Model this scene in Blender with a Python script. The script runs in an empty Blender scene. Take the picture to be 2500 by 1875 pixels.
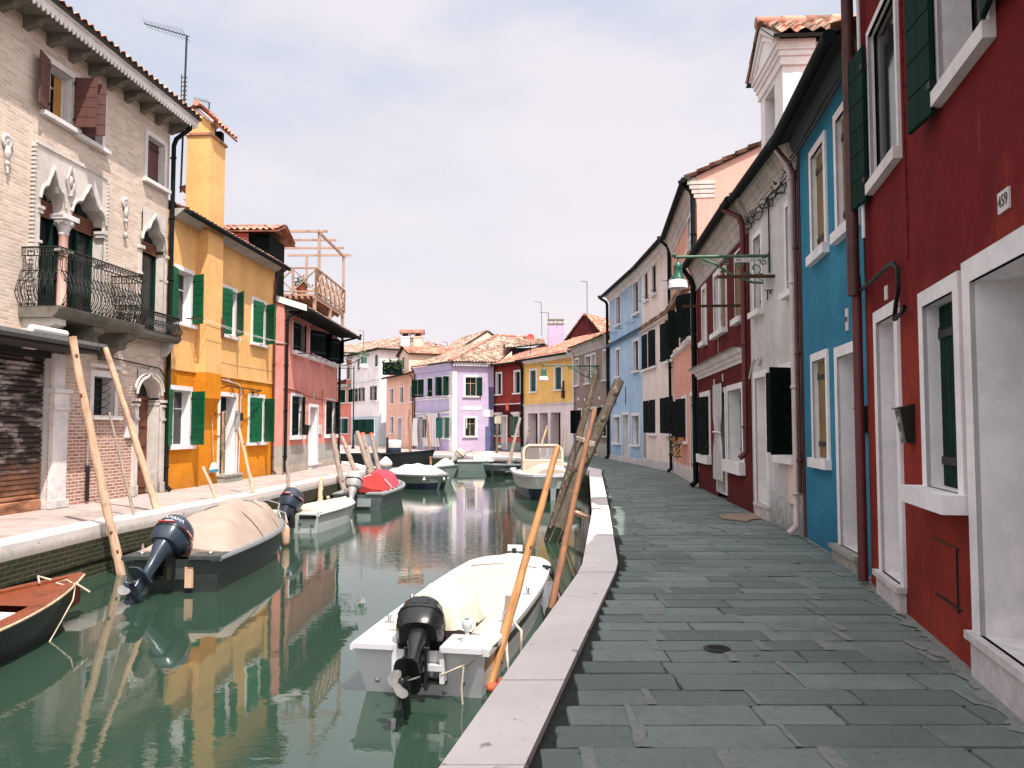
import bpy, math, random
from mathutils import Vector, Matrix
random.seed(7)
scene=bpy.context.scene
COL=scene.collection
R=math.radians
# ---------------------------------------------------------------- camera geometry (used to survey the place)
FPX=1950.; CX=1250.; CY=937.5; EYE=1.6; PITCH=math.atan((1046-937.5)/FPX); WZ=-0.8
def ray(u,v):
    x=(u-CX)/FPX; a=(CY-v)/FPX
    return Vector((x, math.cos(PITCH)-a*math.sin(PITCH), math.sin(PITCH)+a*math.cos(PITCH)))
def G(u,v,z=0.):
    d=ray(u,v); t=(z-EYE)/d.z
    return Vector((d.x*t,d.y*t,z))
def AY(u,v,Y):
    d=ray(u,v); t=Y/d.y
    return Vector((d.x*t,Y,EYE+d.z*t))
# ---------------------------------------------------------------- materials
MATS={}
def nodes(name):
    m=bpy.data.materials.new(name); m.use_nodes=True
    nt=m.node_tree; b=nt.nodes['Principled BSDF']
    return m,nt,b
def rgb(c): return (c[0],c[1],c[2],1)
def N(nt,t,**k):
    n=nt.nodes.new(t)
    for a,v in k.items(): setattr(n,a,v)
    return n
def coords(nt,scale=(1,1,1),kind='Object'):
    tc=N(nt,'ShaderNodeTexCoord'); mp=N(nt,'ShaderNodeMapping')
    mp.inputs['Scale'].default_value=scale
    nt.links.new(tc.outputs[kind],mp.inputs['Vector']); return mp.outputs['Vector']
def noise(nt,vec,scale,detail=4,rough=.6):
    n=N(nt,'ShaderNodeTexNoise'); n.inputs['Scale'].default_value=scale
    n.inputs['Detail'].default_value=detail; n.inputs['Roughness'].default_value=rough
    nt.links.new(vec,n.inputs['Vector']); return n.outputs['Fac']
def ramp(nt,fac,stops):
    r=N(nt,'ShaderNodeValToRGB'); e=r.color_ramp.elements
    e[0].position=stops[0][0]; e[0].color=rgb(stops[0][1])
    e[1].position=stops[-1][0]; e[1].color=rgb(stops[-1][1])
    for p,c in stops[1:-1]:
        x=e.new(p); x.color=rgb(c)
    nt.links.new(fac,r.inputs['Fac']); return r.outputs['Color']
def mix(nt,fac,a,b,mode='MIX'):
    m=N(nt,'ShaderNodeMix',data_type='RGBA',blend_type=mode)
    for s,v in ((0,fac),(6,a),(7,b)):
        if isinstance(v,(int,float)): m.inputs[s].default_value=v
        elif isinstance(v,tuple): m.inputs[s].default_value=rgb(v)
        else: nt.links.new(v,m.inputs[s])
    return m.outputs[2]
def bump(nt,b,h,strength=.3,dist=.01):
    n=N(nt,'ShaderNodeBump'); n.inputs['Strength'].default_value=strength; n.inputs['Distance'].default_value=dist
    nt.links.new(h,n.inputs['Height']); nt.links.new(n.outputs['Normal'],b.inputs['Normal']); return n
def grey(nt,fac,lo,hi,a,b):
    m=N(nt,'ShaderNodeMapRange'); nt.links.new(fac,m.inputs[0])
    for i,v in enumerate((lo,hi,a,b)): m.inputs[i+1].default_value=v
    return m.outputs[0]
def plaster(name,c,c2=None,stain=(.25,.25,.25),amt=.25,rough=.92,bs=.25,scale=1.):
    m,nt,b=nodes(name); v=coords(nt)
    c2=c2 or tuple(x*.82 for x in c); c2=tuple(x*.88 for x in c2); amt=min(.8,amt*1.35)
    n1=noise(nt,v,.9*scale,6,.65); n2=noise(nt,v,7*scale,6,.7)
    col=mix(nt,grey(nt,n1,.38,.62,0,1),c,c2)
    col=mix(nt,grey(nt,n2,.42,.75,0,.45),col,tuple(min(1,x*1.18+.01) for x in c))
    vs=coords(nt,(3.2,3.2,.35)); n3=noise(nt,vs,1.6,5,.7)
    col=mix(nt,grey(nt,n3,.56,.78,0,amt),col,stain)
    # damp, worn foot of the wall
    tc=N(nt,'ShaderNodeTexCoord'); sp=N(nt,'ShaderNodeSeparateXYZ'); nt.links.new(tc.outputs['Object'],sp.inputs[0])
    ad=N(nt,'ShaderNodeMath',operation='MULTIPLY_ADD'); nt.links.new(n2,ad.inputs[0]); ad.inputs[1].default_value=1.4; nt.links.new(sp.outputs['Z'],ad.inputs[2])
    col=mix(nt,grey(nt,ad.outputs[0],.55,1.25,amt*1.3,0),col,tuple(x*.75 for x in stain))
    nt.links.new(col,b.inputs['Base Color']); b.inputs['Roughness'].default_value=rough
    n4=noise(nt,v,38*scale,4,.7); ad2=N(nt,'ShaderNodeMath',operation='MULTIPLY_ADD')
    nt.links.new(n4,ad2.inputs[0]); ad2.inputs[1].default_value=.35; nt.links.new(n2,ad2.inputs[2])
    bump(nt,b,ad2.outputs[0],bs*1.3,.02); b.inputs['Specular IOR Level'].default_value=.05
    MATS[name]=m; return m
def simple(name,c,rough=.6,metal=0.,var=.2,scale=6.,spec=.5,bs=.0,stretch=(1,1,1)):
    m,nt,b=nodes(name); v=coords(nt,stretch); n=noise(nt,v,scale,5,.6)
    col=mix(nt,grey(nt,n,.35,.7,0,1),c,tuple(x*(1-var) for x in c))
    nt.links.new(col,b.inputs['Base Color']); b.inputs['Roughness'].default_value=rough
    b.inputs['Metallic'].default_value=metal; b.inputs['Specular IOR Level'].default_value=spec
    if bs: bump(nt,b,noise(nt,v,scale*5,5,.7),bs,.01)
    MATS[name]=m; return m
def wood(name,c,c2,scale=1.,rough=.75):
    m,nt,b=nodes(name); v=coords(nt,(14*scale,14*scale,1.1*scale)); n=noise(nt,v,2.2,7,.7)
    v2=coords(nt); n2=noise(nt,v2,3*scale,4,.6)
    col=mix(nt,grey(nt,n,.36,.66,0,1),c,c2); col=mix(nt,grey(nt,n2,.52,.68,0,.75),col,tuple(x*.6 for x in c2))
    nt.links.new(col,b.inputs['Base Color']); b.inputs['Roughness'].default_value=rough; bump(nt,b,n,.5,.01)
    MATS[name]=m; return m
def bark(name,c,c2,c3):
    m,nt,b=nodes(name); v=coords(nt,(1,1,.45)); n=noise(nt,v,9,6,.75); n2=noise(nt,v,28,4,.7)
    col=mix(nt,grey(nt,n,.4,.62,0,1),c,c2); col=mix(nt,grey(nt,n2,.58,.66,0,.9),col,c3)
    nt.links.new(col,b.inputs['Base Color']); b.inputs['Roughness'].default_value=.9; bump(nt,b,n2,.8,.02)
    MATS[name]=m; return m
def xz(nt,scale=1.):
    tc=N(nt,'ShaderNodeTexCoord'); sp=N(nt,'ShaderNodeSeparateXYZ'); nt.links.new(tc.outputs['Object'],sp.inputs[0])
    ad=N(nt,'ShaderNodeMath',operation='ADD'); nt.links.new(sp.outputs['X'],ad.inputs[0]); nt.links.new(sp.outputs['Y'],ad.inputs[1])
    cb=N(nt,'ShaderNodeCombineXYZ'); nt.links.new(ad.outputs[0],cb.inputs['X']); nt.links.new(sp.outputs['Z'],cb.inputs['Y'])
    return cb.outputs[0],sp
def brickmat(name,c1,c2,mort,low=None,plast=None,bw=.25,rh=.072):
    m,nt,b=nodes(name); v,sp=xz(nt); vv=coords(nt)
    wob=noise(nt,vv,3,3,.6)
    br=N(nt,'ShaderNodeTexBrick'); nt.links.new(v,br.inputs['Vector'])
    br.inputs['Scale'].default_value=1; br.inputs['Brick Width'].default_value=bw; br.inputs['Row Height'].default_value=rh
    br.inputs['Mortar Size'].default_value=.009; br.inputs['Mortar Smooth'].default_value=.4; br.inputs['Bias'].default_value=0
    br.inputs['Color1'].default_value=rgb(c1); br.inputs['Color2'].default_value=rgb(c2); br.inputs['Mortar'].default_value=rgb(mort)
    col=br.outputs['Color']
    n=noise(nt,vv,1.1,7,.7); n2=noise(nt,vv,9,6,.75)
    if low:
        b2=N(nt,'ShaderNodeTexBrick'); nt.links.new(v,b2.inputs['Vector'])
        b2.inputs['Scale'].default_value=1; b2.inputs['Brick Width'].default_value=bw; b2.inputs['Row Height'].default_value=rh
        b2.inputs['Mortar Size'].default_value=.012; b2.inputs['Mortar Smooth'].default_value=.4
        b2.inputs['Color1'].default_value=rgb(low[0]); b2.inputs['Color2'].default_value=rgb(low[1]); b2.inputs['Mortar'].default_value=rgb(mort)
        ad=N(nt,'ShaderNodeMath',operation='MULTIPLY_ADD'); nt.links.new(n,ad.inputs[0]); ad.inputs[1].default_value=-4.5; nt.links.new(sp.outputs['Z'],ad.inputs[2])
        col=mix(nt,grey(nt,ad.outputs[0],-.9,.9,1,0),col,b2.outputs['Color'])
    if plast: col=mix(nt,grey(nt,n2,.5,.66,0,.75),col,plast)
    col=mix(nt,grey(nt,n,.55,.75,0,.3),col,tuple(x*.55 for x in c1))
    nt.links.new(col,b.inputs['Base Color']); b.inputs['Roughness'].default_value=.95; b.inputs['Specular IOR Level'].default_value=.15
    ad=N(nt,'ShaderNodeMath',operation='MULTIPLY_ADD'); nt.links.new(br.outputs['Fac'],ad.inputs[0]); ad.inputs[1].default_value=-.7; nt.links.new(n2,ad.inputs[2])
    bump(nt,b,ad.outputs[0],.5,.02)
    MATS[name]=m; return m
def glassy(name,c,rough=.06):
    m,nt,b=nodes(name); v=coords(nt); n=noise(nt,v,1.5,3,.5)
    nt.links.new(mix(nt,n,c,tuple(x*1.8+.004 for x in c)),b.inputs['Base Color'])
    b.inputs['Roughness'].default_value=rough; b.inputs['Specular IOR Level'].default_value=.25
    MATS[name]=m; return m
def tiles(name,a,b_,c,dark):
    m,nt,b=nodes(name); v=coords(nt); n=noise(nt,v,3.2,6,.75); n2=noise(nt,v,13,4,.7); n3=noise(nt,v,.7,4,.6)
    vo=N(nt,'ShaderNodeTexVoronoi'); vo.inputs['Scale'].default_value=3.6; nt.links.new(v,vo.inputs['Vector']); sr=N(nt,'ShaderNodeSeparateColor'); nt.links.new(vo.outputs['Color'],sr.inputs[0])
    col=mix(nt,grey(nt,n,.38,.62,0,1),a,b_); col=mix(nt,grey(nt,sr.outputs[0],.45,.8,0,.85),col,c); col=mix(nt,grey(nt,sr.outputs[1],.6,.85,0,.8),col,dark); col=mix(nt,grey(nt,n2,.55,.66,0,.4),col,c)
    col=mix(nt,grey(nt,n3,.5,.72,0,.55),col,dark)
    nt.links.new(col,b.inputs['Base Color']); b.inputs['Roughness'].default_value=.9; b.inputs['Specular IOR Level'].default_value=.2
    bump(nt,b,n2,.4,.01); MATS[name]=m; return m

white=plaster('white_stone',(.74,.70,.70),(.62,.58,.58),(.33,.34,.33),.3,.8,.12)
whitetrim=plaster('white_trim_paint',(.80,.77,.78),(.72,.69,.70),(.45,.45,.45),.2,.75,.12)
shadestone=plaster('shade_dark_stone',(.20,.185,.16),(.13,.12,.10),(.03,.03,.025),.6)  # dark colour stands in for the shade under the balcony
wornstone=plaster('worn_pale_stone',(.62,.565,.53),(.52,.47,.44),(.25,.24,.22),.35,.8,.3)
istria=plaster('istrian_stone',(.70,.65,.645),(.58,.535,.53),(.34,.31,.30),.25,.7,.25)
redwall=None
brickA=brickmat('pale_brick',(.67,.55,.465),(.48,.375,.31),(.66,.57,.50),((.40,.19,.14),(.25,.11,.085)),(.56,.46,.41))
brickB=brickmat('grey_brick',(.30,.215,.185),(.22,.16,.14),(.30,.25,.23))
brickQ=brickmat('quay_brick',(.050,.042,.028),(.028,.032,.018),(.10,.095,.065),None,(.018,.034,.010))
yel=plaster('yellow_plaster',(.77,.45,.19),(.71,.40,.16),(.50,.30,.14),.3)
yel_low=plaster('deep_yellow_plaster',(.66,.25,.022),(.57,.20,.014),(.45,.20,.05),.4)
pinkp=plaster('coral_plaster',(.70,.29,.25),(.62,.24,.205),(.42,.18,.16),.3)
grey_pl=plaster('grey_plinth_plaster',(.40,.385,.35),(.33,.32,.29),(.25,.27,.24),.4)
tanplinth=plaster('beige_plaster',(.55,.47,.41),(.45,.39,.34),(.33,.28,.25),.4)
lilac=plaster('lilac_plaster',(.52,.46,.66),(.47,.42,.62),(.44,.36,.56),.25)  # bluer lilac of the shaded face, shade put into the colour
lilac2=plaster('lit_lilac_plaster',(.47,.385,.53),(.44,.36,.50),(.50,.38,.52),.2)  # pinker lilac of the sunny face, light put into the colour
navy=simple('blue_grey_plaster',(.11,.13,.24),.9,0,.3,3,.2)
farred=plaster('far_red_plaster',(.27,.045,.04),(.21,.035,.032),(.17,.05,.05),.3)
fardark=plaster('far_maroon_plaster',(.10,.02,.022),(.07,.016,.018),(.07,.03,.03),.3)
yel2=plaster('far_yellow_plaster',(.80,.50,.17),(.74,.45,.15),(.6,.42,.2),.2)
shopwhite=plaster('shop_white_plaster',(.74,.66,.66),(.66,.58,.59),(.5,.42,.42),.3)
blue_l=plaster('light_blue_plaster',(.40,.545,.70),(.35,.49,.66),(.20,.30,.46),.45)
pale=plaster('pale_pink_plaster',(.80,.68,.635),(.75,.64,.585),(.62,.50,.42),.25)
peach=plaster('peach_plaster',(.72,.37,.29),(.66,.33,.26),(.50,.30,.26),.35)
peach_lit=plaster('lit_peach_plaster',(.60,.345,.29),(.60,.42,.36),(.62,.52,.47),.6)  # sunlit copy of the peach, light put into the colour
maroon=plaster('maroon_plaster',(.13,.022,.022),(.095,.018,.018),(.09,.03,.03),.35)
greyw=plaster('grey_white_plaster',(.60,.585,.59),(.50,.50,.50),(.25,.28,.26),.55,.9,.3)
blue=plaster('blue_plaster',(.045,.215,.325),(.034,.175,.28),(.03,.13,.21),.35)
salmon=plaster('salmon_plaster',(.82,.50,.40),(.76,.46,.37),(.62,.42,.35),.3)
cream=plaster('cream_plaster',(.80,.60,.47),(.76,.56,.44),(.62,.46,.38),.3)
farwhite=plaster('far_white_plaster',(.84,.80,.80),(.78,.74,.75),(.6,.56,.56),.25)
skyblue=plaster('pale_blue_base_plaster',(.50,.60,.70),(.45,.55,.66),(.4,.46,.52),.2)
coral2=plaster('far_coral_plaster',(.68,.24,.19),(.62,.21,.17),(.5,.24,.2),.3)
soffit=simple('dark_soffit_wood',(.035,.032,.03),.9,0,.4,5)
cornice=plaster('cornice_stone',(.56,.52,.50),(.44,.41,.39),(.14,.13,.12),.6)
gut=simple('dark_gutter_metal',(.010,.015,.015),.7,.0,.3,8,.08)
brownpipe=simple('brown_pipe_paint',(.10,.035,.028),.55,.1,.5,5)
pinkpipe=simple('pale_pink_pipe',(.62,.52,.52),.6,0,.25,3)
green=simple('green_shutter_paint',(.007,.105,.042),.5,0,.3,4,.2)
dgreen=simple('dark_green_shutter_paint',(.006,.030,.022),.75,0,.4,4,.07)
dshut=simple('black_green_shutter_paint',(.005,.010,.009),.75,0,.4,4,.05)
tealshut=simple('teal_shutter_paint',(.015,.08,.07),.6,0,.3,4,.2)
greyshut=simple('grey_shutter_paint',(.075,.075,.07),.7,0,.3,4)
brown=simple('brown_shutter_paint',(.105,.036,.028),.65,0,.25,5)
olive=wood('ochre_shutter_wood',(.22,.155,.05),(.16,.11,.035))
oliveg=simple('olive_shutter_paint',(.12,.16,.06),.6,0,.2)
glass=glassy('dark_glass',(.012,.015,.015))
glassl=glassy('pale_glass',(.20,.24,.24))
dark=simple('dark_interior',(.012,.012,.012),.9)
iron=simple('black_iron',(.016,.018,.018),.55,.4,.3,20)
rust=simple('rusted_iron',(.09,.04,.022),.8,.2,.5,14,.3,.2)
curt=simple('white_curtain_cloth',(.75,.73,.72),.9,0,.12,4)
tile=tiles('pantile_clay',(.46,.19,.125),(.36,.17,.12),(.58,.38,.29),(.13,.09,.07))
tile_o=tiles('old_pantile_clay',(.42,.24,.18),(.27,.17,.13),(.60,.47,.39),(.09,.07,.055))
tile_r=tiles('bright_pantile_clay',(.46,.185,.125),(.36,.15,.105),(.58,.36,.27),(.18,.095,.075))
pole_l=wood('peeled_pole_wood',(.62,.43,.31),(.38,.225,.14),1,.85)
pole_g=wood('grey_pole_wood',(.36,.29,.24),(.20,.16,.135),1,.85)
pole_o=wood('orange_pole_wood',(.58,.30,.115),(.30,.125,.045),1,.7)
pole_b=wood('brown_pole_wood',(.27,.12,.055),(.14,.06,.03),1,.8)
bark1=bark('birch_bark',(.17,.125,.09),(.085,.06,.042),(.50,.43,.36))
bark2=bark('grey_bark',(.12,.095,.07),(.06,.047,.035),(.36,.30,.25))
weed=simple('green_weed',(.012,.022,.008),.9,0,.5,14,.3,.4)
orangep=simple('orange_paint',(.62,.13,.06),.7)
tanwood=wood('terrace_wood',(.46,.30,.22),(.36,.23,.17))
brownwood=wood('brown_door_wood',(.16,.055,.025),(.10,.033,.017))
gelwhite=simple('white_gelcoat',(.57,.57,.60),.35,0,.1,3)
gelgrey=simple('pale_grey_gelcoat',(.55,.58,.58),.4,0,.15,3)
hullgrey=simple('dark_grey_hull_paint',(.045,.055,.055),.45,0,.35,5)
hullgreen=simple('grey_green_hull_paint',(.17,.22,.20),.5,0,.25,4)
hullnavy=simple('navy_hull_paint',(.012,.018,.045),.35,0,.4,3)
hullblack=simple('black_hull_paint',(.012,.016,.018),.4,0,.4,3)
hullslate=simple('slate_hull_paint',(.12,.15,.16),.5,0,.25,4)
rail=simple('grey_rub_rail',(.20,.21,.22),.5,0,.2,6)
cvtan=simple('tan_canvas',(.37,.29,.25),.95,0,.14,3,.1,.15)
cvcream=simple('cream_canvas',(.52,.435,.375),.85,0,.08,2,.2,.1)
cvwhite=simple('white_canvas',(.64,.60,.59),.9,0,.1,2,.1,.1)
cvred=simple('red_canvas',(.40,.045,.045),.9,0,.25,3,.1,.15)
cvpurple=simple('faded_red_canvas',(.42,.07,.10),.9,0,.2,3,.1,.15)
plastic_ivory=simple('ivory_engine_sheet',(.66,.61,.48),.6,0,.12,5)
engblack=simple('black_engine_paint',(.010,.012,.013),.28,0,.2,4)
engblue=simple('blue_grey_engine_paint',(.035,.05,.075),.28,0,.2,3)
enggrey=simple('grey_engine_paint',(.13,.15,.17),.35,.2,.3,6)
engsilver=simple('silver_engine_paint',(.48,.46,.47),.35,.2,.15,4)
steel=simple('bare_steel',(.55,.55,.56),.3,.9,.15,10)
alum=simple('worn_aluminium',(.20,.20,.20),.6,.1,.4,10)
redpaint=simple('red_paint',(.55,.02,.04),.4)
letterw=simple('white_lettering',(.85,.85,.85),.5,0,.02)
letterk=simple('black_lettering',(.03,.03,.03),.6,0,.02)
rope=simple('pale_rope',(.60,.52,.42),.9,0,.25,30,.1,.3)
ropek=simple('black_strap',(.012,.012,.014),.9)
mahog=wood('varnished_mahogany',(.24,.062,.026),(.14,.034,.015),1,.4)
lampgreen=simple('green_lamp_paint',(.015,.10,.06),.35,0,.3,8)
armgreen=simple('pale_green_iron_paint',(.06,.16,.085),.5,0,.5,12)
opal=simple('opal_lamp_glass',(.80,.74,.76),.25,0,.03)
mailm=simple('black_letterbox_metal',(.012,.018,.017),.3,.2,.3,9)
card=simple('flattened_cardboard',(.30,.20,.15),.9)
leaf=simple('green_leaves',(.03,.09,.02),.8,0,.5,20)
flower=simple('yellow_flowers',(.6,.35,.05),.8,0,.3,30)
straw=simple('dry_straw',(.50,.34,.22),.9,0,.35,12)
orangecloth=simple('orange_cloth',(.72,.12,.05),.9)
towel=simple('pale_yellow_cloth',(.74,.74,.50),.9,0,.1)
pinkmarble=simple('pink_marble',(.62,.38,.32),.5,0,.15,5)
paintblue=simple('blue_brush_bristles',(.05,.25,.38),.8)
terracotta=simple('terracotta_pot_clay',(.5,.16,.09),.85)

# red house wall: deep red with worn lighter patches above the low windows
def redmat():
    m,nt,b=nodes('deep_red_plaster'); v=coords(nt); n=noise(nt,v,1.0,7,.7); n2=noise(nt,v,9,6,.75)
    base=mix(nt,grey(nt,n,.35,.65,0,1),(.175,.018,.020),(.12,.013,.016))
    vs=coords(nt,(1.2,1.2,.8)); n3=noise(nt,vs,1.15,6,.62)
    tc=N(nt,'ShaderNodeTexCoord'); sp=N(nt,'ShaderNodeSeparateXYZ'); nt.links.new(tc.outputs['Object'],sp.inputs[0])
    # weathering: the coat below about three metres has faded to orange red
    ad=N(nt,'ShaderNodeMath',operation='MULTIPLY_ADD'); nt.links.new(n3,ad.inputs[0]); ad.inputs[1].default_value=2.6; nt.links.new(sp.outputs['Z'],ad.inputs[2])
    f=grey(nt,ad.outputs[0],3.95,4.3,.9,0)
    worn=mix(nt,grey(nt,n,.38,.62,0,1),(.30,.045,.028),(.18,.026,.02))
    col=mix(nt,f,base,worn)
    vs2=coords(nt,(5,5,.6)); n5=noise(nt,vs2,2.2,6,.75)
    col=mix(nt,grey(nt,n5,.62,.74,0,.4),col,(.50,.20,.18))
    col=mix(nt,grey(nt,n2,.5,.8,0,.3),col,(.09,.02,.02))
    nt.links.new(col,b.inputs['Base Color']); b.inputs['Roughness'].default_value=.9; b.inputs['Specular IOR Level'].default_value=.06
    n4=noise(nt,v,60,4,.7); ad2=N(nt,'ShaderNodeMath',operation='MULTIPLY_ADD'); nt.links.new(n4,ad2.inputs[0]); ad2.inputs[1].default_value=.5; nt.links.new(n2,ad2.inputs[2])
    bump(nt,b,ad2.outputs[0],.45,.015); return m
redwall=redmat()
def shuttermat():
    m,nt,b=nodes('rusted_roller_shutter_steel'); v=coords(nt,(1.2,1.2,3.5)); n=noise(nt,v,1.4,6,.7); v2=coords(nt); n2=noise(nt,v2,2.,6,.7)
    tc=N(nt,'ShaderNodeTexCoord'); sp=N(nt,'ShaderNodeSeparateXYZ'); nt.links.new(tc.outputs['Object'],sp.inputs[0])
    col=mix(nt,grey(nt,n,.50,.62,0,1),(.035,.022,.016),(.46,.40,.38))
    ad=N(nt,'ShaderNodeMath',operation='MULTIPLY_ADD'); nt.links.new(n2,ad.inputs[0]); ad.inputs[1].default_value=1.2; nt.links.new(sp.outputs['Z'],ad.inputs[2])
    low=mix(nt,grey(nt,n,.42,.60,0,1),(.42,.20,.11),(.16,.06,.03))
    col=mix(nt,grey(nt,ad.outputs[0],1.1,1.6,1,0),col,low)
    nt.links.new(col,b.inputs['Base Color']); b.inputs['Roughness'].default_value=.7; b.inputs['Metallic'].default_value=.1; return m
rollmat=shuttermat()
# ---------------------------------------------------------------- mesh builder
class MB:
    def __init__(s): s.v=[];s.f=[];s.m=[];s.sm=[];s.M=None;s.attr=None
    def add(s,vs,fs,mi=0,smooth=False):
        o=len(s.v)
        for p in vs:
            p=Vector(p)
            if s.M is not None: p=s.M@p
            s.v.append(p)
        for f in fs: s.f.append(tuple(o+i for i in f)); s.m.append(mi); s.sm.append(smooth)
    def box(s,x0,x1,y0,y1,z0,z1,mi=0):
        if x0>x1:x0,x1=x1,x0
        if y0>y1:y0,y1=y1,y0
        if z0>z1:z0,z1=z1,z0
        s.add([(x0,y0,z0),(x1,y0,z0),(x1,y1,z0),(x0,y1,z0),(x0,y0,z1),(x1,y0,z1),(x1,y1,z1),(x0,y1,z1)],
              [(0,3,2,1),(4,5,6,7),(0,1,5,4),(1,2,6,5),(2,3,7,6),(3,0,4,7)],mi)
    def bar(s,a,b,w,h=None,mi=0):
        h=h or w; a=Vector(a);b=Vector(b);d=(b-a).normalized()
        up=Vector((0,0,1)) if abs(d.z)<.95 else Vector((0,1,0))
        x=d.cross(up).normalized()*w/2; y=x.cross(d).normalized()*h/2
        vs=[a-x-y,a+x-y,a+x+y,a-x+y,b-x-y,b+x-y,b+x+y,b-x+y]
        s.add(vs,[(0,1,2,3),(7,6,5,4),(0,4,5,1),(1,5,6,2),(2,6,7,3),(3,7,4,0)],mi)
    def tube(s,pts,r,n=8,mi=0,cap=True,smooth=True):
        pts=[Vector(p) for p in pts]; k=len(pts)
        rs=r if isinstance(r,(list,tuple)) else [r]*k
        d0=(pts[1]-pts[0]).normalized(); up=Vector((0,0,1)) if abs(d0.z)<.9 else Vector((1,0,0))
        x=d0.cross(up).normalized(); vs=[]
        for i,p in enumerate(pts):
            if i==0: d=d0
            elif i==k-1: d=(pts[i]-pts[i-1]).normalized()
            else: d=((pts[i]-pts[i-1]).normalized()+(pts[i+1]-pts[i]).normalized()).normalized()
            x=(x-d*x.dot(d)).normalized(); y=d.cross(x)
            for j in range(n):
                a=2*math.pi*j/n; vs.append(p+(x*math.cos(a)+y*math.sin(a))*rs[i])
        fs=[(i*n+j,i*n+(j+1)%n,(i+1)*n+(j+1)%n,(i+1)*n+j) for i in range(k-1) for j in range(n)]
        s.add(vs,fs,mi,smooth)
        if cap:
            s.add(vs[:n],[tuple(range(n))[::-1]],mi); s.add(vs[-n:],[tuple(range(n))],mi)
    def lathe(s,prof,c=(0,0,0),n=16,mi=0,axis=(0,0,1),smooth=True):
        ax=Vector(axis).normalized(); q=Vector((0,0,1)).rotation_difference(ax); c=Vector(c)
        vs=[];k=len(prof)
        for r,z in prof:
            for j in range(n):
                a=2*math.pi*j/n; vs.append(c+q@Vector((r*math.cos(a),r*math.sin(a),z)))
        fs=[(i*n+j,i*n+(j+1)%n,(i+1)*n+(j+1)%n,(i+1)*n+j) for i in range(k-1) for j in range(n)]
        s.add(vs,fs,mi,smooth)
    def ball(s,c,r,mi=0,n=10,sc=(1,1,1)):
        c=Vector(c);vs=[];m=n//2
        for i in range(m+1):
            t=math.pi*i/m
            for j in range(n):
                a=2*math.pi*j/n; vs.append(c+Vector((math.sin(t)*math.cos(a)*sc[0],math.sin(t)*math.sin(a)*sc[1],math.cos(t)*sc[2]))*r)
        s.add(vs,[(i*n+j,(i+1)*n+j,(i+1)*n+(j+1)%n,i*n+(j+1)%n) for i in range(m) for j in range(n)],mi,True)
    def loft(s,rings,mi=0,smooth=True,caps=True,closed=True):
        n=len(rings[0]);vs=[p for r in rings for p in r]; fs=[]
        for i in range(len(rings)-1):
            for j in range(n if closed else n-1):
                fs.append((i*n+j,i*n+(j+1)%n,(i+1)*n+(j+1)%n,(i+1)*n+j))
        s.add(vs,fs,mi,smooth)
        if caps:
            s.add(rings[0],[tuple(range(n))[::-1]],mi); s.add(rings[-1],[tuple(range(n))],mi)
    def prism(s,prof,x0,x1,mi=0,closed=True):   # profile of (y,z) pushed along x
        n=len(prof); vs=[(x0,y,z) for y,z in prof]+[(x1,y,z) for y,z in prof]
        fs=[(i,(i+1)%n,n+(i+1)%n,n+i) for i in range(n if closed else n-1)]
        if closed: fs+= [tuple(range(n))[::-1],tuple(range(n,2*n))]
        s.add(vs,fs,mi)
    def build(s,name,mats,parent=None,fix=True):
        me=bpy.data.meshes.new(name); me.from_pydata([tuple(p) for p in s.v],[],s.f)
        if not isinstance(mats,(list,tuple)): mats=[mats]
        for m in mats: me.materials.append(m)
        me.polygons.foreach_set('material_index',s.m); me.polygons.foreach_set('use_smooth',s.sm)
        me.validate(); me.update()
        if fix:
            import bmesh
            bm=bmesh.new(); bm.from_mesh(me); bmesh.ops.recalc_face_normals(bm,faces=bm.faces); bm.to_mesh(me); bm.free()
        o=bpy.data.objects.new(name,me); COL.objects.link(o)
        if parent: o.parent=parent
        return o
def tag(o,label=None,cat=None,group=None,kind=None):
    if label:o['label']=label
    if cat:o['category']=cat
    if group:o['group']=group
    if kind:o['kind']=kind
    return o
def empty(name,loc,rz=0,label=None,cat=None,group=None):
    o=bpy.data.objects.new(name,None); COL.objects.link(o); o.location=loc; o.rotation_euler=(0,0,rz); o.empty_display_size=.3
    return tag(o,label,cat,group)
def textmesh(body,size):
    cu=bpy.data.curves.new('t','FONT'); cu.body=body; cu.size=size; cu.extrude=.0015; cu.align_x='CENTER'; cu.align_y='CENTER'
    o=bpy.data.objects.new('t',cu); COL.objects.link(o)
    me=bpy.data.meshes.new_from_object(o.evaluated_get(bpy.context.evaluated_depsgraph_get()))
    vs=[v.co.copy() for v in me.vertices]; fs=[tuple(p.vertices) for p in me.polygons]
    bpy.data.objects.remove(o); bpy.data.curves.remove(cu); bpy.data.meshes.remove(me)
    return vs,fs
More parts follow.
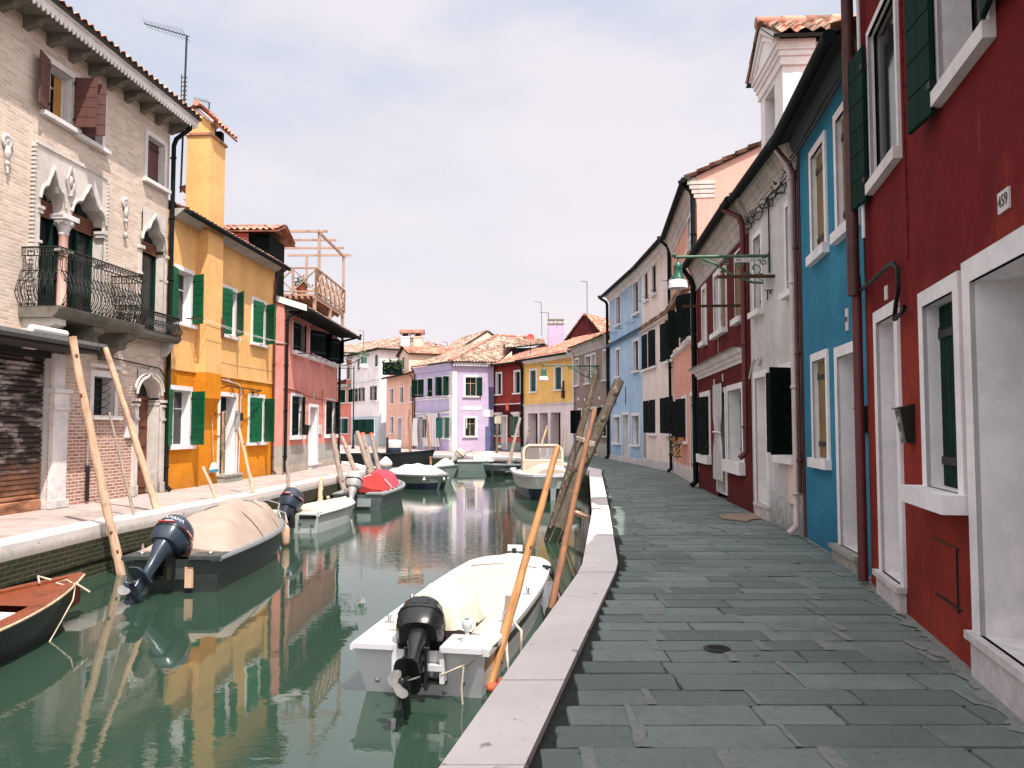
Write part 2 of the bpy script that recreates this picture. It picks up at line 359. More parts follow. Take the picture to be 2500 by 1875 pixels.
# ---------------------------------------------------------------- facades
class Fac:
    def __init__(s,A,B):
        s.A=Vector((A[0],A[1],0)); s.B=Vector((B[0],B[1],0)); s.d=(s.B-s.A); s.L=s.d.length; s.d.normalize()
        s.n=Vector((s.d.y,-s.d.x,0)); s.rz=math.atan2(s.d.y,s.d.x)
    def sz(s,u,v,off=0.):
        r=ray(u,v); o=Vector((0,0,EYE)); p=s.A+s.n*off
        t=(p-o).dot(s.n)/r.dot(s.n); q=o+r*t
        return (q-s.A).dot(s.d), q.z
    def rect(s,a,b,off=0.):
        x0,z1=s.sz(*a,off); x1,z0=s.sz(*b,off); return (x0,x1,z0,z1)
def cells(x0,x1,z0,z1,holes,xs=(),zs=()):
    X=sorted({round(x,4) for x in [x0,x1,*xs]+[h[i] for h in holes for i in (0,1)] if x0-1e-6<=x<=x1+1e-6})
    Z=sorted({round(z,4) for z in [z0,z1,*zs]+[h[i] for h in holes for i in (2,3)] if z0-1e-6<=z<=z1+1e-6})
    for i in range(len(X)-1):
        for j in range(len(Z)-1):
            cx=(X[i]+X[i+1])/2; cz=(Z[j]+Z[j+1])/2
            if any(h[0]<cx<h[1] and h[2]<cz<h[3] for h in holes): continue
            yield X[i],X[i+1],Z[j],Z[j+1]
def wall(name,root,L,H,D,holes,mats,bands=(),rise=1.3,gable=True,sidemat=0,z0=-.3):
    """facade with real openings, side walls with gables, back wall; bands=[(ztop,material index)]"""
    mb=MB()
    def mi(z):
        for t,m in bands:
            if z<t: return m
        return 0
    for a,b,c,d in cells(0,L,z0,H,holes,(),[t for t,m in bands]):
        mb.add([(a,0,c),(b,0,c),(b,0,d),(a,0,d)],[(0,1,2,3)],mi((c+d)/2))
    for x in (0,L):
        zz=[z0]+[t for t,m in bands]+[H]
        for a,b in zip(zz[:-1],zz[1:]):
            mb.add([(x,0,a),(x,D,a),(x,D,b),(x,0,b)],[(0,1,2,3)],mi((a+b)/2) if sidemat==0 else sidemat)
        if gable: mb.add([(x,0,H),(x,D,H),(x,D/2,H+rise)],[(0,1,2)],sidemat)
    mb.add([(0,D,z0),(L,D,z0),(L,D,H),(0,D,H)],[(0,1,2,3)],0)
    return mb.build(name,mats,root,False)
def tilepatch(mb,eL,eR,rR,rL,mi=0,pitch=.23,row=.36,amp=.075,back=None,mi2=None):
    """corrugated pantile surface between an eave line and a ridge line"""
    eL,eR,rR,rL=map(Vector,(eL,eR,rR,rL))
    Lw=max((eR-eL).length,(rR-rL).length); nw=max(2,int(Lw/pitch)); up=((rL+rR)/2-(eL+eR)/2); nr=max(1,int(up.length/row))
    nrm=(eR-eL).cross(up).normalized() if (eR-eL).length>.01 else (rR-rL).cross(up).normalized()
    if nrm.z<0: nrm=-nrm
    seg=4; cols=nw*seg; vs=[]; bs=[]
    for k in range(nr): bs+= [(k/nr,0.),((k+.97)/nr,1.)]
    rr=random.Random(int(Lw*100))
    for b,st in bs:
        l=eL.lerp(rL,b); r=eR.lerp(rR,b); w=(r-l).length; 
        for i in range(cols+1):
            a=i/cols; ph=(i%seg)/seg
            h=amp*(.5+.5*math.cos(2*math.pi*ph))*(1 if w>.3 else .2)+.04*(1-st)+rr.uniform(-.012,.012)
            vs.append(l.lerp(r,a)+nrm*h)
    n=cols+1; fs=[(j*n+i,j*n+i+1,(j+1)*n+i+1,(j+1)*n+i) for j in range(len(bs)-1) for i in range(cols)]
    mb.add(vs,fs,mi,False)
    # underside board
    u=-nrm*.03
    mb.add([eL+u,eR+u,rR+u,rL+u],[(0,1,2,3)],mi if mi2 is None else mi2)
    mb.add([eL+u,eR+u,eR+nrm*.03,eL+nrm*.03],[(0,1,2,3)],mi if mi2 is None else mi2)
def ridgecap(mb,a,b,r=.1,mi=0):
    a=Vector(a);b=Vector(b);n=max(2,int((b-a).length/.4))
    for i in range(n):
        p=a.lerp(b,i/n);q=a.lerp(b,(i+1.06)/n); mb.tube([p,q],[r*1.06,r*.92],8,mi)
def roof(root,L,H,D,rise,over=.35,mat=None,l=0.,r=0.,back=True,gutter=True,gmat=None,rows=True,verge=.05,rake=0.):
    mb=MB(); sl=rise/(D/2)
    e=H-over*sl+.04; rd=H+rise+.04
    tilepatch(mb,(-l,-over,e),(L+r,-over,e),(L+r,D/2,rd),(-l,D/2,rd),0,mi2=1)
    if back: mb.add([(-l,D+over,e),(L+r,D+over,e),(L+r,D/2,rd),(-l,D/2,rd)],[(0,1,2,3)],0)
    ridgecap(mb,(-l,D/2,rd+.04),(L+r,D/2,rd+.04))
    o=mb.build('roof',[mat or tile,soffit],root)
    if gutter:
        g=MB(); g.tube([(-l,-over-.06,e-.02),(L+r,-over-.06,e-.02)],.075,8); g.build('gutter',gmat or gut,root)
    return o
def leafmesh(w,h,t=.035,boards=5,rails=True,vert=False,style='board'):
    """one shutter leaf: hinge on x=0, leaf to +x, centred on y"""
    mb=MB(); mb.box(0,w,-t*.32,t*.32,0,h)
    if style=='board':
        n=boards
        for i in range(n):
            for a_,b_ in ((.004,w/2-.003),(w/2+.003,w-.004)): mb.box(a_,b_,-t/2,t/2,h*i/n+.008,h*(i+1)/n-.008)
        m_=0
    else:
        n=max(2,int(w/.11))
        for i in range(n): mb.box(w*i/n+.004,w*(i+1)/n-.004,-t/2,t/2,.004,h-.004)
        for z in (h*.14,h*.84): mb.box(.0,w*.97,-t/2-.012,t/2+.012,z-.03,z+.03,1)
    mb.box(-.01,.05,-t/2-.008,t/2+.008,h*.12,h*.12+.05,1); mb.box(-.01,.05,-t/2-.008,t/2+.008,h*.85,h*.85+.05,1)
    return mb
def shutter(root,xh,z0,w,h,ang,side,mat,y=-.05,style='board',boards=5,label=None):
    mb=leafmesh(w,h,boards=boards,style=style)
    a=R(ang)
    if side=='L': M=Matrix.Translation((xh,y,z0))@Matrix.Rotation(-a,4,'Z')
    else: M=Matrix.Translation((xh,y,z0))@Matrix.Rotation(math.pi+a,4,'Z')
    out=MB(); out.M=M; out.add(mb.v,mb.f,0); out.m=list(mb.m)
    o=out.build('shutter',[mat,iron],root)
    if label:o['label']=label
    return o
def window(root,rc,fm=None,fw=.12,dep=.2,sill=True,shut=None,smat=None,pane='dark',kind='window',proud=.028,top=True,bars=True,style='board',boards=5,
           back=None,lintel=None,sideframes=True,pan=None,sillm=None,sillx=.06,sillp=.10,silh=.09,revm=None):
    """surround and reveal as the window's own mesh; pane, sill, shutters as its pieces. shut=(left angle,right angle) or None; 'closed' for recessed leaves"""
    x0,x1,z0,z1=rc; fm=fm or whitetrim; mb=MB()
    # reveal
    r=1 if revm else 0
    mb.add([(x0,-proud,z0),(x0,dep,z0),(x0,dep,z1),(x0,-proud,z1)],[(0,1,2,3)],r)
    mb.add([(x1,-proud,z0),(x1,dep,z0),(x1,dep,z1),(x1,-proud,z1)],[(3,2,1,0)],r)
    mb.add([(x0,-proud,z1),(x1,-proud,z1),(x1,dep,z1),(x0,dep,z1)],[(0,1,2,3)],r)
    mb.add([(x0,-proud,z0),(x1,-proud,z0),(x1,dep,z0),(x0,dep,z0)],[(3,2,1,0)],r)
    if fw>0:
        t=fw if lintel is None else lintel
        zb=z0 if (sill or kind=='door') else z0-fw
        def fr(a,b,c,d):
            if b-a>.004 and d-c>.004: mb.box(a,b,-proud,.004,c,d)
        fr(x0-fw,x0,zb,z1+t); fr(x1,x1+fw,zb,z1+t); fr(x0,x1,z1,z1+t)
        if not sill and kind!='door': fr(x0,x1,z0-fw,z0)
    o=mb.build(kind,[fm,revm] if revm else fm,root,False)
    if sill and kind!='door':
        s=MB(); s.box(x0-fw-sillx,x1+fw+sillx,-proud-sillp,.0,z0-silh,z0); s.box(x0+.002,x1-.002,0,dep-.01,z0-silh,z0+.004)
        s.build('sill',sillm or fm,o)
    p=MB(); yb=dep-.012
    if shut=='closed':
        w=(x1-x0)/2-.003
        p.box(x0,x1,dep-.01,dep+.03,z0,z1); p.build('pane',dark,o)
        shutter(o,x0+.003,z0+.01,w,z1-z0-.02,0,'L',smat or dgreen,dep-.04,style,boards)
        shutter(o,x1-.003,z0+.01,w,z1-z0-.02,0,'R',smat or dgreen,dep-.04,style,boards)
    elif pane=='panel':
        p.box(x0,x1,yb,yb+.05,z0,z1)
        zz=z0+(z1-z0)*.42
        for a,b in ((z0+.12,zz-.05),(zz+.05,z1-.12)):
            p.box(x0+.12,x1-.12,yb-.015,yb,a,b,1)
        p.lathe([(.0,0),(.025,.0),(.025,.04),(0,.05)],(x1-.1,yb-.0,zz),8,1,(0,-1,0))
        o2=p.build('door_leaf',[pan or brownwood,pan or brownwood],o)
    elif pane=='none': pass
    else:
        g=glass if pane=='dark' else glassl
        p.box(x0,x1,yb+.03,yb+.04,z0,z1,0)
        if bars:
            f=.035
            for a,b in ((x0,x0+f),(x1-f,x1),((x0+x1)/2-f/2,(x0+x1)/2+f/2)): p.box(a,b,yb,yb+.03,z0,z1,1)
            for zq in (z0,z1-f,z0+(z1-z0)*.66): 
                p.box(x0+f,(x0+x1)/2-f/2,yb+.002,yb+.03,zq,zq+f,1); p.box((x0+x1)/2+f/2,x1-f,yb+.002,yb+.03,zq,zq+f,1)
        p.build('pane',[g,pan or whitetrim],o)
        if shut:
            w=(x1-x0)/2
            if shut[0] is not None: shutter(o,x0-.01,z0+.02,w,z1-z0-.03,shut[0],'L',smat or dgreen,-proud-.03,style,boards)
            if shut[1] is not None: shutter(o,x1+.01,z0+.02,w,z1-z0-.03,shut[1],'R',smat or dgreen,-proud-.03,style,boards)
    return o
def hole(rc): return rc
def pipe(root,x,z0,z1,mat,r=.05,y=-.09,over=.4,name='drainpipe',shoe=True,bends=True,xo=0.):
    mb=MB(); pts=[]
    if shoe: pts.append((x,y-.12,z0+.03))
    pts+=[(x,y,z0+.14),(x,y,z1-.55)]
    if bends: pts+=[(x,y-.06,z1-.38),(x+xo,-over-.02,z1-.12),(x+xo,-over-.06,z1)]
    else: pts+=[(x,y,z1)]
    mb.tube(pts,r,8)
    for z in [z0+.6+1.6*i for i in range(int((z1-z0-1)/1.6)+1)]:
        mb.lathe([(r,0),(r+.014,0),(r+.014,.05),(r,.05)],(x,y,z),8); mb.box(x-.01,x+.01,y,0,z,z+.03)
    return mb.build(name,mat,root)
def cornicep(root,x0,x1,z,h,p,mat,name='cornice',steps=4,dent=0):
    """stepped, curved moulding, top at z+h, projecting p"""
    prof=[(.0,z)]
    for i in range(steps):
        a=i/steps; b=(i+1)/steps
        prof+= [(-p*(a**1.2)-.02,z+h*a+.0),(-p*(a**1.2)-.02,z+h*(a+.35/steps)),(-p*((a+b)/2)**1.2-.02,z+h*(b-.15/steps))]
    prof+=[(-p-.02,z+h),(0,z+h)]
    mb=MB(); mb.prism(prof,x0,x1)
    if dent:
        n=int((x1-x0)/dent)
        for i in range(n): mb.box(x0+i*dent,x0+i*dent+dent*.55,-.045,.0,z-.05,z)
    return mb.build(name,mat,root)
def numplate(root,x,z,txt=None,w=.1,h=.14,y=-.012,tilt=0):
    mb=MB(); mb.box(x-w/2,x+w/2,y,0.003,z-h/2,z+h/2,0)
    if txt:
        vs,fs=textmesh(txt,min(h*.85,w/len(txt)*1.75))
        mb.add([(x+p.x,y-.002-p.z,z+p.y) for p in vs],fs,1)
    return mb.build('house_number',[white,letterk],root)
def step(root,x0,x1,h,p,mat,nose=.03):
    mb=MB(); mb.box(x0,x1,-p,-.003,-.05,h-.05); mb.box(x0-nose,x1+nose,-p-nose,-.003,h-.05,h); e=.1; mb.box(x0+e,x1-e,-.003,1.,-.05,h-.006)
    return mb.build('doorstep',mat,root)
def pegs(root,pts,ln=.3):
    for x,z in pts:
        mb=MB(); mb.tube([(x,0,z),(x,-ln,z),(x,-ln-.02,z+.05)],.012,5); mb.build('shutter_hook',iron,root)
def cable(root,pts,r=.012,mat=None,name='cable'):
    mb=MB(); mb.tube(pts,r,5); return mb.build(name,mat or iron,root)
def chimneybox(mb,x0,x1,y0,y1,z0,z1,m=0,mt=1,cap='gable',axis='x',trim=2):
    mb.box(x0,x1,y0,y1,z0,z1,m)
    e=.06; mb.box(x0-e,x1+e,y0-e,y1+e,z1-.12,z1-.05,trim)
    # open lantern below the little roof
    for a in (x0+.03,x1-.13):
        for b in (y0+.03,y1-.13): mb.box(a,a+.1,b,b+.1,z1,z1+.25,m)
    mb.box(x0+.12,x1-.12,y0+.12,y1-.12,z1,z1+.22,3)
    zt=z1+.25; o=.16; rise=.28
    if axis=='x':
        ym=(y0+y1)/2
        tilepatch(mb,(x0-o,y0-o,zt),(x1+o,y0-o,zt),(x1+o,ym,zt+rise),(x0-o,ym,zt+rise),mt,row=.3,pitch=.18,amp=.05)
        tilepatch(mb,(x1+o,y1+o,zt),(x0-o,y1+o,zt),(x0-o,ym,zt+rise),(x1+o,ym,zt+rise),mt,row=.3,pitch=.18,amp=.05)
        for x in (x0,x1): mb.add([(x,y0,zt),(x,y1,zt),(x,ym,zt+rise)],[(0,1,2)],m)
        ridgecap(mb,(x0-o,ym,zt+rise+.03),(x1+o,ym,zt+rise+.03),.08,mt)
    else:
        xm=(x0+x1)/2
        tilepatch(mb,(x1+o,y0-o,zt),(x1+o,y1+o,zt),(xm,y1+o,zt+rise),(xm,y0-o,zt+rise),mt,row=.3,pitch=.18,amp=.05)
        tilepatch(mb,(x0-o,y1+o,zt),(x0-o,y0-o,zt),(xm,y0-o,zt+rise),(xm,y1+o,zt+rise),mt,row=.3,pitch=.18,amp=.05)
        for y in (y0,y1): mb.add([(x0,y,zt),(x1,y,zt),(xm,y,zt+rise)],[(0,1,2)],m)
        ridgecap(mb,(xm,y0-o,zt+rise+.03),(xm,y1+o,zt+rise+.03),.08,mt)
# gothic (ogee) head
def ogee(t):  # t in -1..1 across the opening, returns 0..1 height
    a=abs(t)
    if a<.42: return 1.0-.42*(a/.42)**.62*1.0+ .0 if a>0 else 1.
    # lobe
    b=(a-.42)/.58
    return .58*(1-b**2.2)
def trefoil(t):
    a=abs(t)
    if a<.46:   # upper lobe with pointed tip
        b=a/.46; return .52+.48*((1-b)**.75 if b>.5 else .595+ (1-b/.5)**1.6*.405)
    b=(a-.46)/.54
    return .50*math.sqrt(max(0,1-(b*.98)**2.4))
def archpiece(mb,x0,x1,zs,hh,ztop,yf,yb,fn,n=28,mi=0,xl=None,xr=None):
    """stone plate with an arched opening x0..x1 springing at zs, rise hh, filled up to ztop"""
    P=[]
    for i in range(n+1):
        t=-1+2*i/n; P.append((x0+(x1-x0)*i/n, zs+hh*fn(t)))
    for (a,za),(b,zb) in zip(P[:-1],P[1:]):
        mb.add([(a,yf,za),(b,yf,zb),(b,yf,ztop),(a,yf,ztop)],[(0,1,2,3)],mi)
        mb.add([(a,yf,za),(b,yf,zb),(b,yb,zb),(a,yb,za)],[(3,2,1,0)],mi)
    return P
# ---------------------------------------------------------------- houses
def hroot(name,F,label):
    return empty(name,F.A,F.rz,label,'house','houses along the canal')
HR={}
# ===== left bank: brick palazzo
def palazzo():
    F=Fac((-9.94,7.4),(-8.9,20.4)); r=hroot('brick_house',F,'tall pale brick house with gothic windows, iron balcony and rusty roller shutter')
    H=9.5; L=F.L; D=8
    w1=F.rect((116,150),(172,312)); w2=F.rect((197,205),(247,362)); w3=F.rect((360,329),(398,461))
    w2=(w2[0],w2[1],w2[2],w2[3]); zt=w1[3]
    # gothic pair
    px0,pz1=F.sz(81,346); px1,_=F.sz(257,443); slab=3.92
    a0,_=F.sz(92,500); a1,_=F.sz(250,500); mid=(F.sz(148,560)[0]+F.sz(166,560)[0])/2+.02
    door2=(a0,a1,slab,pz1-.25)
    g0,_=F.sz(343,650); g1,_=F.sz(399,650); gz=F.sz(369,516)[1]
    gd=(g0,g1,slab+.12,gz-.1)
    lw=F.rect((228,918),(276,1015))
    d0,dz=F.sz(333,975); d1,_=F.sz(389,975); dtop=F.sz(364,905)[1]
    dr=(d0,d1,0.,dtop)
    s1,sz1=F.sz(119,1000); sh=(s1-3.2,s1,0.,F.sz(119,872)[1])
    wall('wall',r,L,H,D,[w1,w2,w3,door2,gd,lw,dr,sh],[brickA],rise=1.6)
    for k,(rc,sh_) in enumerate(((w1,(168,None)),(w2,None),(w3,'closed'))):
        if k==1:
            o=window(r,rc,white,.13,.2,True,'closed',brown,style='v')
            shutter(o,rc[0]-.01,rc[2]+.02,.46,rc[3]-rc[2],72,'L',brown,-.06,boards=5)
        elif k==0:
            o=window(r,rc,white,.13,.22,True,None,pane='dark')
            shutter(o,rc[0]-.01,rc[2]+.02,.46,rc[3]-rc[2],165,'L',brown,-.06,boards=5)
            shutter(o,rc[1]+.01,rc[2]+.02,.46,rc[3]-rc[2],100,'R',brown,-.06,boards=5)
            c=MB(); x=(rc[0]*.45+rc[1]*.55)
            for i in range(8): c.box(x+i*.03,x+i*.03+.02,.14,.155+.01*(i%2),rc[2]+.05,rc[3]-.1)
            c.build('curtain',simple('ochre_curtain_cloth',(.45,.22,.06),.9),o)
        else: window(r,rc,white,.13,.2,True,'closed',brown,style='v')
    # double gothic window
    mb=MB(); y0,y1=-.06,.28; zs=F.sz(92,500)[1]; hh=pz1-.42-zs
    colw=.13; xL0,xL1=a0,mid-colw; xR0,xR1=mid+colw,a1
    archpiece(mb,xL0,xL1,zs,hh,pz1,y0,y1,trefoil); archpiece(mb,xR0,xR1,zs,hh,pz1,y0,y1,trefoil)
    mb.box(mid-colw,mid+colw,y0,y1,zs-.02,pz1)                       # spandrel over the column
    mb.box(px0,a0,y0,.0,slab,pz1); mb.box(a1,px1,y0,.0,slab,pz1)
    mb.add([(a0,y0,slab),(a0,y1,slab),(a0,y1,zs),(a0,y0,zs)],[(0,1,2,3)]); mb.add([(a1,y0,slab),(a1,y1,slab),(a1,y1,zs),(a1,y0,zs)],[(3,2,1,0)])
    # rope-like edge moulding of the panel
    n=int((px1-px0)/.085)
    for i in range(n): mb.box(px0+i*.085,px0+i*.085+.05,y0-.035,y0+.02,pz1-.02,pz1+.055)
    for i in range(int((pz1-slab)/.085)):
        for x in (px0-.045,px1-.005): mb.box(x,x+.05,y0-.035,.0,slab+i*.085,slab+i*.085+.05)
    # raised rims following both arches
    for xa,xb in ((xL0,xL1),(xR0,xR1)):
        pts=[]
        for i in range(29):
            t=-1+2*i/28; pts.append((xa+(xb-xa)*(i/28)+t*.035,y0-.02,zs+hh*trefoil(t)+.05+(.05 if abs(t)<.2 else 0)))
        mb.tube(pts,.035,6)
        for x in (xa,xb):
            mb.box(x-.09,x+.09,y0-.04,.12,zs-.08,zs-.02); mb.box(x-.07,x+.07,y0-.02,.1,zs-.16,zs-.08); mb.box(x-.05,x+.05,y0-.03,.1,zs-.75,zs-.70)
    o=mb.build('window',[wornstone],r)
    c=MB(); c.lathe([(.11,slab),(.12,slab+.12),(.095,slab+.16),(.09,zs-.42),(.1,zs-.4)],(mid,.03,0),14,1)
    c.lathe([(.1,zs-.4),(.11,zs-.37),(.105,zs-.33),(.19,zs-.12),(.2,zs-.1)],(mid,.03,0),12,0)
    c.box(mid-.22,mid+.22,-.17,.22,zs-.1,zs+.0,0)
    for i in range(8):
        a=i*math.pi/4; c.ball((mid+.16*math.cos(a),.03+.16*math.sin(a),zs-.17),.045,0,6)
    c.build('column',[white,pinkmarble],o)
    p=MB(); p.box(a0,a1,.28,.3,slab,pz1-.2,0)
    for xa,xb in ((xL0,xL1),(xR0,xR1)):
        for x in (xa,xb-.05,(xa+xb)/2-.03): p.box(x,x+.06,.2,.27,slab,pz1-.5,1)
        for i in range(5): p.box(xa,xb,.19,.21,zs-.12+i*.07,zs-.12+i*.07+.06,2)
        p.box(xa+.06,xb-.06,.22,.25,slab+.55,slab+.6,1)
    p.build('pane',[glass,dgreen,brownwood],o)
    orn=MB(); cx=mid; cz=zs+hh*.95
    for q in (((0,.3),(-.13,0)),((-.13,0),(0,-.33)),((0,-.33),(.13,0)),((.13,0),(0,.3))):
        orn.bar((cx+q[0][0],-.1,cz+q[0][1]),(cx+q[1][0],-.1,cz+q[1][1]),.04)
    orn.ball((cx,-.1,cz),.06,0,8,(1,.6,2)); orn.ball((cx,-.1,cz-.3),.05,0,8)
    orn.build('carved_relief',[cornice],r)
    for (u,v) in ((14,345),(304,497)):
        x,z=F.sz(u,v); m=MB()
        m.lathe([(0,.0),(.13,0),(.15,.04),(.1,.06),(.07,.03),(.0,.07)],(x,0,z),12,0,(0,-1,0))
        m.ball((x,-.05,z-.22),.09,0,8,(.8,.6,1.6)); m.ball((x,-.05,z-.42),.05,0,8); m.tube([(x,-.02,z-.3),(x,-.06,z-.6)],[.04,.02],6)
        if u>100: m.ball((x,-.05,z-.75),.07,0,8,(1,.6,1.3))
        m.build('carved_relief',[cornice],r)
    # single gothic window
    mb=MB(); zs=F.sz(345,600)[1]; hh=gz-zs-.12
    archpiece(mb,g0,g1,zs,hh,gz+.02,-.03,.26,trefoil)
    mb.add([(g0,-.03,slab),(g0,.26,slab),(g0,.26,zs),(g0,-.03,zs)],[(0,1,2,3)]); mb.add([(g1,-.03,slab),(g1,.26,slab),(g1,.26,zs),(g1,-.03,zs)],[(3,2,1,0)])
    pts=[(g0+(g1-g0)*(i/28)+(-1+2*i/28)*.04,-.05,zs+hh*trefoil(-1+2*i/28)+.07) for i in range(29)]
    mb.tube(pts,.04,6)
    for x,q in ((g0,-1),(g1,1)):
        mb.box(x,x+q*.11,-.04,.0,slab,zs); mb.box(x-.06*(q<0)-.1*(q<0),x+.06+.1*(q>0),-.08,.1,zs-.08,zs); mb.box(x-.12*(q<0),x+.12*(q>0)+.02,-.06,.1,zs-.7,zs-.64)
    o=mb.build('window',[wornstone],r); p=MB(); p.box(g0,g1,.26,.28,slab,gz,0)
    for i in range(4): p.box(g0,g1,.18,.2,zs-.05+i*.07,zs+i*.07+.01,2)
    for x in (g0,g1-.05): p.box(x,x+.05,.2,.25,slab,gz-.3,1)
    p.build('pane',[glass,dgreen,brownwood],o)
    # big balcony
    bx0=F.sz(45,741)[0]; bx1=bx0+3.0; pr=.78
    mb=MB(); mb.prism([(0,slab-.22),(-pr+.1,slab-.22),(-pr,slab-.12),(-pr-.03,slab-.05),(-pr-.03,slab),(0,slab)],bx0,bx1)
    b=mb.build('balcony',[shadestone],r)
    for k_,x in enumerate((bx0+.1,bx0+1.35,bx1-.45)):
        cb=MB(); cb.prism([(0,slab-.22),(-pr+.12,slab-.22),(-pr+.12,slab-.34),(-pr+.3,slab-.42),(-pr+.34,slab-.55),(-.2,slab-.62),(-.12,slab-.78),(0,slab-.8)],x,x+.34)
        cb.build('bracket',[shadestone if k_ else wornstone],b)  # first bracket coloured as if sunlit, the others as if in shade
    def railing(parent,x0,x1,pr,z,h,bul,side=True,dx=.125):
        m=MB()
        path=[((x0,0),(x0,-pr)),((x0,-pr),(x1,-pr)),((x1,-pr),(x1,0))] if side else [((x0,-pr),(x1,-pr))]
        def prof(t): # bulge outward by height fraction
            return bul*(math.exp(-((t-.26)/.22)**2))
        for (a,bq) in path:
            a=Vector((a[0],a[1],0)); bq=Vector((bq[0],bq[1],0)); d=(bq-a); ln=d.length; d.normalize(); out=Vector((d.y,-d.x,0))
            for t in (0.02,.42,.60,.86,1.0):
                o1=out*prof(t); rr=.018 if t==1.0 else .010
                m.tube([a+o1+Vector((0,0,z+h*t)),bq+o1+Vector((0,0,z+h*t))],rr,5)
            n=max(1,round(ln/dx)); w=ln/n
            for i in range(n):
                c=a+d*(w*(i+.5))
                def P(s_,t): return c+d*(s_*w)+out*prof(t)+Vector((0,0,z+h*t))
                # baluster with scrolls
                m.tube([P(0,t) for t in (0,.1,.2,.3,.42,.6)],.008,4,0,False)
                for q in (-1,1):
                    m.tube([P(q*.05,0),P(q*.38,.08),P(q*.48,.2),P(q*.30,.34),P(q*.04,.42)],.007,4,0,False)
                    m.tube([P(q*.05,.42),P(q*.42,.47),P(q*.42,.55),P(q*.05,.6)],.007,4,0,False)
                    m.tube([P(q*.05,.6),P(q*.25,.7),P(q*.1,.86)],.007,4,0,False)
                    m.tube([P(q*.48,.86),P(q*.40,.97),P(q*.1,.98),P(q*.08,.9)],.008,4,0,False)
                m.ball(P(0,.42),.02,0,5); m.ball(P(0,.6),.018,0,5); m.ball(P(.5,.86),.024,0,5)
        return m.build('railing',[iron],parent)
    railing(b,bx0+.04,bx1-.04,pr-.02,slab,1.12,.17)
    # little balcony at the single window
    sx0=bx1+.28; sx1=L-.02
    mb=MB(); mb.prism([(0,slab-.16),(-.3,slab-.16),(-.38,slab-.08),(-.4,slab),(0,slab)],sx0,sx1+.1); b2=mb.build('balcony',[shadestone],r)
    railing(b2,sx0+.04,sx1+.08,.34,slab,.5,.1,True,.11)
    cb=MB(); cb.prism([(0,slab-.16),(-.28,slab-.16),(-.24,slab-.3),(-.08,slab-.5),(0,slab-.5)],sx1-.2,sx1-.04); cb.build('bracket',[cornice],b2)
    # ledge canopy over the roller shutter
    cz=F.sz(60,812,.7)[1]; cx1=F.sz(198,838,.05)[0]
    mb=MB(); mb.box(0,s1+.55,-.85,0,cz-.05,cz+.02,0); mb.box(0,s1+.5,-.80,-.02,cz-.17,cz-.05,1); mb.box(0,s1+.3,-.86,-.80,cz-.12,cz-.052,1)
    mb.tube([(s1-1.6,-.72,cz+.1),(s1-.65,-.74,cz+.1)],.07,8,2); mb.build('canopy',[alum,soffit,curt],r)
    # roller shutter
    m=MB(); n=int((sh[3])/.1)
    for i in range(n):
        z=i*.1+.02; m.prism([(.16,z),(.125,z+.02),(.12,z+.06),(.15,z+.092),(.19,z+.092),(.19,z)],sh[0],sh[1])
    m.box(sh[0],sh[1],.1,.22,-.02,.17); m.build('roller_shutter',[rollmat],r)
    m=MB(); q0,_=F.sz(122,1000); q1,_=F.sz(158,1000)
    zc=F.sz(140,965)[1]
    m.box(q0,q1,-.08,.2,0,zc-.3); m.box(q0-.03,q1+.05,-.12,.2,0,.16); m.box(q0-.02,q1+.03,-.11,.2,zc-.3,zc-.22); m.box(q0,q1+.01,-.09,.2,zc-.22,zc+.05); m.box(q0-.04,q1+.06,-.13,.2,zc+.05,zc+.13); m.box(q0,q1-.1,-.06,.2,zc+.13,cz-.2)
    m.box(s1-3.2,s1,-.02,.12,sh[3]-.02,sh[3]+.24,1)  # dark strip over the shutter stands in for the shadow there
    m.build('pilaster',[white,dark],r)
    # small low window with an iron grille
    o=window(r,lw,white,.13,.3,True,None,pane='dark',bars=False)
    gr=MB(); x0,x1,z0,z1=lw; cx=(x0+x1)/2
    for i in range(5):
        z=z0+(z1-z0)*(i+.5)/5
        for q in (-1,1): gr.tube([(cx,.05,z-.1),(cx+q*(x1-x0)*.3,.05,z-.03),(cx+q*(x1-x0)*.45,.05,z+.06),(cx+q*.03,.05,z+.1)],.008,4,0,False)
    gr.tube([(cx,.05,z0),(cx,.05,z1)],.01,5); gr.build('grille',[iron],o)
    lt=MB(); lt.box(x0-.22,x1+.22,-.07,0,z1+.2,z1+.27); lt.build('lintel',[white],o)
    # ogee portal
    m=MB(); zs=dz; hh=dtop-zs-.1
    def og(t):
        a=abs(t); return math.sqrt(max(0,1-(a*.99)**2.2))*.80+.20*max(0,1-a/.22)**1.3
    archpiece(m,d0,d1,zs,hh,dtop+.03,-.02,.34,og)
    m.add([(d0,-.02,0),(d0,.34,0),(d0,.34,zs),(d0,-.02,zs)],[(0,1,2,3)]); m.add([(d1,-.02,0),(d1,.34,0),(d1,.34,zs),(d1,-.02,zs)],[(3,2,1,0)])
    for off,rr in ((.05,.045),(.13,.035)):
        pts=[(d0+(d1-d0)*(i/28)+(-1+2*i/28)*off,-.04,zs+hh*og(-1+2*i/28)+off*1.2) for i in range(29)]
        m.tube(pts,rr,6)
    for x,q in ((d0,-1),(d1,1)):
        m.box(x,x+q*.17,-.07,0,0,zs-.16); m.box(x,x+q*.2,-.1,.3 if q>0 else 0,zs-.16,zs-.1); m.box(x,x+q*.22,-.12,.3 if q>0 else 0,zs-.05,zs+.02); m.box(x,x+q*.2,-.1,0,zs-.5,zs-.44); m.box(x,x+q*.2,-.1,0,0,.25)
    o=m.build('portal',[wornstone],r)
    m=MB(); m.box(d0,d1,.30,.34,0,zs+.05)
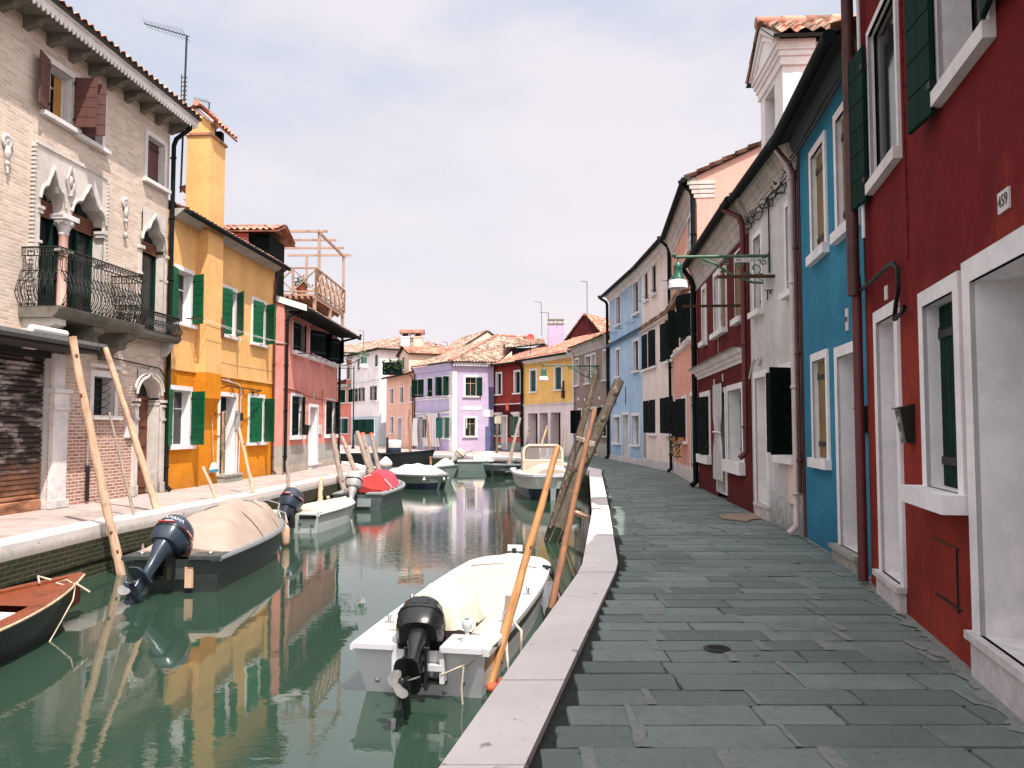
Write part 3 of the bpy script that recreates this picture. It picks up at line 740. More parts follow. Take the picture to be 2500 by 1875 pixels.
    for i in range(4):
        for j in range(2):
            x=d0+.08+j*(d1-d0-.1)/2; m.box(x,x+(d1-d0)/2-.12,.275,.30,.15+i*.5,.55+i*.5)
    m.box(d0,d1,.26,.34,zs+.02,zs+.1); m.ball((d0+.35,.25,1.5),.05,1,8)
    m.build('door_leaf',[brownwood,iron],o)
    m=MB(); m.box(d0,d1,.32,.34,zs+.1,dtop,0); m.tube([((d0+d1)/2,.3,zs+.1),((d0+d1)/2,.3,dtop-.1)],.012,5,1); m.build('pane',[glass,iron],o)
    # meter box
    x0,x1,z0,z1=F.rect((304,1026),(322,1068)); m=MB(); m.box(x0,x1,-.08,0,z0,z1,0)
    for i in range(3): m.lathe([(0,.085),(.06,.085)],((x0+x1)/2,-.0,z0+(z1-z0)*(i+.5)/3),8,1,(0,-1,0))
    m.build('meter_box',[white,dark],r)
    x,_=F.sz(208,1200); cable(r,[(x,-.04,.05),(x,-.04,.8)],.045,iron,'conduit'); cable(r,[(x,-.03,.8),(x,-.03,2.1)],.014,curt,'conduit')
    cable(r,[(cx1+.0,-.06,cz-.05),(cx1+1.2,-.06,cz-.12),(L-.35,-.06,cz-.2),(L-.12,-.1,cz-.42)],.018)
    pipe(r,L+.02,0,H+.0,gut,.06,-.1,.5)
    # timber and stone eaves
    ov=.55
    n=int(L/.68)
    for i in range(n+1):
        m=MB(); x=i*L/n; m.prism([(0,H-.02),(-ov+.05,H-.02),(-ov+.05,H-.08),(-ov*.62,H-.11),(-ov*.5,H-.18),(-.12,H-.22),(0,H-.26)],x-.08,x+.08,0); m.build('bracket',[shadestone],r)
    m=MB(); m.box(0,L+.25,-ov,.0,H-.02,H+.05,0); m.build('soffit',[shadestone],r)
    m=MB(); m.prism([(-ov,H-.0),(-ov-.05,H-.0),(-ov-.05,H+.12),(-ov-.09,H+.14),(-ov-.09,H+.2),(-ov,H+.2)],0,L+.3)
    nn=int((L+.3)/.13)
    for i in range(nn):
        x=i*.13; m.add([(x,-ov-.055,H+.0),(x+.12,-ov-.055,H+.0),(x+.06,-ov-.055,H-.1),(x,-ov-.02,H),(x+.12,-ov-.02,H),(x+.06,-ov-.02,H-.1)],[(0,2,1),(3,4,5),(0,1,4,3),(1,2,5,4),(2,0,3,5)])
    m.box(L,L+.3,-ov,0,H-.0,H+.18); m.build('cornice',[white],r)
    roof(r,L,H+.46,D,1.7,ov+.14,tile,0,.32,gutter=False)
palazzo()

# ===== yellow house
def yellowhouse():
    F=Fac((-8.9,20.62),(-8.39,28.0)); r=hroot('yellow_house',F,'bright yellow house with green shutters and a tall chimney on the left bank')
    H=7.3; L=F.L; D=7; band=F.sz(412,899)[1]
    W=[((431,650),(465,797)),((536,694),(573,823)),((617,742),(645,842)),((417,950),(461,1084)),((609,970),(641,1082))]
    rc=[F.rect(*w) for w in W]; 
    up=(rc[0][2]+rc[1][2]+rc[2][2])/3; ut=(rc[0][3]+rc[1][3]+rc[2][3])/3
    rc=[(a,b,up,ut) if i<3 else (a,b,c,d) for i,(a,b,c,d) in enumerate(rc)]
    lo=(rc[3][2]+rc[4][2])/2; lt=(rc[3][3]+rc[4][3])/2; rc[3]=(*rc[3][:2],lo,lt); rc[4]=(*rc[4][:2],lo,lt)
    dr=F.rect((537,966),(572,1161)); dr=(dr[0],dr[1],.22,dr[3])
    wall('wall',r,L,H,D,rc+[(dr[0],dr[1],0,dr[3])],[yel,yel_low],[(band,1)])
    angs=[(168,62),(10,42),(12,52),(160,62),(14,52)]
    for q,a in zip(rc,angs): window(r,q,whitetrim,.12,.2,True,a,green,boards=7)
    o=window(r,dr,whitetrim,.12,.32,False,None,kind='door',pane='panel',pan=dgreen)
    step(r,dr[0]-.1,dr[1]+.1,.22,.22,grey_pl)
    m=MB(); m.prism([(0,band-.02),(-.04,band-.02),(-.04,band+.03),(0,band+.03)],0,L); m.build('string_course',[yel],r)
    # chimney breast and stack
    bx0=F.sz(478,800)[0]; bx1=bx0+1.0; pr=.30; zb=2.45
    m=MB(); m.prism([(0,zb-.25),(-pr,zb+.15),(-pr,H-.12),(0,H-.12)],bx0,bx1,0)
    m2=MB(); m2.prism([(0,zb-.6),(-pr-.003,zb),(-pr-.003,band),(0,band)],bx0-.003,bx1+.003,0)
    m.build('chimney_breast',[yel],r); m2.build('chimney_breast',[yel_low],r)
    c=MB(); y0,y1=-pr,.38; zt=9.85
    c.box(bx0,bx1,y0,y1,H-.1,zt,0); e=.05; c.box(bx0-e,bx1+e,y0-e,y1+e,zt,zt+.07,3); 
    c.box(bx0,bx0+.28,y0,y1,zt+.07,zt+.42,0); c.box(bx1-.2,bx1,y0+.05,y1-.05,zt+.07,zt+.42,2); c.box(bx0+.28,bx1-.2,y0+.1,y1-.1,zt+.07,zt+.35,2)
    ym=(y0+y1)/2; zr=zt+.82
    c.add([(bx0,y0,zt+.42),(bx0,y1,zt+.42),(bx0,ym,zr-.08)],[(0,1,2)],0)
    for s_ in (-1,1): c.bar((bx0-.04,ym+s_*.44,zt+.36),(bx0-.04,ym,zr-.1),.09,.1,4)
    tilepatch(c,(bx0-.14,y0-.2,zt+.30),(bx1+.35,y0-.2,zt+.30),(bx1+.35,ym,zr),(bx0-.14,ym,zr),1,row=.3,pitch=.19)
    tilepatch(c,(bx1+.35,y1+.2,zt+.30),(bx0-.14,y1+.2,zt+.30),(bx0-.14,ym,zr),(bx1+.35,ym,zr),1,row=.3,pitch=.19)
    ridgecap(c,(bx0-.2,ym,zr+.05),(bx1+.35,ym,zr+.05),.09,1)
    c.build('chimney',[yel,tile_r,dark,tile,whitetrim],r)
    roof(r,L,H+.1,D,1.5,.42,tile_r,0,.1)
    m=MB(); m.prism([(0,H-.16),(-.12,H-.14),(-.36,H+.06),(0,H+.06)],0,L); m.build('cornice',[grey_pl],r)
    # roof dormer behind the stack
    m=MB(); x0,x1=.05,1.35; yq=1.6
    m.box(x0,x1,yq,yq+2.2,H+.2,H+2.05,0); 
    tilepatch(m,(x0-.2,yq-.3,H+1.95),(x1+.2,yq-.3,H+1.95),(x1+.2,yq+1.1,H+2.5),(x0-.2,yq+1.1,H+2.5),1)
    m.build('dormer',[yel,tile],r)
    pipe(r,L-.12,0,H,brownpipe,.045,-.07,.42)
    x0,z0=F.sz(432*1.0+82,800); x,_=F.sz(518,805); m=MB(); m.box(x-.08,x+.08,-pr-.03,-pr,z0-.28,z0+.28); m.build('vent_grille',[brownpipe],r)
    # wrought-iron awning frame over the door
    m=MB(); xa=dr[0]-.15; xb=dr[1]+1.2; z=dr[3]+.28
    m.tube([(xa,-.3,z),(xb,-.35,z-.02)],.018,6); m.tube([(xa,0,z-.1),(xa,-.3,z)],.014,5); m.tube([(xb,0,z-.1),(xb,-.35,z-.02)],.014,5)
    for k in range(3):
        cx=xa+.25+k*.75; pts=[(cx+.16*math.cos(t*.7)*(1-t/14),-.3,z-.16+.14*math.sin(t*.7)*(1-t/14)) for t in range(12)]
        m.tube(pts,.009,4,0,False)
        m.tube([(cx,-.3,z-.02),(cx+.3,-.3,z-.3),(cx+.65,-.3,z-.1)],.009,4,0,False)
    for k in range(5): m.tube([(xb-.75+k*.14,-.33,z-.04),(xb-.79+k*.14,-.33,z-.12),(xb-.70+k*.14,-.33,z-.18),(xb-.76+k*.14,-.33,z-.22)],.011,4,0,False)
    m.build('awning_frame',[iron],r)
    numplate(r,(dr[0]+dr[1])/2,z+.22)
    x=F.sz(582,1100)[0]; cable(r,[(x-.05,-.03,0),(x,-.03,1.2),(x+.03,-.03,2.2),(x+.03,-.03,band-.35),(x-.12,-.03,band-.18),(x-1.0,-.03,band-.12),(x-1.35,-.03,band-.1)],.022,pinkpipe,'conduit')
    m=MB(); x,z=F.sz(578,1030); m.box(x-.14,x+.04,-.1,0,z-.25,z+.35,0); m.box(x+.02,x+.18,-.13,0,z+.05,z+.28,1); m.build('meter_box',[grey_pl,mailm],r)
    x0,z0=F.sz(517,1010); cable(r,[(x0+.15,-.03,z0),(x0+.55,-.03,z0),(x0+.55,-.03,z0-.65),(x0+.15,-.03,z0-.65)],.014,rust,'gas_pipe')
    # washing lines along the first floor
    for (za,dy) in ((5.05,.3),(5.0,.42)):
        pass
    za=F.sz(447,765,.4)[1]
    m=MB(); m.tube([(.9,0,za),(.9,-.5,za)],.018,5,1); m.tube([(L+.0,0,za),(L+.0,-.55,za)],.018,5,1)
    for y in (-.33,-.47): m.tube([(.9,y,za),(L*.5,y,za-.05),(L,y,za)],.007,4,0)
    m.build('washing_line',[curt,rust],r)
    # straw garland at the door
    return F,r,dr
YF,YR,YD=yellowhouse()

# ===== coral house with the roof terrace
def coralhouse():
    F=Fac((-8.03,28.0),(-7.97,36.4)); r=hroot('coral_house',F,'coral pink house with dark shutters, grey plinth and wooden roof terrace on the left bank')
    H=5.95; L=F.L; D=8
    W=[F.rect((715,790),(740,857)),F.rect((756,802),(780,882)),F.rect((795,822),(815,892)),F.rect((712,964),(734,1062)),F.rect((795,980),(815,1061))]
    ub=(W[0][2]+W[1][2]+W[2][2])/3; W=[(a,b,ub if i<3 else c,5.5 if i<3 else d) for i,(a,b,c,d) in enumerate(W)]
    lb=(W[3][2]+W[4][2])/2; lt=(W[3][3]+W[4][3])/2; W[3]=(*W[3][:2],lb,lt); W[4]=(*W[4][:2],lb,lt)
    dr=F.rect((756,993),(773,1131)); dr=(dr[0],dr[1],.18,dr[3])
    zp=.98
    wall('wall',r,L,H,D,W+[(dr[0],dr[1],0,dr[3])],[pinkp,grey_pl,tanplinth],[(.28,2),(zp,1)],rise=1.2)
    ang=[(2,18),(30,45),(30,40),(2,22),(2,22)]
    for i,(q,a) in enumerate(zip(W,ang)): window(r,q,whitetrim if i>2 else None,.11 if i>2 else .05,.2,True,a,dshut,style='v',silh=.14,sillp=.14)
    window(r,dr,whitetrim,.12,.35,False,None,kind='door',pane='panel',pan=whitetrim)
    step(r,dr[0]-.12,dr[1]+.12,.18,.14,istria)
    pipe(r,.03,0,H,gut,.06,-.1,.55,xo=.5); pipe(r,L-.03,0,H,gut,.06,-.1,.9,xo=.5)
    m=MB(); m.box(-.03,L+.5,-.75,0,H-.1,H+.02,0)
    for i in range(17): m.box(i*.53,i*.53+.09,-.75,0,H-.2,H-.1,0)
    m.build('eaves',[soffit],r)
    roof(r,L+.5,H+.05,D,1.25,.85,tile_r,.06,0)
    m=MB(); sl=1.25/4; m.add([(-.07,-.8,H-.22),(-.07,4,H-.22+sl*4.8),(-.07,4,H+.0+sl*4.8),(-.07,-.8,H+.0),(-.02,-.8,H-.22),(-.02,4,H-.22+sl*4.8),(-.02,4,H+.0+sl*4.8),(-.02,-.8,H+.0)],[(0,1,2,3),(4,7,6,5),(0,4,5,1),(3,2,6,7)]); m.build('verge_board',[whitetrim],r)
    numplate(r,(dr[0]+dr[1])/2,dr[3]+.45,None,.14,.26)
    z=3.05; cable(r,[(-.02,-.03,z),(1.2,-.03,z-.02),(2.5,-.03,z-.12),(5,-.03,z-.2),(L,-.03,z-.25)],.025,pinkp,'conduit')
    cable(r,[(5.6,-.04,z+.15),(5.6,-.04,z-.9)],.03,pinkp,'conduit')
    za=4.35; m=MB(); m.tube([(1.2,0,za),(1.2,-.75,za)],.018,5,1); m.tube([(L+.1,0,za),(L+.1,-.75,za)],.018,5,1)
    for y in (-.35,-.5,-.65): m.tube([(1.2,y,za),(L*.6,y,za-.06),(L+.1,y,za)],.007,4,0)
    m.build('washing_line',[curt,rust],r)
    m=MB(); 
    for i in (1,2):
        x=(W[i][0]+W[i][1])/2; m.box(x-.22,x+.22,-.2,-.04,W[i][2]+.01,W[i][2]+.14,1)
        for k in range(16): m.ball((x+random.uniform(-.2,.2),-.12+random.uniform(-.07,.07),W[i][2]+.2+random.uniform(-.03,.12)),.035,0,5)
    m.build('window_box',[leaf,whitetrim],r)
    # roof room beside the terrace
    m=MB(); x0,x1=1.7,3.6; 
    m.box(x0,x1,1.9,5.6,H+.3,8.95,0); m.box(x0-.004,x1+.004,1.1,1.9,H,8.9,2)
    tilepatch(m,(x0-.35,6.0,8.95),(x0-.35,.75,8.95),((x0+x1)/2,.75,9.45),((x0+x1)/2,6.0,9.45),1)
    tilepatch(m,(x1+.35,.75,8.95),(x1+.35,6.0,8.95),((x0+x1)/2,6.0,9.45),((x0+x1)/2,.75,9.45),1)
    m.build('dormer',[pinkp,tile_r,dshut],r)
    c=MB(); p=Vector((-9.9,31,0)); 
    chimneybox(c,2.6,3.4,3.9,4.7,H+1,10.6,0,1,trim=2); c.build('chimney',[pinkp,tile_r,grey_pl,dark],r)
    # wooden roof terrace (altana)
    T=MB(); yc=-.12; yb=1.75; x0,x1=3.85,9.1; zd=7.0
    zr=zd+1.05
    T.box(x0,x1,yc,yb,zd-.08,zd,0)
    for x in (x0,x0+.02+(x1-x0)/2,x1-.1):
        for y in (yc,yb-.12): T.box(x,x+.12,y,y+.12,H+.1 if x<L else H-.3,zd-.08,0)
    for i in range(8): T.box(x0-.1,x1+.05,yc+.02+i*.24,yc+.10+i*.24,zd-.2,zd-.08,0)
    t=T.build('terrace',[tanwood],r)
    m=MB()
    def xpanel(a,b,n):
        a=Vector(a);b=Vector(b)
        for i in range(n):
            p=a.lerp(b,i/n);q=a.lerp(b,(i+1)/n); up=Vector((0,0,1))
            m.bar(p+up*.12,q+up*1.0,.05); m.bar(q+up*.12,p+up*1.0,.05); m.bar(p,p+up*1.05,.08)
        m.bar(b,b+Vector((0,0,1.05)),.08)
        m.bar(a+Vector((0,0,1.05)),b+Vector((0,0,1.05)),.09,.06); m.bar(a+Vector((0,0,.1)),b+Vector((0,0,.1)),.07,.06)
    xpanel((x0,yb,zd),(x0,yc,zd),2); xpanel((x0,yc,zd),(x1,yc,zd),6); xpanel((x1,yc,zd),(x1,yb,zd),2)
    m.build('railing',[tanwood],t)
    m=MB(); zp=9.65
    for x in (x0+.6,x1-.1): 
        for y in (yc+.04,yb-.1): m.bar((x,y,zd),(x,y,zp),.1)
    for y in (yc+.04,): m.bar((x0+.3,y,zp),(x1+.2,y,zp-.0),.08,.1)
    for k in range(4):
        x=x0+.62+k*(x1-x0-.7)/3; m.bar((x,yc-.3,zp+.05),(x,yb+.8,zp+.05),.07,.09)
    m.build('pergola',[tanwood],t)
    return F,r
CF,CR=coralhouse()
# ===== right bank, from near to far
def redhouse():
    F=Fac((3.74,8.4),(1.5,-1.56)); r=hroot('red_house',F,'deep red house nearest on the right with worn plaster and white stone steps')
    H=6.85; L=F.L; D=7
    u1=(F.sz(2130,300)[0],F.sz(2196,300)[0]); z1=F.sz(2141,437)[1]
    w1=(u1[0],u1[1],z1,z1+1.5)
    s2=F.sz(2303,200); e2=F.sz(2420,30); w2=(s2[0]-.0,e2[0],z1,z1+1.5)
    d1=F.rect((2145,790),(2205,1380)); d1=(d1[0],d1[1],.22,d1[3])
    lw=F.rect((2260,749),(2350,1206))
    d2x=F.sz(2384,900)[0]; d2z=F.sz(2384,684)[1]; d2=(d2x,d2x+1.15,.28,d2z)
    wall('wall',r,L,H,D,[w1,w2,(d1[0],d1[1],0,d1[3]),lw,(d2[0],d2[1],0,d2[3]),(d2[1]+1.0,d2[1]+1.9,1.1,2.7)],[redwall],rise=1.4)
    for q,a,dq in ((w1,(171,0),.03),(w2,(172,172),.2)):
        o=window(r,q,white,.07,dq,True,None,pane='dark',bars=False,sillx=.0,silh=.11,sillp=.05)
        h=q[3]-q[2]; shutter(o,q[0]-.04,q[2]-.16,.42,h+.1,a[0],'L',dgreen,-.06,boards=6)
        (shutter(o,q[1]+.04,q[2]+.02,.45,h-.03,a[1],'R',dgreen,-.06,boards=6) if a[1] else None)
    window(r,d1,whitetrim,.12,.55,False,None,kind='door',pane='panel',pan=whitetrim)
    window(r,lw,whitetrim,.12,.15,True,'closed',dgreen,style='v',sillp=.15,silh=.13,sillx=.04)
    window(r,d2,whitetrim,.15,.85,False,None,kind='door',pane='panel',pan=whitetrim)
    window(r,(d2[1]+1.0,d2[1]+1.9,1.1,2.7),whitetrim,.12,.3,True,'closed',dgreen,style='v')
    step(r,d1[0]-.1,d1[1]+.1,.22,.06,istria); step(r,d2[0]-.12,d2[1]+.15,.28,.05,istria)
    x,z=F.sz(2454,490); numplate(r,x,z,'459',.17,.125)
    x,z=F.sz(2165,715); numplate(r,x,z,None,.1,.13)
    x,z=F.sz(2105,1250); 
    m=MB(); m.tube([(.04,-.09,0.02),(.04,-.09,3.1),(.02,-.09,3.2)],.05,8,0); m.build('drainpipe',[brickred],r)
    m=MB(); x=.06; m.tube([(x,-.12,3.0),(x,-.12,H-.5),(x,-.3,H-.2),(x,-.4,H)],.065,10); m.build('drainpipe',[brownpipe],r)
    xq=F.sz(2122,480)[0]; cable(r,[(xq,-.06,3.55),(xq,-.06,H-.4)],.022,curt,'conduit')
    for k in range(3): cable(r,[(xq+k*.012,-.05,2.9),(xq+.02-k*.015,-.06,3.2),(xq,-.06,3.56)],.007,iron,'cable')
    # bundle of twisted cables
    pts=[F.sz(*p) for p in ((2095,717),(2118,708),(2150,685),(2180,655),(2203,641),(2213,655),(2215,700),(2208,750),(2205,779),(2225,760),(2232,745))]
    P=[(x,-.07,z) for x,z in pts]; m=MB()
    for k in range(5):
        a=k*1.256; Q=[]
        for i in range(len(P)-1):
            for s_ in range(5):
                t=s_/5; p=Vector(P[i]).lerp(Vector(P[i+1]),t); an=a+(i*5+s_)*.9; Q.append(p+Vector((.0,math.cos(an)*.014,math.sin(an)*.016)))
        m.tube(Q,.008,4,0,False)
    m.build('cable',[iron],r)
    x=F.sz(2214,400)[0]; m=MB(); m.tube([(x,-.012,F.sz(2213,640)[1]),(x,-.012,H-.5)],.006,4)
    for i in range(14): m.box(x-.012,x+.012,-.02,0,3.3+i*.24,3.3+i*.24+.02)
    m.build('cable',[redwall],r)
    hx0,hz1=F.sz(2286,1318); hx1,hz0=F.sz(2341,1480); m=MB(); m.box(hx0,hx1,-.008,.0,hz0,hz1,0)
    m.box(hx1,hx1+.012,-.012,0,hz0-.05,hz1,1); m.box(hx0-.05,hx1+.05,-.01,0,hz1,hz1+.01,1); m.box(hx0-.05,hx1+.08,-.01,0,hz0-.02,hz0-.008,1); m.build('meter_hatch',[redwall,iron],r)
    roof(r,L,H,D,1.4,.34,tile,0,0); 
    m=MB(); m.box(0,L,-.32,0,H-.1,H-.02); m.build('eaves',[soffit],r)
    return F,r
brickred=simple('dark_red_pipe_paint',(.12,.018,.02),.6,0,.3,6)
RF,RR=redhouse()
def bluehouse():
    F=Fac((4.34,11.9),(3.84,8.45)); r=hroot('blue_house',F,'strong blue house with ochre closed shutters beside the deep red one')
    H=6.0; L=F.L; D=7
    w1=F.rect((1983,388),(2018,597)); w2=F.rect((2044,296),(2092,527)); zb=(w1[2]+w2[2])/2; zt=(w1[3]+w2[3])/2
    w1=(w1[0],w1[1],zb,zt); w2=(w2[0],w2[1],zb,zt)
    l1=F.rect((1987,884),(2024,1122)); dr=F.rect((2048,873),(2107,1374)); dr=(dr[0],dr[1],.18,dr[3])
    wall('wall',r,L,H,D,[w1,w2,l1,(dr[0],dr[1],0,dr[3])],[blue],rise=1.4)
    for q in (w1,w2,l1): window(r,q,whitetrim,.11,.11,True,'closed',olive,style='v',sillx=.03,silh=.13,sillp=.06)
    window(r,dr,whitetrim,.13,.6,False,None,kind='door',pane='panel',pan=dgreen)
    step(r,dr[0]-.15,dr[1]+.1,.18,.1,grey_pl)
    x,z=F.sz(2069,780); numplate(r,x,z,'88',.11,.26)
    m=MB(); m.box(0,L,-.30,0,H-.06,H-.03,0); m.prism([(0,H-.25),(-.1,H-.2),(-.14,H-.03),(0,H-.03)],0,L,1); m.build('eaves',[soffit,maroon_c],r)
    cs=[[(0,-.12,H-.3),(L*.3,-.13,H-.34),(L*.6,-.12,H-.28),(L,-.12,H-.33)],[(0,-.14,H-.4),(L*.5,-.13,H-.42),(L,-.14,H-.38)]]
    for c in cs: cable(r,c,.014)
    roof(r,L,H,D,1.4,.32,tile,0,0)
    pipe(r,-.03,.5,H,brownpipe,.03,-.06,.3,shoe=False)
    return F,r
maroon_c=simple('dark_blue_grey_moulding',(.05,.07,.09),.8)
BF,BR=bluehouse()
def whitehouse():
    F=Fac((4.55,15.15),(4.34,11.92)); r=hroot('white_house',F,'weathered grey-white house with a tall pedimented dormer on the right bank')
    H=6.1; L=F.L; D=7
    w1=F.rect((1842,590),(1862,757)); w2=F.rect((1921,505),(1941,702)); zb=(w1[2]+w2[2])/2; zt=(w1[3]+w2[3])/2
    w1=(w1[0],w1[1],zb,zt); w2=(w2[0],w2[1],zb,zt)
    dr=F.rect((1846,925),(1877,1240)); dr=(dr[0],dr[1],.25,dr[3]); lw=F.rect((1907,905),(1945,1113))
    wall('wall',r,L,H,D,[w1,w2,(dr[0],dr[1],0,dr[3]),lw],[greyw],rise=1.4)
    for i,q in enumerate((w1,w2)): window(r,q,whitetrim,.1,.15,True,'closed',(simple('moss_green_shutter_paint',(.07,.12,.04),.7) if i==0 else greyw),style='v',silh=.1,sillx=.02)
    window(r,dr,whitetrim,.12,.5,False,None,kind='door',pane='panel',pan=whitetrim)
    step(r,dr[0]-.08,dr[1]+.08,.25,.04,istria)
    window(r,lw,whitetrim,.1,.2,True,(168,112),dshut,silh=.13,boards=6)
    pipe(r,L-.14,0,H-.05,pinkpipe,.048,-.08,.28)
    m=MB(); m.box(L-.02,L+.1,-.02,.1,0,H); m.build('corner_strip',[brownpipe],r)
    cornicep(r,0,L,H-.4,.36,.2,cornice)
    for k,zz in enumerate((H-.55,H-.62,H-.7)):
        pts=[(i*L/14,-.05-.03*math.sin(i*2+k),zz+.04*math.sin(i*1.7+k*2)) for i in range(15)]; cable(r,pts,.013)
    m=MB(); rr=random.Random(3)
    for i in range(70):
        x=rr.uniform(0,L); z=H-.6+rr.uniform(-.1,.12); m.bar((x,-.06,z),(x+rr.uniform(-.12,.12),-.08-rr.uniform(0,.05),z+rr.uniform(-.1,.1)),.012,.012)
    m.build('dry_creeper',[iron],r)
    x=F.sz(1884,700)[0]; cable(r,[(x,-.03,3.9),(x,-.03,H-.5)],.014); m=MB(); zq=F.sz(1888,680)[1]; m.box(x-.1,x+.12,-.12,0,zq-.18,zq+.1,0); m.tube([(x,-.07,zq-.18),(x,-.07,zq-.35)],.012,5,1); m.build('junction_box',[greyw,iron],r)
    m=MB(); za=F.sz(1900,672)[1]; m.box(L*.55,L*.55+.05,-.95,0,za,za+.05); m.build('line_bracket',[rust],r)
    cable(r,[(-.05,-.03,2.55),(.25,-.03,2.85),(.5,-.03,2.9),(.75,-.03,2.75),(.9,-.03,2.85)],.018,greyw,'cable')
    hx0,hz1=F.sz(1928,1163); m=MB(); m.box(hx0,hx0+.4,-.02,0,.4,1.15,0); m.box(hx0+.03,hx0+.37,-.03,-.02,.43,1.12,1); m.build('meter_hatch',[grey_pl,cream],r)
    roof(r,L,H,D,1.4,.26,tile,0,0)
    # pedimented dormer flush with the front
    d0=F.sz(1857,250)[0]; d1=F.sz(1911,200)[0]; zt=7.5; dep=3.0; zo=F.sz(1866,300)[1]
    hz=(F.sz(1872,232)[1]); wx=((d0+d1)/2-.32,(d0+d1)/2+.32); dh=(wx[0],wx[1],6.35,7.35)
    m=MB()
    for a,b,c,e in cells(d0,d1,H,zt,[dh]): m.add([(a,.0,c),(b,.0,c),(b,.0,e),(a,.0,e)],[(0,1,2,3)])
    for x in (d0,d1): m.add([(x,0,H),(x,dep,H),(x,dep,zt),(x,0,zt)],[(0,1,2,3)])
    o=m.build('dormer',[farwhite],r,False); xm=(d0+d1)/2; 
    w=window(o,dh,None,0,.25,False,None,pane='dark',bars=False); del w
    m=MB()
    for (h0,h1,p) in ((zt-.02,zt+.12,.04),(zt+.12,zt+.21,.07),(zt+.21,zt+.3,.10),(zt+.3,zt+.36,.13)):
        m.box(d0-p,d1+p,-p,.5,h0,h1)
    zp=zt+.36; za=zp+.55; e=.14
    m.add([(d0-e,-.1,zp),(d1+e,-.1,zp),(xm,-.1,za),(d0-e,.4,zp),(d1+e,.4,zp),(xm,.4,za)],[(0,1,2),(5,4,3)])
    for q in (d0-e,d1+e):
        m.bar((q,-.12,zp+.05),(xm,-.12,za+.03),.10,.10); m.bar((q*.8+xm*.2,-.11,zp+.04),(xm,-.11,za-.12),.05,.06)
    m.build('pediment',[farwhite],o)
    m=MB(); t=.12
    tilepatch(m,(d1+.25,-.2,zp+.0),(d1+.25,dep+1.4,zp+.0),(xm,dep+1.4,za+t),(xm,-.2,za+t),0,row=.3,mi2=1)
    tilepatch(m,(d0-.25,dep+1.4,zp),(d0-.25,-.2,zp),(xm,-.2,za+t),(xm,dep+1.4,za+t),0,row=.3,mi2=1)
    ridgecap(m,(xm,-.24,za+t+.04),(xm,dep+1.4,za+t+.04)); m.build('roof',[tile,soffit],o)
    m=MB(); m.box(d0,d1,.4,dep,zt,zp); m.build('wall',[farwhite],o)
    return F,r
WF,WR=whitehouse()
def maroonhouse():
    F=Fac((5.10,21.9),(4.56,15.2)); r=hroot('maroon_house',F,'dark maroon house with a heavy pale cornice and a white ledge over the ground floor')
    H=5.43; L=F.L; D=7
    W=[F.rect((1716,715),(1725,838)),F.rect((1745,682),(1758,812)),F.rect((1761,660),(1775,795)),F.rect((1796,620),(1816,762))]
    zb=sum(w[2] for w in W)/4; zt=min(5.22,sum(w[3] for w in W)/4)
    W=[(a,b,zb,zt) for a,b,c,d in W]
    g1=F.rect((1712,972),(1734,1110)); dr=F.rect((1751,962),(1776,1208)); g2=F.rect((1779,955),(1815,1130))
    gt=(g1[3]+g2[3])/2; gb=(g1[2]+g2[2])/2
    g1=(g1[0],g1[1],gb,gt); g2=(g2[0],g2[1],gb,gt); dr=(dr[0],dr[1]-.06,.12,gt)
    wall('wall',r,L,H+.7,D,W+[g1,g2,(dr[0],dr[1],0,dr[3])],[maroon],rise=1.4)
    for i,q in enumerate(W): window(r,q,whitetrim,.12 if i<2 else .05,.16 if i<2 else .33,True,None,pane='dark',silh=.12,revm=(brickrev if i>1 else None),sillx=.02)
    o=window(r,g1,whitetrim,.14,.3,True,(8,14),dshut,silh=.22); window(r,g2,whitetrim,.12,.30,True,'closed',tealshut,style='v',silh=.26)
    window(r,dr,whitetrim,.11,.45,False,None,kind='door',pane='panel',pan=dgreen)
    cornicep(r,0,L,H,.68,.26,cornice,steps=5,dent=.14)
    roof(r,L,H+.7,D,1.4,.32,tile,0,0)
    zl=F.sz(1760,893)[1]; x0=0.0; cornicep(r,x0,F.sz(1822,860)[0],zl-.12,.26,.22,whitetrim,'ledge',3)
    m=MB(); m.box(0,F.sz(1822,860)[0],-.26,0,zl+.14,zl+.17); m.build('ledge_top',[simple('mossy_lead',(.14,.13,.07),.9)],r)
    pipe(r,.04,0,H+.65,gut,.07,-.1,.35,xo=.1); pipe(r,L-.1,1.0,H+.65,brickred,.055,-.1,.35,xo=-.4)
    for (u,v) in ((1744,934),(1765,922)): x,z=F.sz(u,v); numplate(r,x,z,None,.1,.17)
    m=MB(); za=F.sz(1800,755)[1]; m.box(L-.9,L-.85,-1.15,0,za,za+.05); m.build('line_bracket',[rust],r)
    x=F.sz(1755,800)[0]; cable(r,[(x,-.02,3.3),(x,-.02,4.4)],.008,greyw)
    return F,r
brickrev=brickmat('tan_brick_reveal',(.40,.30,.20),(.33,.24,.16),(.30,.24,.18),bw=.25,rh=.075)
MF,MR=maroonhouse()
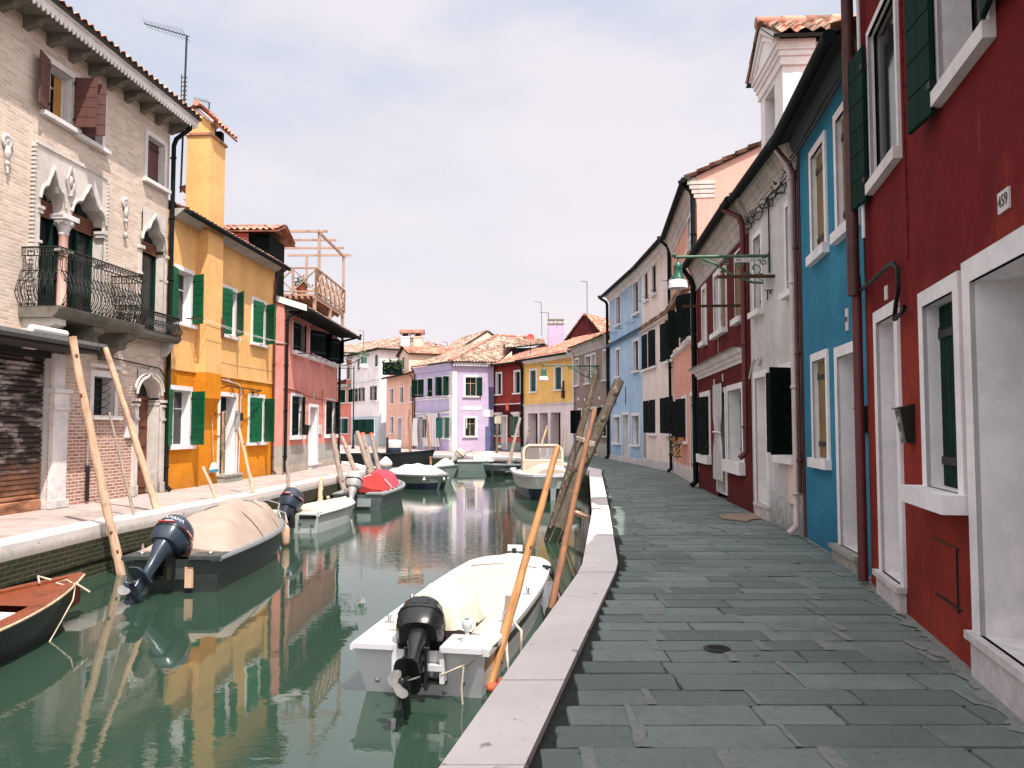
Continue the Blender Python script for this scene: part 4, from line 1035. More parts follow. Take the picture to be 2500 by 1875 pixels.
def peachhouse():
    F=Fac((5.88,29.1),(5.16,22.0)); r=hroot('peach_house',F,'tall peach house whose sunlit salmon gable rises above the maroon roof')
    H=8.65; L=F.L; D=8.5
    up=[F.rect((1658,660),(1666,745)),F.rect((1681,541),(1688,606)),F.rect((1699,495),(1706,560))]
    mid=[F.rect((1652,764),(1660,853)),F.rect((1676,733),(1690,818))]
    low=[F.rect((1650,982),(1657,1072)),F.rect((1665,975),(1677,1070)),F.rect((1687,960),(1701,1150))]
    up[2]=(L-.75,L-.3,up[2][2],up[2][3]); mid=[(a,b,4.3,5.6) for a,b,c,d in mid]
    low[0]=(*low[0][:2],1.2,2.55); low[1]=(*low[1][:2],1.2,2.55); low[2]=(low[2][0],low[2][1],.1,2.55)
    wall('wall',r,L,H,D,up+mid+low[:2]+[(low[2][0],low[2][1],0,2.55)],[peach,peach_lit],[],rise=1.9)
    # end wall wears the lit copy of the peach, sunshine put into its colour
    m=MB(); x=L+.012; m.add([(x,.0,3),(x,D,3),(x,D,H),(x,D/2,H+1.9),(x,0,H)],[(0,1,2,3,4)]); m.add([(x,0,3),(x,0,H),(L,0,H),(L,0,3)],[(0,1,2,3)]); m.tube([(x,2.9,H-.35),(x+.03,2.9,H-.35),(x+.05,2.9,H-.6)],.05,6); m.build('gable_wall',[peach_lit],r)
    for q in up: window(r,q,whitetrim,.1,.25,True,None,pane='dark')
    for q,a in zip(mid,((20,40),(175,30))): window(r,q,whitetrim,.1,.12,True,a,dshut)
    for q in low[:2]: window(r,q,whitetrim,.1,.15,True,(174,20),dshut)
    window(r,(low[2][0],low[2][1],.1,2.55),whitetrim,.14,.35,False,None,kind='door',pane='panel',pan=dgreen)
    cornicep(r,0,L+.0,H-.75,.72,.28,cornice,steps=4)
    m=MB()
    for i in range(4): m.box(L-.0,L+.03+.012*i,-.02-.06*(i+1),.5,H-.62+.125*i,H-.62+.125*i+.1)
    m.build('cornice_return',[cornice],r)
    roof(r,L,H,D,1.9,.32,tile,0,.12,gutter=True)
    m=MB(); m.prism([(0,4.12),(-.1,4.16),(-.1,4.24),(0,4.26)],0,L); m.build('ledge',[whitetrim],r)
    m=MB(); tilepatch(m,(.0,-.25,5.82),(L*.75,-.25,5.82),(L*.75,.02,5.96),(0,.02,5.96),0); m.build('ledge',[tile_o],r)
    pipe(r,L-.06,0,H,gut,.07,-.1,.35,xo=-.3)
    m=MB(); m.box(0,L,-.03,.0,-.02,.42); m.build('plinth',[istria],r)
    for i,q in enumerate(low[:2]):
        m=MB(); rr=random.Random(i)
        for k in range(70): m.ball((rr.uniform(q[0]-.1,q[1]+.1),-.16-rr.uniform(0,.1),q[2]+rr.uniform(-.55,.15)),.035,0 if rr.random()<(.9 if i==0 else .6) else 1,5)
        m.box(q[0],q[1],-.22,-.08,q[2],q[2]+.12,2); m.build('window_box',[leaf,flower,terracotta],r)
    return F,r
PF,PR=peachhouse()
def palehouse():
    F=Fac((5.70,34.9),(5.88,29.12)); r=hroot('pale_pink_house',F,'pale pink house with many open black shutters on the right bank')
    H=8.7; L=F.L; D=8
    up=[F.rect((1575,670),(1583,730)),F.rect((1594,650),(1603,714)),F.rect((1638,612),(1648,678))]
    mid=[F.rect((1570,820),(1582,899)),F.rect((1586,810),(1602,893)),F.rect((1628,790),(1646,877))]
    low=[F.rect((1586,978),(1602,1060)),F.rect((1628,970),(1646,1058))]
    up=[(a,b,7.04,8.2) for a,b,c,d in up]; mid=[(a,b,4.12,5.6) for a,b,c,d in mid]; low=[(a,b,1.4,2.77) for a,b,c,d in low]
    nx=F.sz(1574,1060)[0]; ni=(nx-.35,nx+.35,0.0,2.35)
    wall('wall',r,L,H,D,up+mid+low+[ni],[pale],rise=1.6)
    for q in up: window(r,q,whitetrim,.06,.08,True,'closed',dshut)
    for q,a in zip(mid,((2,8),(4,10),(172,14))): window(r,q,whitetrim,.08,.2,True,a,dshut)
    for q,a in zip(low,((172,8),(172,12))): window(r,q,whitetrim,.08,.2,True,a,dshut)
    m=MB(); archpiece(m,ni[0]+.05,ni[1]-.05,2.0,.3,2.35,.0,.35,lambda t:math.sqrt(max(0,1-t*t*.98))); m.box(ni[0],ni[0]+.05,0,.35,0,2.35); m.box(ni[1]-.05,ni[1],0,.35,0,2.35); m.box(ni[0],ni[1],.33,.36,0,2.35); m.build('niche',[tanplinth],r)
    cornicep(r,0,L,H-.42,.40,.3,whitetrim,steps=3)
    roof(r,L,H,D,1.6,.38,tile,0,0)
    m=MB(); m.prism([(0,5.72),(-.12,5.78),(-.12,5.84),(0,5.86)],0,L); tilepatch(m,(0,-.18,5.88),(L,-.18,5.88),(L,.0,5.98),(0,.0,5.98),1); m.build('ledge',[pale,tile_o],r)
    m=MB(); m.box(0,L,-.03,.0,-.02,.35); m.build('plinth',[istria],r)
    pegs(r,[(q[0]-.25,q[2]+.05) for q in up+mid]+[(q[1]+.2,q[2]+.05) for q in up+mid],.25)
    pipe(r,L-.04,0,H,gut,.06,-.1,.4,xo=-.1)
    return F,r
palehouse()
def lbluehouse():
    F=Fac((5.18,42.2),(5.70,34.95)); r=hroot('light_blue_house',F,'light blue house with a small shop front and black downpipe at its far corner')
    H=8.7; L=F.L; D=8
    up=[F.rect((1505,722),(1515,783)),F.rect((1547,696),(1560,765))]; mid=[F.rect((1505,852),(1513,917)),F.rect((1548,838),(1559,907))]
    up=[(a,b,6.8,8.2) for a,b,c,d in up]; mid=[(a-.05,b+.05,4.2,5.55) for a,b,c,d in mid]
    a=F.sz(1499,1060)[0]; b=F.sz(1514,1060)[0]; c=F.sz(1522,1060)[0]; d=F.sz(1535,1060)[0]; e=F.sz(1544,1060)[0]; f=F.sz(1561,1060)[0]
    S=[(a,b,.87,2.17),(c,d,.1,2.25),(e,f,.87,2.17)]
    wall('wall',r,L,H,D,up+mid+S,[blue_l],rise=1.6)
    for q in up+mid: window(r,q,whitetrim,.12,.16,True,'closed',dshut if q in mid else greyshut,style='v')
    for i,q in enumerate(S): window(r,q,whitetrim,.13,.2 if i!=1 else .5,i!=1,None,kind='window' if i!=1 else 'door',pane='pale',bars=False)
    cornicep(r,0,L,H-.42,.40,.34,whitetrim,steps=3)
    roof(r,L,H,D,1.6,.42,tile,.15,0)
    m=MB(); tilepatch(m,(0,-.16,5.9),(L,-.16,5.9),(L,.0,6.0),(0,.0,6.0),0); m.build('ledge',[simple('blue_painted_ledge',(.10,.18,.28),.9)],r)
    m=MB(); m.box(0,L,-.05,.0,-.02,.25); m.build('plinth',[istria],r)
    pegs(r,[(q[0]+.1,6.45) for q in up]+[(q[1]+.4,6.5) for q in up]+[(q[0]-.2,6.4) for q in up],.35)
    pipe(r,.0,0,H,gut,.08,-.12,.45,xo=-.3)
    m=MB(); 
    for x in (1.6,3.9): m.box(x,x+.04,-.03,0,2.75,3.6)
    m.build('wall_tie',[rust],r)
    return F,r
lbluehouse()
def greybrick():
    F=Fac((3.85,49.1),(5.15,42.4)); r=hroot('grey_brick_house',F,'bare grey brick house with white window surrounds behind the tall mooring trunks')
    H=6.1; L=F.L; D=8
    up=[F.rect((1405,880),(1413,940)),F.rect((1430,872),(1442,935)),F.rect((1445,868),(1454,930)),F.rect((1474,855),(1486,924))]
    up=[(a,b,4.23,5.77) for a,b,c,d in up]
    x1=F.sz(1416,1040)[0]; x2=F.sz(1430,1040)[0]; x3=F.sz(1455,1040)[0]; x4=F.sz(1474,1040)[0]
    S=[(x1-.45,x1+.35,1.28,2.7),(x2-.1,x2+.35,1.28,2.7),(x2+.55,x3+.2,.1,2.7),(x4-.2,x4+.5,1.2,2.75)]
    wall('wall',r,L,H,D,up+S,[brickB,grey_pl],[(.8,1)],rise=1.5)
    for q in up: window(r,q,white,.12,.25,True,'closed',greyshut,style='v')
    for q,a in zip(S,((100,30),(None,None),(None,None),(150,40))):
        window(r,q,white,.12,.25,q[2]>.5,a if a[0] else None,dshut,kind='window' if q[2]>.5 else 'door')
    cornicep(r,0,L,H-.1,.6,.35,cornice,steps=3)
    roof(r,L,H+.52,D,1.5,.45,tile_r,0,0,gutter=False)
    pipe(r,.08,0,H+.3,curt,.05,-.1,.5)
    m=MB()
    for x,z in ((.7,3.3),(2.2,3.2),(3.1,3.0),(5.0,3.2)): m.box(x,x+.3,-.02,0,z,z+.16)
    m.build('stone_block',[white],r)
    return F,r
greybrick()
def yellow2():
    F=Fac((.78,55.0),(3.82,49.15)); r=hroot('shop_house',F,'yellow house over a white shop front with three tall niches at the far end')
    H=6.2; L=F.L; D=8; zb=3.2
    xs=[F.sz(u,1000)[0] for u in (1297,1307,1360,1372)]
    W=[(xs[0]-.1,xs[1]+.1,4.08,5.5),(xs[2]-.2,xs[3]-.05,4.08,5.5)]
    n=[F.sz(u,1050)[0] for u in (1290,1313,1317,1338,1344,1369)]
    S=[(n[0],n[1],.15,2.62),(n[2]+.05,n[3],.15,2.62),(n[4]+.05,n[5],.15,2.62)]
    wall('wall',r,L,H,D,W+S,[yel2,shopwhite],[(zb,1)],rise=1.5)
    for q in W: window(r,q,whitetrim,.13,.12,True,'closed',tealshut,style='v')
    for i,q in enumerate(S): window(r,q,shopwhite,0,.6,False,None,kind='shop_niche',pane='dark',pan=brownpipe)
    m=MB(); m.prism([(0,zb-.08),(-.08,zb-.04),(-.12,zb+.03),(0,zb+.05)],0,L+.05); m.build('string_course',[shopwhite],r)
    cornicep(r,0,L,H-.2,.45,.35,whitetrim,steps=3)
    m=MB(); m.prism([(0,H-.42),(-.04,H-.42),(-.04,H-.36),(0,H-.36)],0,L); m.build('string_course',[yel],r)
    roof(r,L,H+.2,D,1.5,.55,tile_r,0,0)
    pipe(r,.06,0,H,gut,.06,-.1,.5)
    m=MB(); cx=F.sz(1377,960)[0]; z=3.5; m.box(cx-.1,cx+.1,-.15,0,z,z+.5,0); m.ball((cx,-.1,z+.62),.09,0,8); m.box(cx-.03,cx+.03,-.1,0,z+.7,z+1.1,0); m.build('carved_relief',[rust],r)
    return F,r
Y2=yellow2()
def farredhouse():
    F=Fac((-1.38,58.3),(.74,55.1)); r=hroot('far_red_house',F,'small red house with green ground-floor shutters between the lilac and the yellow one')
    H=6.3; L=F.L; D=8
    xs=[F.sz(u,960)[0] for u in (1213,1224,1257,1270)]
    W=[(xs[0],xs[1],4.07,5.55),(xs[2],xs[3],4.07,5.55)]
    n=[F.sz(u,1040)[0] for u in (1212,1222,1227,1237,1256,1268)]
    S=[(n[0],n[1],1.1,2.45),(n[4]-.05,n[5]-.1,1.1,2.45),(n[2],n[3],.1,2.45)]
    wall('wall',r,L,H,D,W+S,[farred,farwall_low,farstripe,hullgreen],[(.62,3),(.95,2),(3.3,1)],rise=1.3)
    for q in W: window(r,q,whitetrim,.13,.2,True,'closed',dgreen,style='v')
    for i,q in enumerate(S[:2]): window(r,q,whitetrim,.1,.2,True,(150,100) if i==0 else (160,60),green_d,boards=1)
    window(r,S[2],whitetrim,.1,.3,False,None,kind='door',pane='pale')
    m=MB(); m.prism([(0,3.28),(-.06,3.3),(-.06,3.37),(0,3.37)],0,L); m.build('string_course',[shopwhite],r)
    m=MB(); m.prism([(0,5.95),(-.05,5.95),(-.05,6.0),(0,6.0)],0,L); m.build('string_course',[farred],r)
    for q in (S[0],S[1]):
        m=MB(); m.prism([(0,q[3]+.1),(-.1,q[3]+.1),(-.22,q[3]+.3),(0,q[3]+.3)],q[0]-.15,q[1]+.25); m.build('lintel',[whitetrim],r)
    roof(r,L,H,D,1.4,.5,tile_r,0,0); pipe(r,L-.05,0,H,gut,.05,-.1,.5)
    return F,r
farwall_low=fardark; farstripe=simple('red_stripe_paint',(.42,.06,.045),.9); green_d=simple('deep_green_shutter_paint',(.008,.085,.055),.5)
FR=farredhouse()
def lilachouse():
    # two visible faces meeting at a corner
    C=(-4.24,57.2); E1=(-7.55,62.3); E2=(-1.33,57.9)
    F=Fac(E1,C); r=hroot('lilac_house',F,'lilac corner house with white trim and a big hipped pantile roof at the bend')
    H=6.3; L=F.L; G2=Fac(C,E2)
    def X(u,f=F): return f.sz(u,1000)[0]
    W=[(X(1020),X(1035),3.98,5.37),(X(1046),X(1056),3.98,5.37),(X(1080),X(1096),3.98,5.37)]
    S=[(X(1022),X(1033),.05,2.5),(X(1036),X(1054),.9,2.3),(X(1068),X(1074),.05,2.35),(X(1082),X(1097),.9,2.4)]
    m=MB()
    for a,b,c,d in cells(0,L,-.3,H,W+S,(),(3.2,1.0)): m.add([(a,0,c),(b,0,c),(b,0,d),(a,0,d)],[(0,1,2,3)],0)
    # second face in the same mesh
    M=Matrix.Rotation(-F.rz,4,'Z')@Matrix.Translation(-F.A)@Matrix.Translation(G2.A)@Matrix.Rotation(G2.rz,4,'Z')
    def X2(u): return G2.sz(u,1000)[0]
    W2=[(X2(1136),X2(1163),3.93,5.3)]; S2=[(X2(1136),X2(1161),1.05,2.36)]
    m.M=M
    for a,b,c,d in cells(0,G2.L,-.3,H,W2+S2): m.add([(a,0,c),(b,0,c),(b,0,d),(a,0,d)],[(0,1,2,3)],1)
    m.add([(G2.L,0,-.3),(G2.L,9,-.3),(G2.L,9,H),(G2.L,0,H)],[(0,1,2,3)],1); m.M=None
    m.add([(0,0,-.3),(0,8,-.3),(0,8,H),(0,0,H)],[(0,1,2,3)],0)
    m.build('wall',[lilac,lilac2],r,False)
    for q,a in zip(W,((150,25),(None,70),(95,105))): window(r,q,whitetrim,.1,.2,True,a,dgreen)
    window(r,S[0],whitetrim,.1,.3,False,None,kind='door',pane='dark'); window(r,S[1],whitetrim,.08,.2,True,(30,20),tealshut,boards=7)
    window(r,S[2],whitetrim,.08,.3,False,None,kind='door',pane='none'); window(r,S[3],whitetrim,.1,.2,True,(110,120),tealshut,boards=7)
    r2=empty('side_wall_windows',M.to_translation(),G2.rz-F.rz); r2.parent=r
    for q,a in ((W2[0],(None,160)),(S2[0],None)):
        o=window(r2,q,whitetrim,.13,.2,True,a,dgreen,boards=7,pan=pole_l)
    m=MB(); m.box(L-.5,L,-.03,0,0,H-.6,0); m.M=M; m.box(0,.28,-.03,0,0,H-.6,0); m.M=None; m.build('corner_pilaster',[whitetrim],r)
    m=MB(); m.prism([(0,3.74),(-.05,3.74),(-.05,3.84),(0,3.84)],0,L-.5); m.prism([(0,2.7),(-.04,2.7),(-.04,2.82),(0,2.82)],0,L-.5); m.M=M; m.box(.6,2.1,-.03,0,2.95,3.2); m.M=None; m.build('string_course',[whitetrim],r)
    m=MB(); m.prism([(0,H-.5),(-.1,H-.45),(-.12,H-.3),(-.25,H-.1),(-.3,H),(0,H)],0,L); m.build('cornice',[lilac],r)
    m=MB(); m.M=M
    m.prism([(0,H-.12),(-.1,H-.12),(-.3,H),(0,H)],0,G2.L)
    for i in range(16): m.box(i*.185,i*.185+.09,-.3,-.02,H-.22,H-.1)
    m.M=None; m.build('cornice',[whitetrim],r)
    # hipped roof
    Mi=M; c2=Mi@Vector((0,0,0)); e2=Mi@Vector((G2.L+.6,0,0)); o1=Vector((0,-.4,H+.05)); 
    corner=Vector((L+.28,-.42,H+.05)); right=(Mi@Vector((G2.L+.25,-.42,H+.05)))
    Minv=Matrix.Rotation(-F.rz,4,'Z')@Matrix.Translation(-F.A)
    ridL=Minv@Vector((-1.3,66.5,9.3)); ridR=Minv@Vector((1.2,66.0,9.1)); left=Minv@Vector((-9.3,65.2,H+.05))
    left=o1
    m=MB(); tilepatch(m,left,corner,ridL,Minv@Vector((-5.5,68.5,8.2)),0,row=.4,amp=.06,mi2=1); tilepatch(m,corner,right,ridR,ridL,0,row=.4,amp=.06,mi2=1)
    ridgecap(m,corner+Vector((0,0,.08)),ridL+Vector((0,0,.08)),.13,2); ridgecap(m,ridL+Vector((0,0,.08)),ridR+Vector((0,0,.08)),.12,2)
    m.build('roof',[tile_o,soffit,tile_r],r)
    # wires
    cable(r,[(.2,-.06,2.9),(2,-.1,2.75),(4,-.1,2.8),(L-.3,-.06,2.95)],.012)
    # street names on the corner, blue-grey painted band towards the red house
    m=MB(); m.M=M; m.box(G2.L-.62,G2.L-.02,-.02,0,0,1.75,0); m.box(G2.L-.38,G2.L-.02,-.02,0,1.75,4.6,0); m.build('painted_band',[navy],r)
    m=MB(); m.M=M; m.box(G2.L-.75,G2.L-.02,-.035,-.02,2.45,2.95,0); m.build('street_sign',[whitetrim],r)
    m=MB(); m.M=M; m.tube([(1.0,-.05,3.6),(1.0,-.05,1.6)],.03,5); m.build('conduit',[curt],r)
    m=MB(); m.tube([(.03,-.1,.05),(.03,-.1,H-.4),(.03,-.4,H)],.06,6); m.build('drainpipe',[brownpipe],r)
    m=MB(); m.box(L*.72,L*.72+.03,-1.1,0,4.3,4.33); m.box(L*.35,L*.35+.03,-1.1,0,4.1,4.13); m.build('line_bracket',[alum],r)
    return F,r
LF,LR=lilachouse()
def salmonhouse():
    F=Fac((-11.05,70.2),(-7.75,63.0)); r=hroot('salmon_house',F,'salmon house with a long tiled dormer between the white and the lilac one')
    H=6.05; L=F.L; D=8
    X=lambda u:F.sz(u,1000)[0]
    W=[(X(953),X(960),3.74,5.0),(X(977),X(984.5),3.74,5.0),(X(1001),X(1009),3.74,5.0)]; S=[(X(954),X(961),1.2,2.6),(X(972),X(981),.1,2.45),(X(996),X(1003),1.2,2.6)]
    wall('wall',r,L,H,D,W+S,[salmon],rise=1.3)
    for q in W+[S[0],S[2]]: window(r,q,whitetrim,.1,.2,True,'closed',greyshut,style='v')
    window(r,S[1],whitetrim,.1,.4,False,None,kind='door',pane='dark')
    roof(r,L,H,D,1.3,.4,tile_r,0,0)
    m=MB(); x0=X(971)-.1;x1=X(993); m.box(x0,x1,.15,7,H-.2,7.75,0); xm=(x0+x1)/2
    m.add([(x0,.15,7.75),(x1,.15,7.75),(xm,.15,8.25)],[(0,1,2)],0)
    tilepatch(m,(x1+.3,-.1,7.66),(x1+.3,8,7.66),(xm,8,8.4),(xm,-.1,8.4),1,mi2=2); tilepatch(m,(x0-.3,8,7.66),(x0-.3,-.1,7.66),(xm,-.1,8.4),(xm,8,8.4),1,mi2=2)
    m.box(xm-.35,xm+.35,.1,.14,6.4,7.6,3); m.box(xm-.25,xm+.25,.08,.1,6.5,7.5,4); m.box(xm-.45,xm+.45,.0,.14,6.3,6.4,3)
    m.build('dormer',[cream,tile_r,soffit,whitetrim,greyshut],r)
    pipe(r,L-.02,0,H,brownpipe,.05,-.1,.4)
    return F,r
salmonhouse()
def farwhitehouse():
    F=Fac((-15.9,79.0),(-12.05,72.6)); r=hroot('far_white_house',F,'far white house with green shutters and a pale blue painted base')
    H=8.8; L=F.L; D=9
    X=lambda u:F.sz(u,1000)[0]
    up=[(X(872),X(877.5),6.1,8.0-.2),(X(888),X(894),6.2,7.8),(X(915),X(921.5),6.3,7.9)]; up=[(a,b,7.28,8.36) for a,b,c,d in up]
    mid=[(X(861.5),X(875),4.2,5.5),(X(880),X(891),4.2,5.5),(X(908),X(921),4.2,5.5)]
    S=[(X(879),X(895),1.04,2.46),(X(897),X(914),1.04,2.46)]; dr=(X(866),X(874),.1,2.3)
    wall('wall',r,L,H,D,up+mid+S+[dr],[farwhite,skyblue],[(2.73,1)],rise=.01,gable=False)
    for q in up: window(r,q,None,.0,.06,True,'closed',oliveg2,style='v')
    for q in mid: window(r,q,whitetrim,.1,.2,True,(30,None),dgreen)
    for q in S: window(r,q,whitetrim,.08,.2,True,(60,40),dgreen)
    window(r,dr,whitetrim,.1,.3,False,None,kind='door',pane='dark')
    # hipped roof and right face window with olive shutters
    m=MB(); e=.45; z=H+.05; rd=H+1.5
    a,b,c,d=Vector((-e,-e,z)),Vector((L+e,-e,z)),Vector((L+e,D+e,z)),Vector((-e,D+e,z)); p=Vector((L*.5,D*.4,rd)); q=Vector((L*.5,D*.62,rd))
    tilepatch(m,a,b,p,p+Vector((-.01,0,0)),0,row=.42); tilepatch(m,b,c,q,p,0,row=.42); tilepatch(m,d,a,p,q,0,row=.42)
    m.build('roof',[tile_o],r); g=MB(); g.tube([(-e,-e,z-.05),(L+e,-e,z-.05),(L+e,D+e,z-.05)],.07,6); g.build('gutter',gut,r)
    m=MB(); m.box(L,L+.06,1.6,4.2,6.9,8.3,0); m.box(L+.06,L+.08,1.7,2.85,6.95,8.25,1); m.box(L+.06,L+.08,2.95,4.1,6.95,8.25,1); m.build('window',[whitetrim,oliveg],r)
    cable(r,[(0,-.04,6.1),(L*.5,-.05,6.0),(L,-.04,6.2)],.03,farwhite,'conduit')
    return F,r
oliveg2=simple('grey_green_shutter_paint',(.06,.09,.07),.7)
farwhitehouse()
def farcoral():
    F=Fac((-21.5,86.0),(-16.0,79.6)); r=hroot('far_coral_house',F,'farthest coral house with a white pediment dormer at the left end of the view')
    H=5.8; L=F.L; D=8; X=lambda u:F.sz(u,1000)[0]
    W=[(X(830),X(843),4.2,5.5),(X(851),X(858),4.2,5.5)]; S=[(X(833),X(850),1.1,2.6)]
    wall('wall',r,L,H,D,W+S,[coral2],rise=1.3)
    for q in W: window(r,q,whitetrim,.14,.2,True,(None,60),dgreen)
    window(r,S[0],whitetrim,.14,.2,True,(60,100),tealshut)
    m=MB(); m.box(0,L,-.4,0,H-.1,H+.25); m.build('cornice',[grey_pl],r)
    m=MB(); xa=X(838);xb=X(862); m.box(xa,xb,.3,4,H+.2,9.0,0); xm=(xa+xb)/2
    m.add([(xa,.2,8.6),(xb,.2,8.6),(xm,.2,9.9)],[(0,1,2)],1)
    m.box(xa,xb,.15,.3,8.5,8.65,1)
    for q in (xa+.25,xm+.4): m.box(q,q+.8,.2,.3,6.5,8.0,1); m.box(q+.15,q+.65,.17,.2,6.6,7.9,2)
    m.build('dormer',[coral2,whitetrim,greyshut],r)
    roof(r,L,9.0,D+3,2.0,.5,tile_o,3,2); 
    return F,r
farcoral()
# houses behind the front row, seen only by their upper parts
def backhouse(name,label,x,y,w,d,z,H,mt,tm,rz=0,rise=1.6,extra=None):
    r=empty(name,(x,y,0),rz,label,'house','houses along the canal')
    m=MB(); m.box(-w/2,w/2,0,d,z,H)
    for yy in (0,d): m.add([(-w/2,yy,H),(w/2,yy,H),(0,yy,H+rise)],[(0,1,2)])
    m.build('wall',[mt],r)
    m=MB(); o=.12
    tilepatch(m,(w/2+.3,-o,H-.15),(w/2+.3,d+o,H-.15),(0,d+o,H+rise+.08),(0,-o,H+rise+.08),0,mi2=1)
    tilepatch(m,(-w/2-.3,d+o,H-.15),(-w/2-.3,-o,H-.15),(0,-o,H+rise+.08),(0,d+o,H+rise+.08),0,mi2=1)
    ridgecap(m,(0,-o,H+rise+.1),(0,d+o,H+rise+.1)); m.build('roof',[tm,soffit],r)
    return r
p=AY(1428,812,62); r=backhouse('gabled_house','dark maroon gable with a bright tiled roof rising behind the grey brick house',p.x,62,4.0,9,4,8.1,fardark,tile_r,R(-35),2.3)
p=AY(1190,850,84); backhouse('peach_gabled_house','peach gable wall showing above the big hipped lilac roof',p.x,84,7,8,4,9.6,cream,tile_o,R(25),2.2)
# ---------------------------------------------------------------- ground, quays, water
KO=[(-.95,1.0),(-.35,3.86),(.72,8.93),(.83,9.54),(1.55,15.6),(2.76,28.67),(2.95,30.5),(2.75,33.0),(1.6,38.5),(.2,44.2),(-3.7,48.3),(-6.2,50.6),(-12,53.5),(-30,60)]
KI=[(-.50,1.0),(.06,3.86),(1.14,8.93),(1.25,9.54),(1.9,15.7),(3.22,28.9),(3.45,30.7),(3.2,33.3),(2.0,38.9),(.5,44.7),(-3.5,48.9),(-6.1,51.2),(-11.8,54.2),(-29.8,60.8)]
LQ=[(-7.9,-2.),(-7.15,8.0),(-6.98,11.0),(-6.84,13.94),(-6.63,15.51),(-6.25,19.77),(-5.95,25.0),(-5.50,30.4),(-5.45,31.6),(-5.9,33.2),(-7.6,38.0),(-10.0,41.5),(-20,44.5),(-34,49)]
def lerp2(P,t):
    i=min(int(t),len(P)-2); f=t-i; return Vector((P[i][0]*(1-f)+P[i+1][0]*f,P[i][1]*(1-f)+P[i+1][1]*f))
def densify(P,Q,step):
    o=[]
    for (a,b),(c,d) in zip(zip(P[:-1],P[1:]),zip(Q[:-1],Q[1:])):
        ln=(Vector(b)-Vector(a)).length; n=max(1,round(ln/step))
        for i in range(n): o.append((Vector(a).lerp(Vector(b),i/n),Vector(c).lerp(Vector(d),i/n)))
    o.append((Vector(P[-1]),Vector(Q[-1]))); return o
def kerb(P,Q,name,mat,step=1.35,top=.015,h=.24):
    mb=MB(); D=densify(P,Q,step); rr=random.Random(len(P))
    for (a,c),(b,d) in zip(D[:-1],D[1:]):
        g=.006/max(.1,(b-a).length); a2=a.lerp(b,g);b2=a.lerp(b,1-g);c2=c.lerp(d,g);d2=c.lerp(d,1-g)
        t=top+rr.uniform(-.006,.006); bv=.018
        out=(a2-c2).normalized()*bv
        vs=[(a2.x,a2.y,t-bv),(b2.x,b2.y,t-bv),(b2.x-out.x,b2.y-out.y,t),(d2.x,d2.y,t),(c2.x,c2.y,t),(a2.x-out.x,a2.y-out.y,t),
            (a2.x,a2.y,t-h),(b2.x,b2.y,t-h),(c2.x,c2.y,t-h),(d2.x,d2.y,t-h)]
        mb.add(vs,[(0,1,2,5),(5,2,3,4),(6,7,1,0),(4,3,9,8),(8,6,0,5,4),(7,9,3,2,1)])
    o=mb.build(name,mat); return tag(o,kind='structure')
# kerb stone with chips and dark spots
def kerbmat():
    m,nt,b=nodes('kerb_stone'); v=coords(nt); n=noise(nt,v,1.3,6,.6); n2=noise(nt,v,11,6,.7); n3=noise(nt,v,45,4,.7); n4=noise(nt,v,5.5,3,.5)
    col=mix(nt,grey(nt,n,.35,.68,0,1),(.76,.70,.685),(.64,.585,.57)); col=mix(nt,grey(nt,n2,.58,.72,0,.4),col,(.40,.35,.34))
    col=mix(nt,grey(nt,n4,.67,.70,0,.7),col,(.22,.19,.18)); col=mix(nt,grey(nt,n3,.64,.72,0,.4),col,(.30,.27,.26))
    tc=N(nt,'ShaderNodeTexCoord'); sp=N(nt,'ShaderNodeSeparateXYZ'); nt.links.new(tc.outputs['Object'],sp.inputs[0])
    ad=N(nt,'ShaderNodeMath',operation='MULTIPLY_ADD'); nt.links.new(n2,ad.inputs[0]); ad.inputs[1].default_value=.25; nt.links.new(sp.outputs['Z'],ad.inputs[2])
    col=mix(nt,grey(nt,ad.outputs[0],-.06,.04,.75,0),col,(.30,.26,.22))
    nt.links.new(col,b.inputs['Base Color']); b.inputs['Roughness'].default_value=.75; bump(nt,b,n3,.3,.01); return m
kerbm=kerbmat()
kerb(KO,KI,'kerb',kerbm)
LQI=[(x-.42,y) if i<8 else (x-.5,y-.25) for i,(x,y) in enumerate(LQ)]
kerb(LQ,LQI,'kerb',kerbm,1.6)
# quay walls
def quaywall(P,side,name):
    mb=MB()
    for a,b in zip(P[:-1],P[1:]):
        a=Vector(a);b=Vector(b); d=(b-a).normalized(); n=Vector((-d.y,d.x))*side*.05
        n_=max(1,int((b-a).length/.5))
        for i in range(n_):
            p=a.lerp(b,i/n_)-n;q=a.lerp(b,(i+1)/n_)-n
            for z0,z1,o in ((-2.2,-.62,.0),(-.62,-.56,-.03),(-.56,-.22,.0)):
                w=n.normalized()*o
                mb.add([(p.x-w.x,p.y-w.y,z0),(q.x-w.x,q.y-w.y,z0),(q.x-w.x,q.y-w.y,z1),(p.x-w.x,p.y-w.y,z1)],[(0,1,2,3)])
    return tag(mb.build(name,brickQ),kind='structure')
quaywall(KO,-1,'quay_wall'); quaywall(LQ,1,'quay_wall')
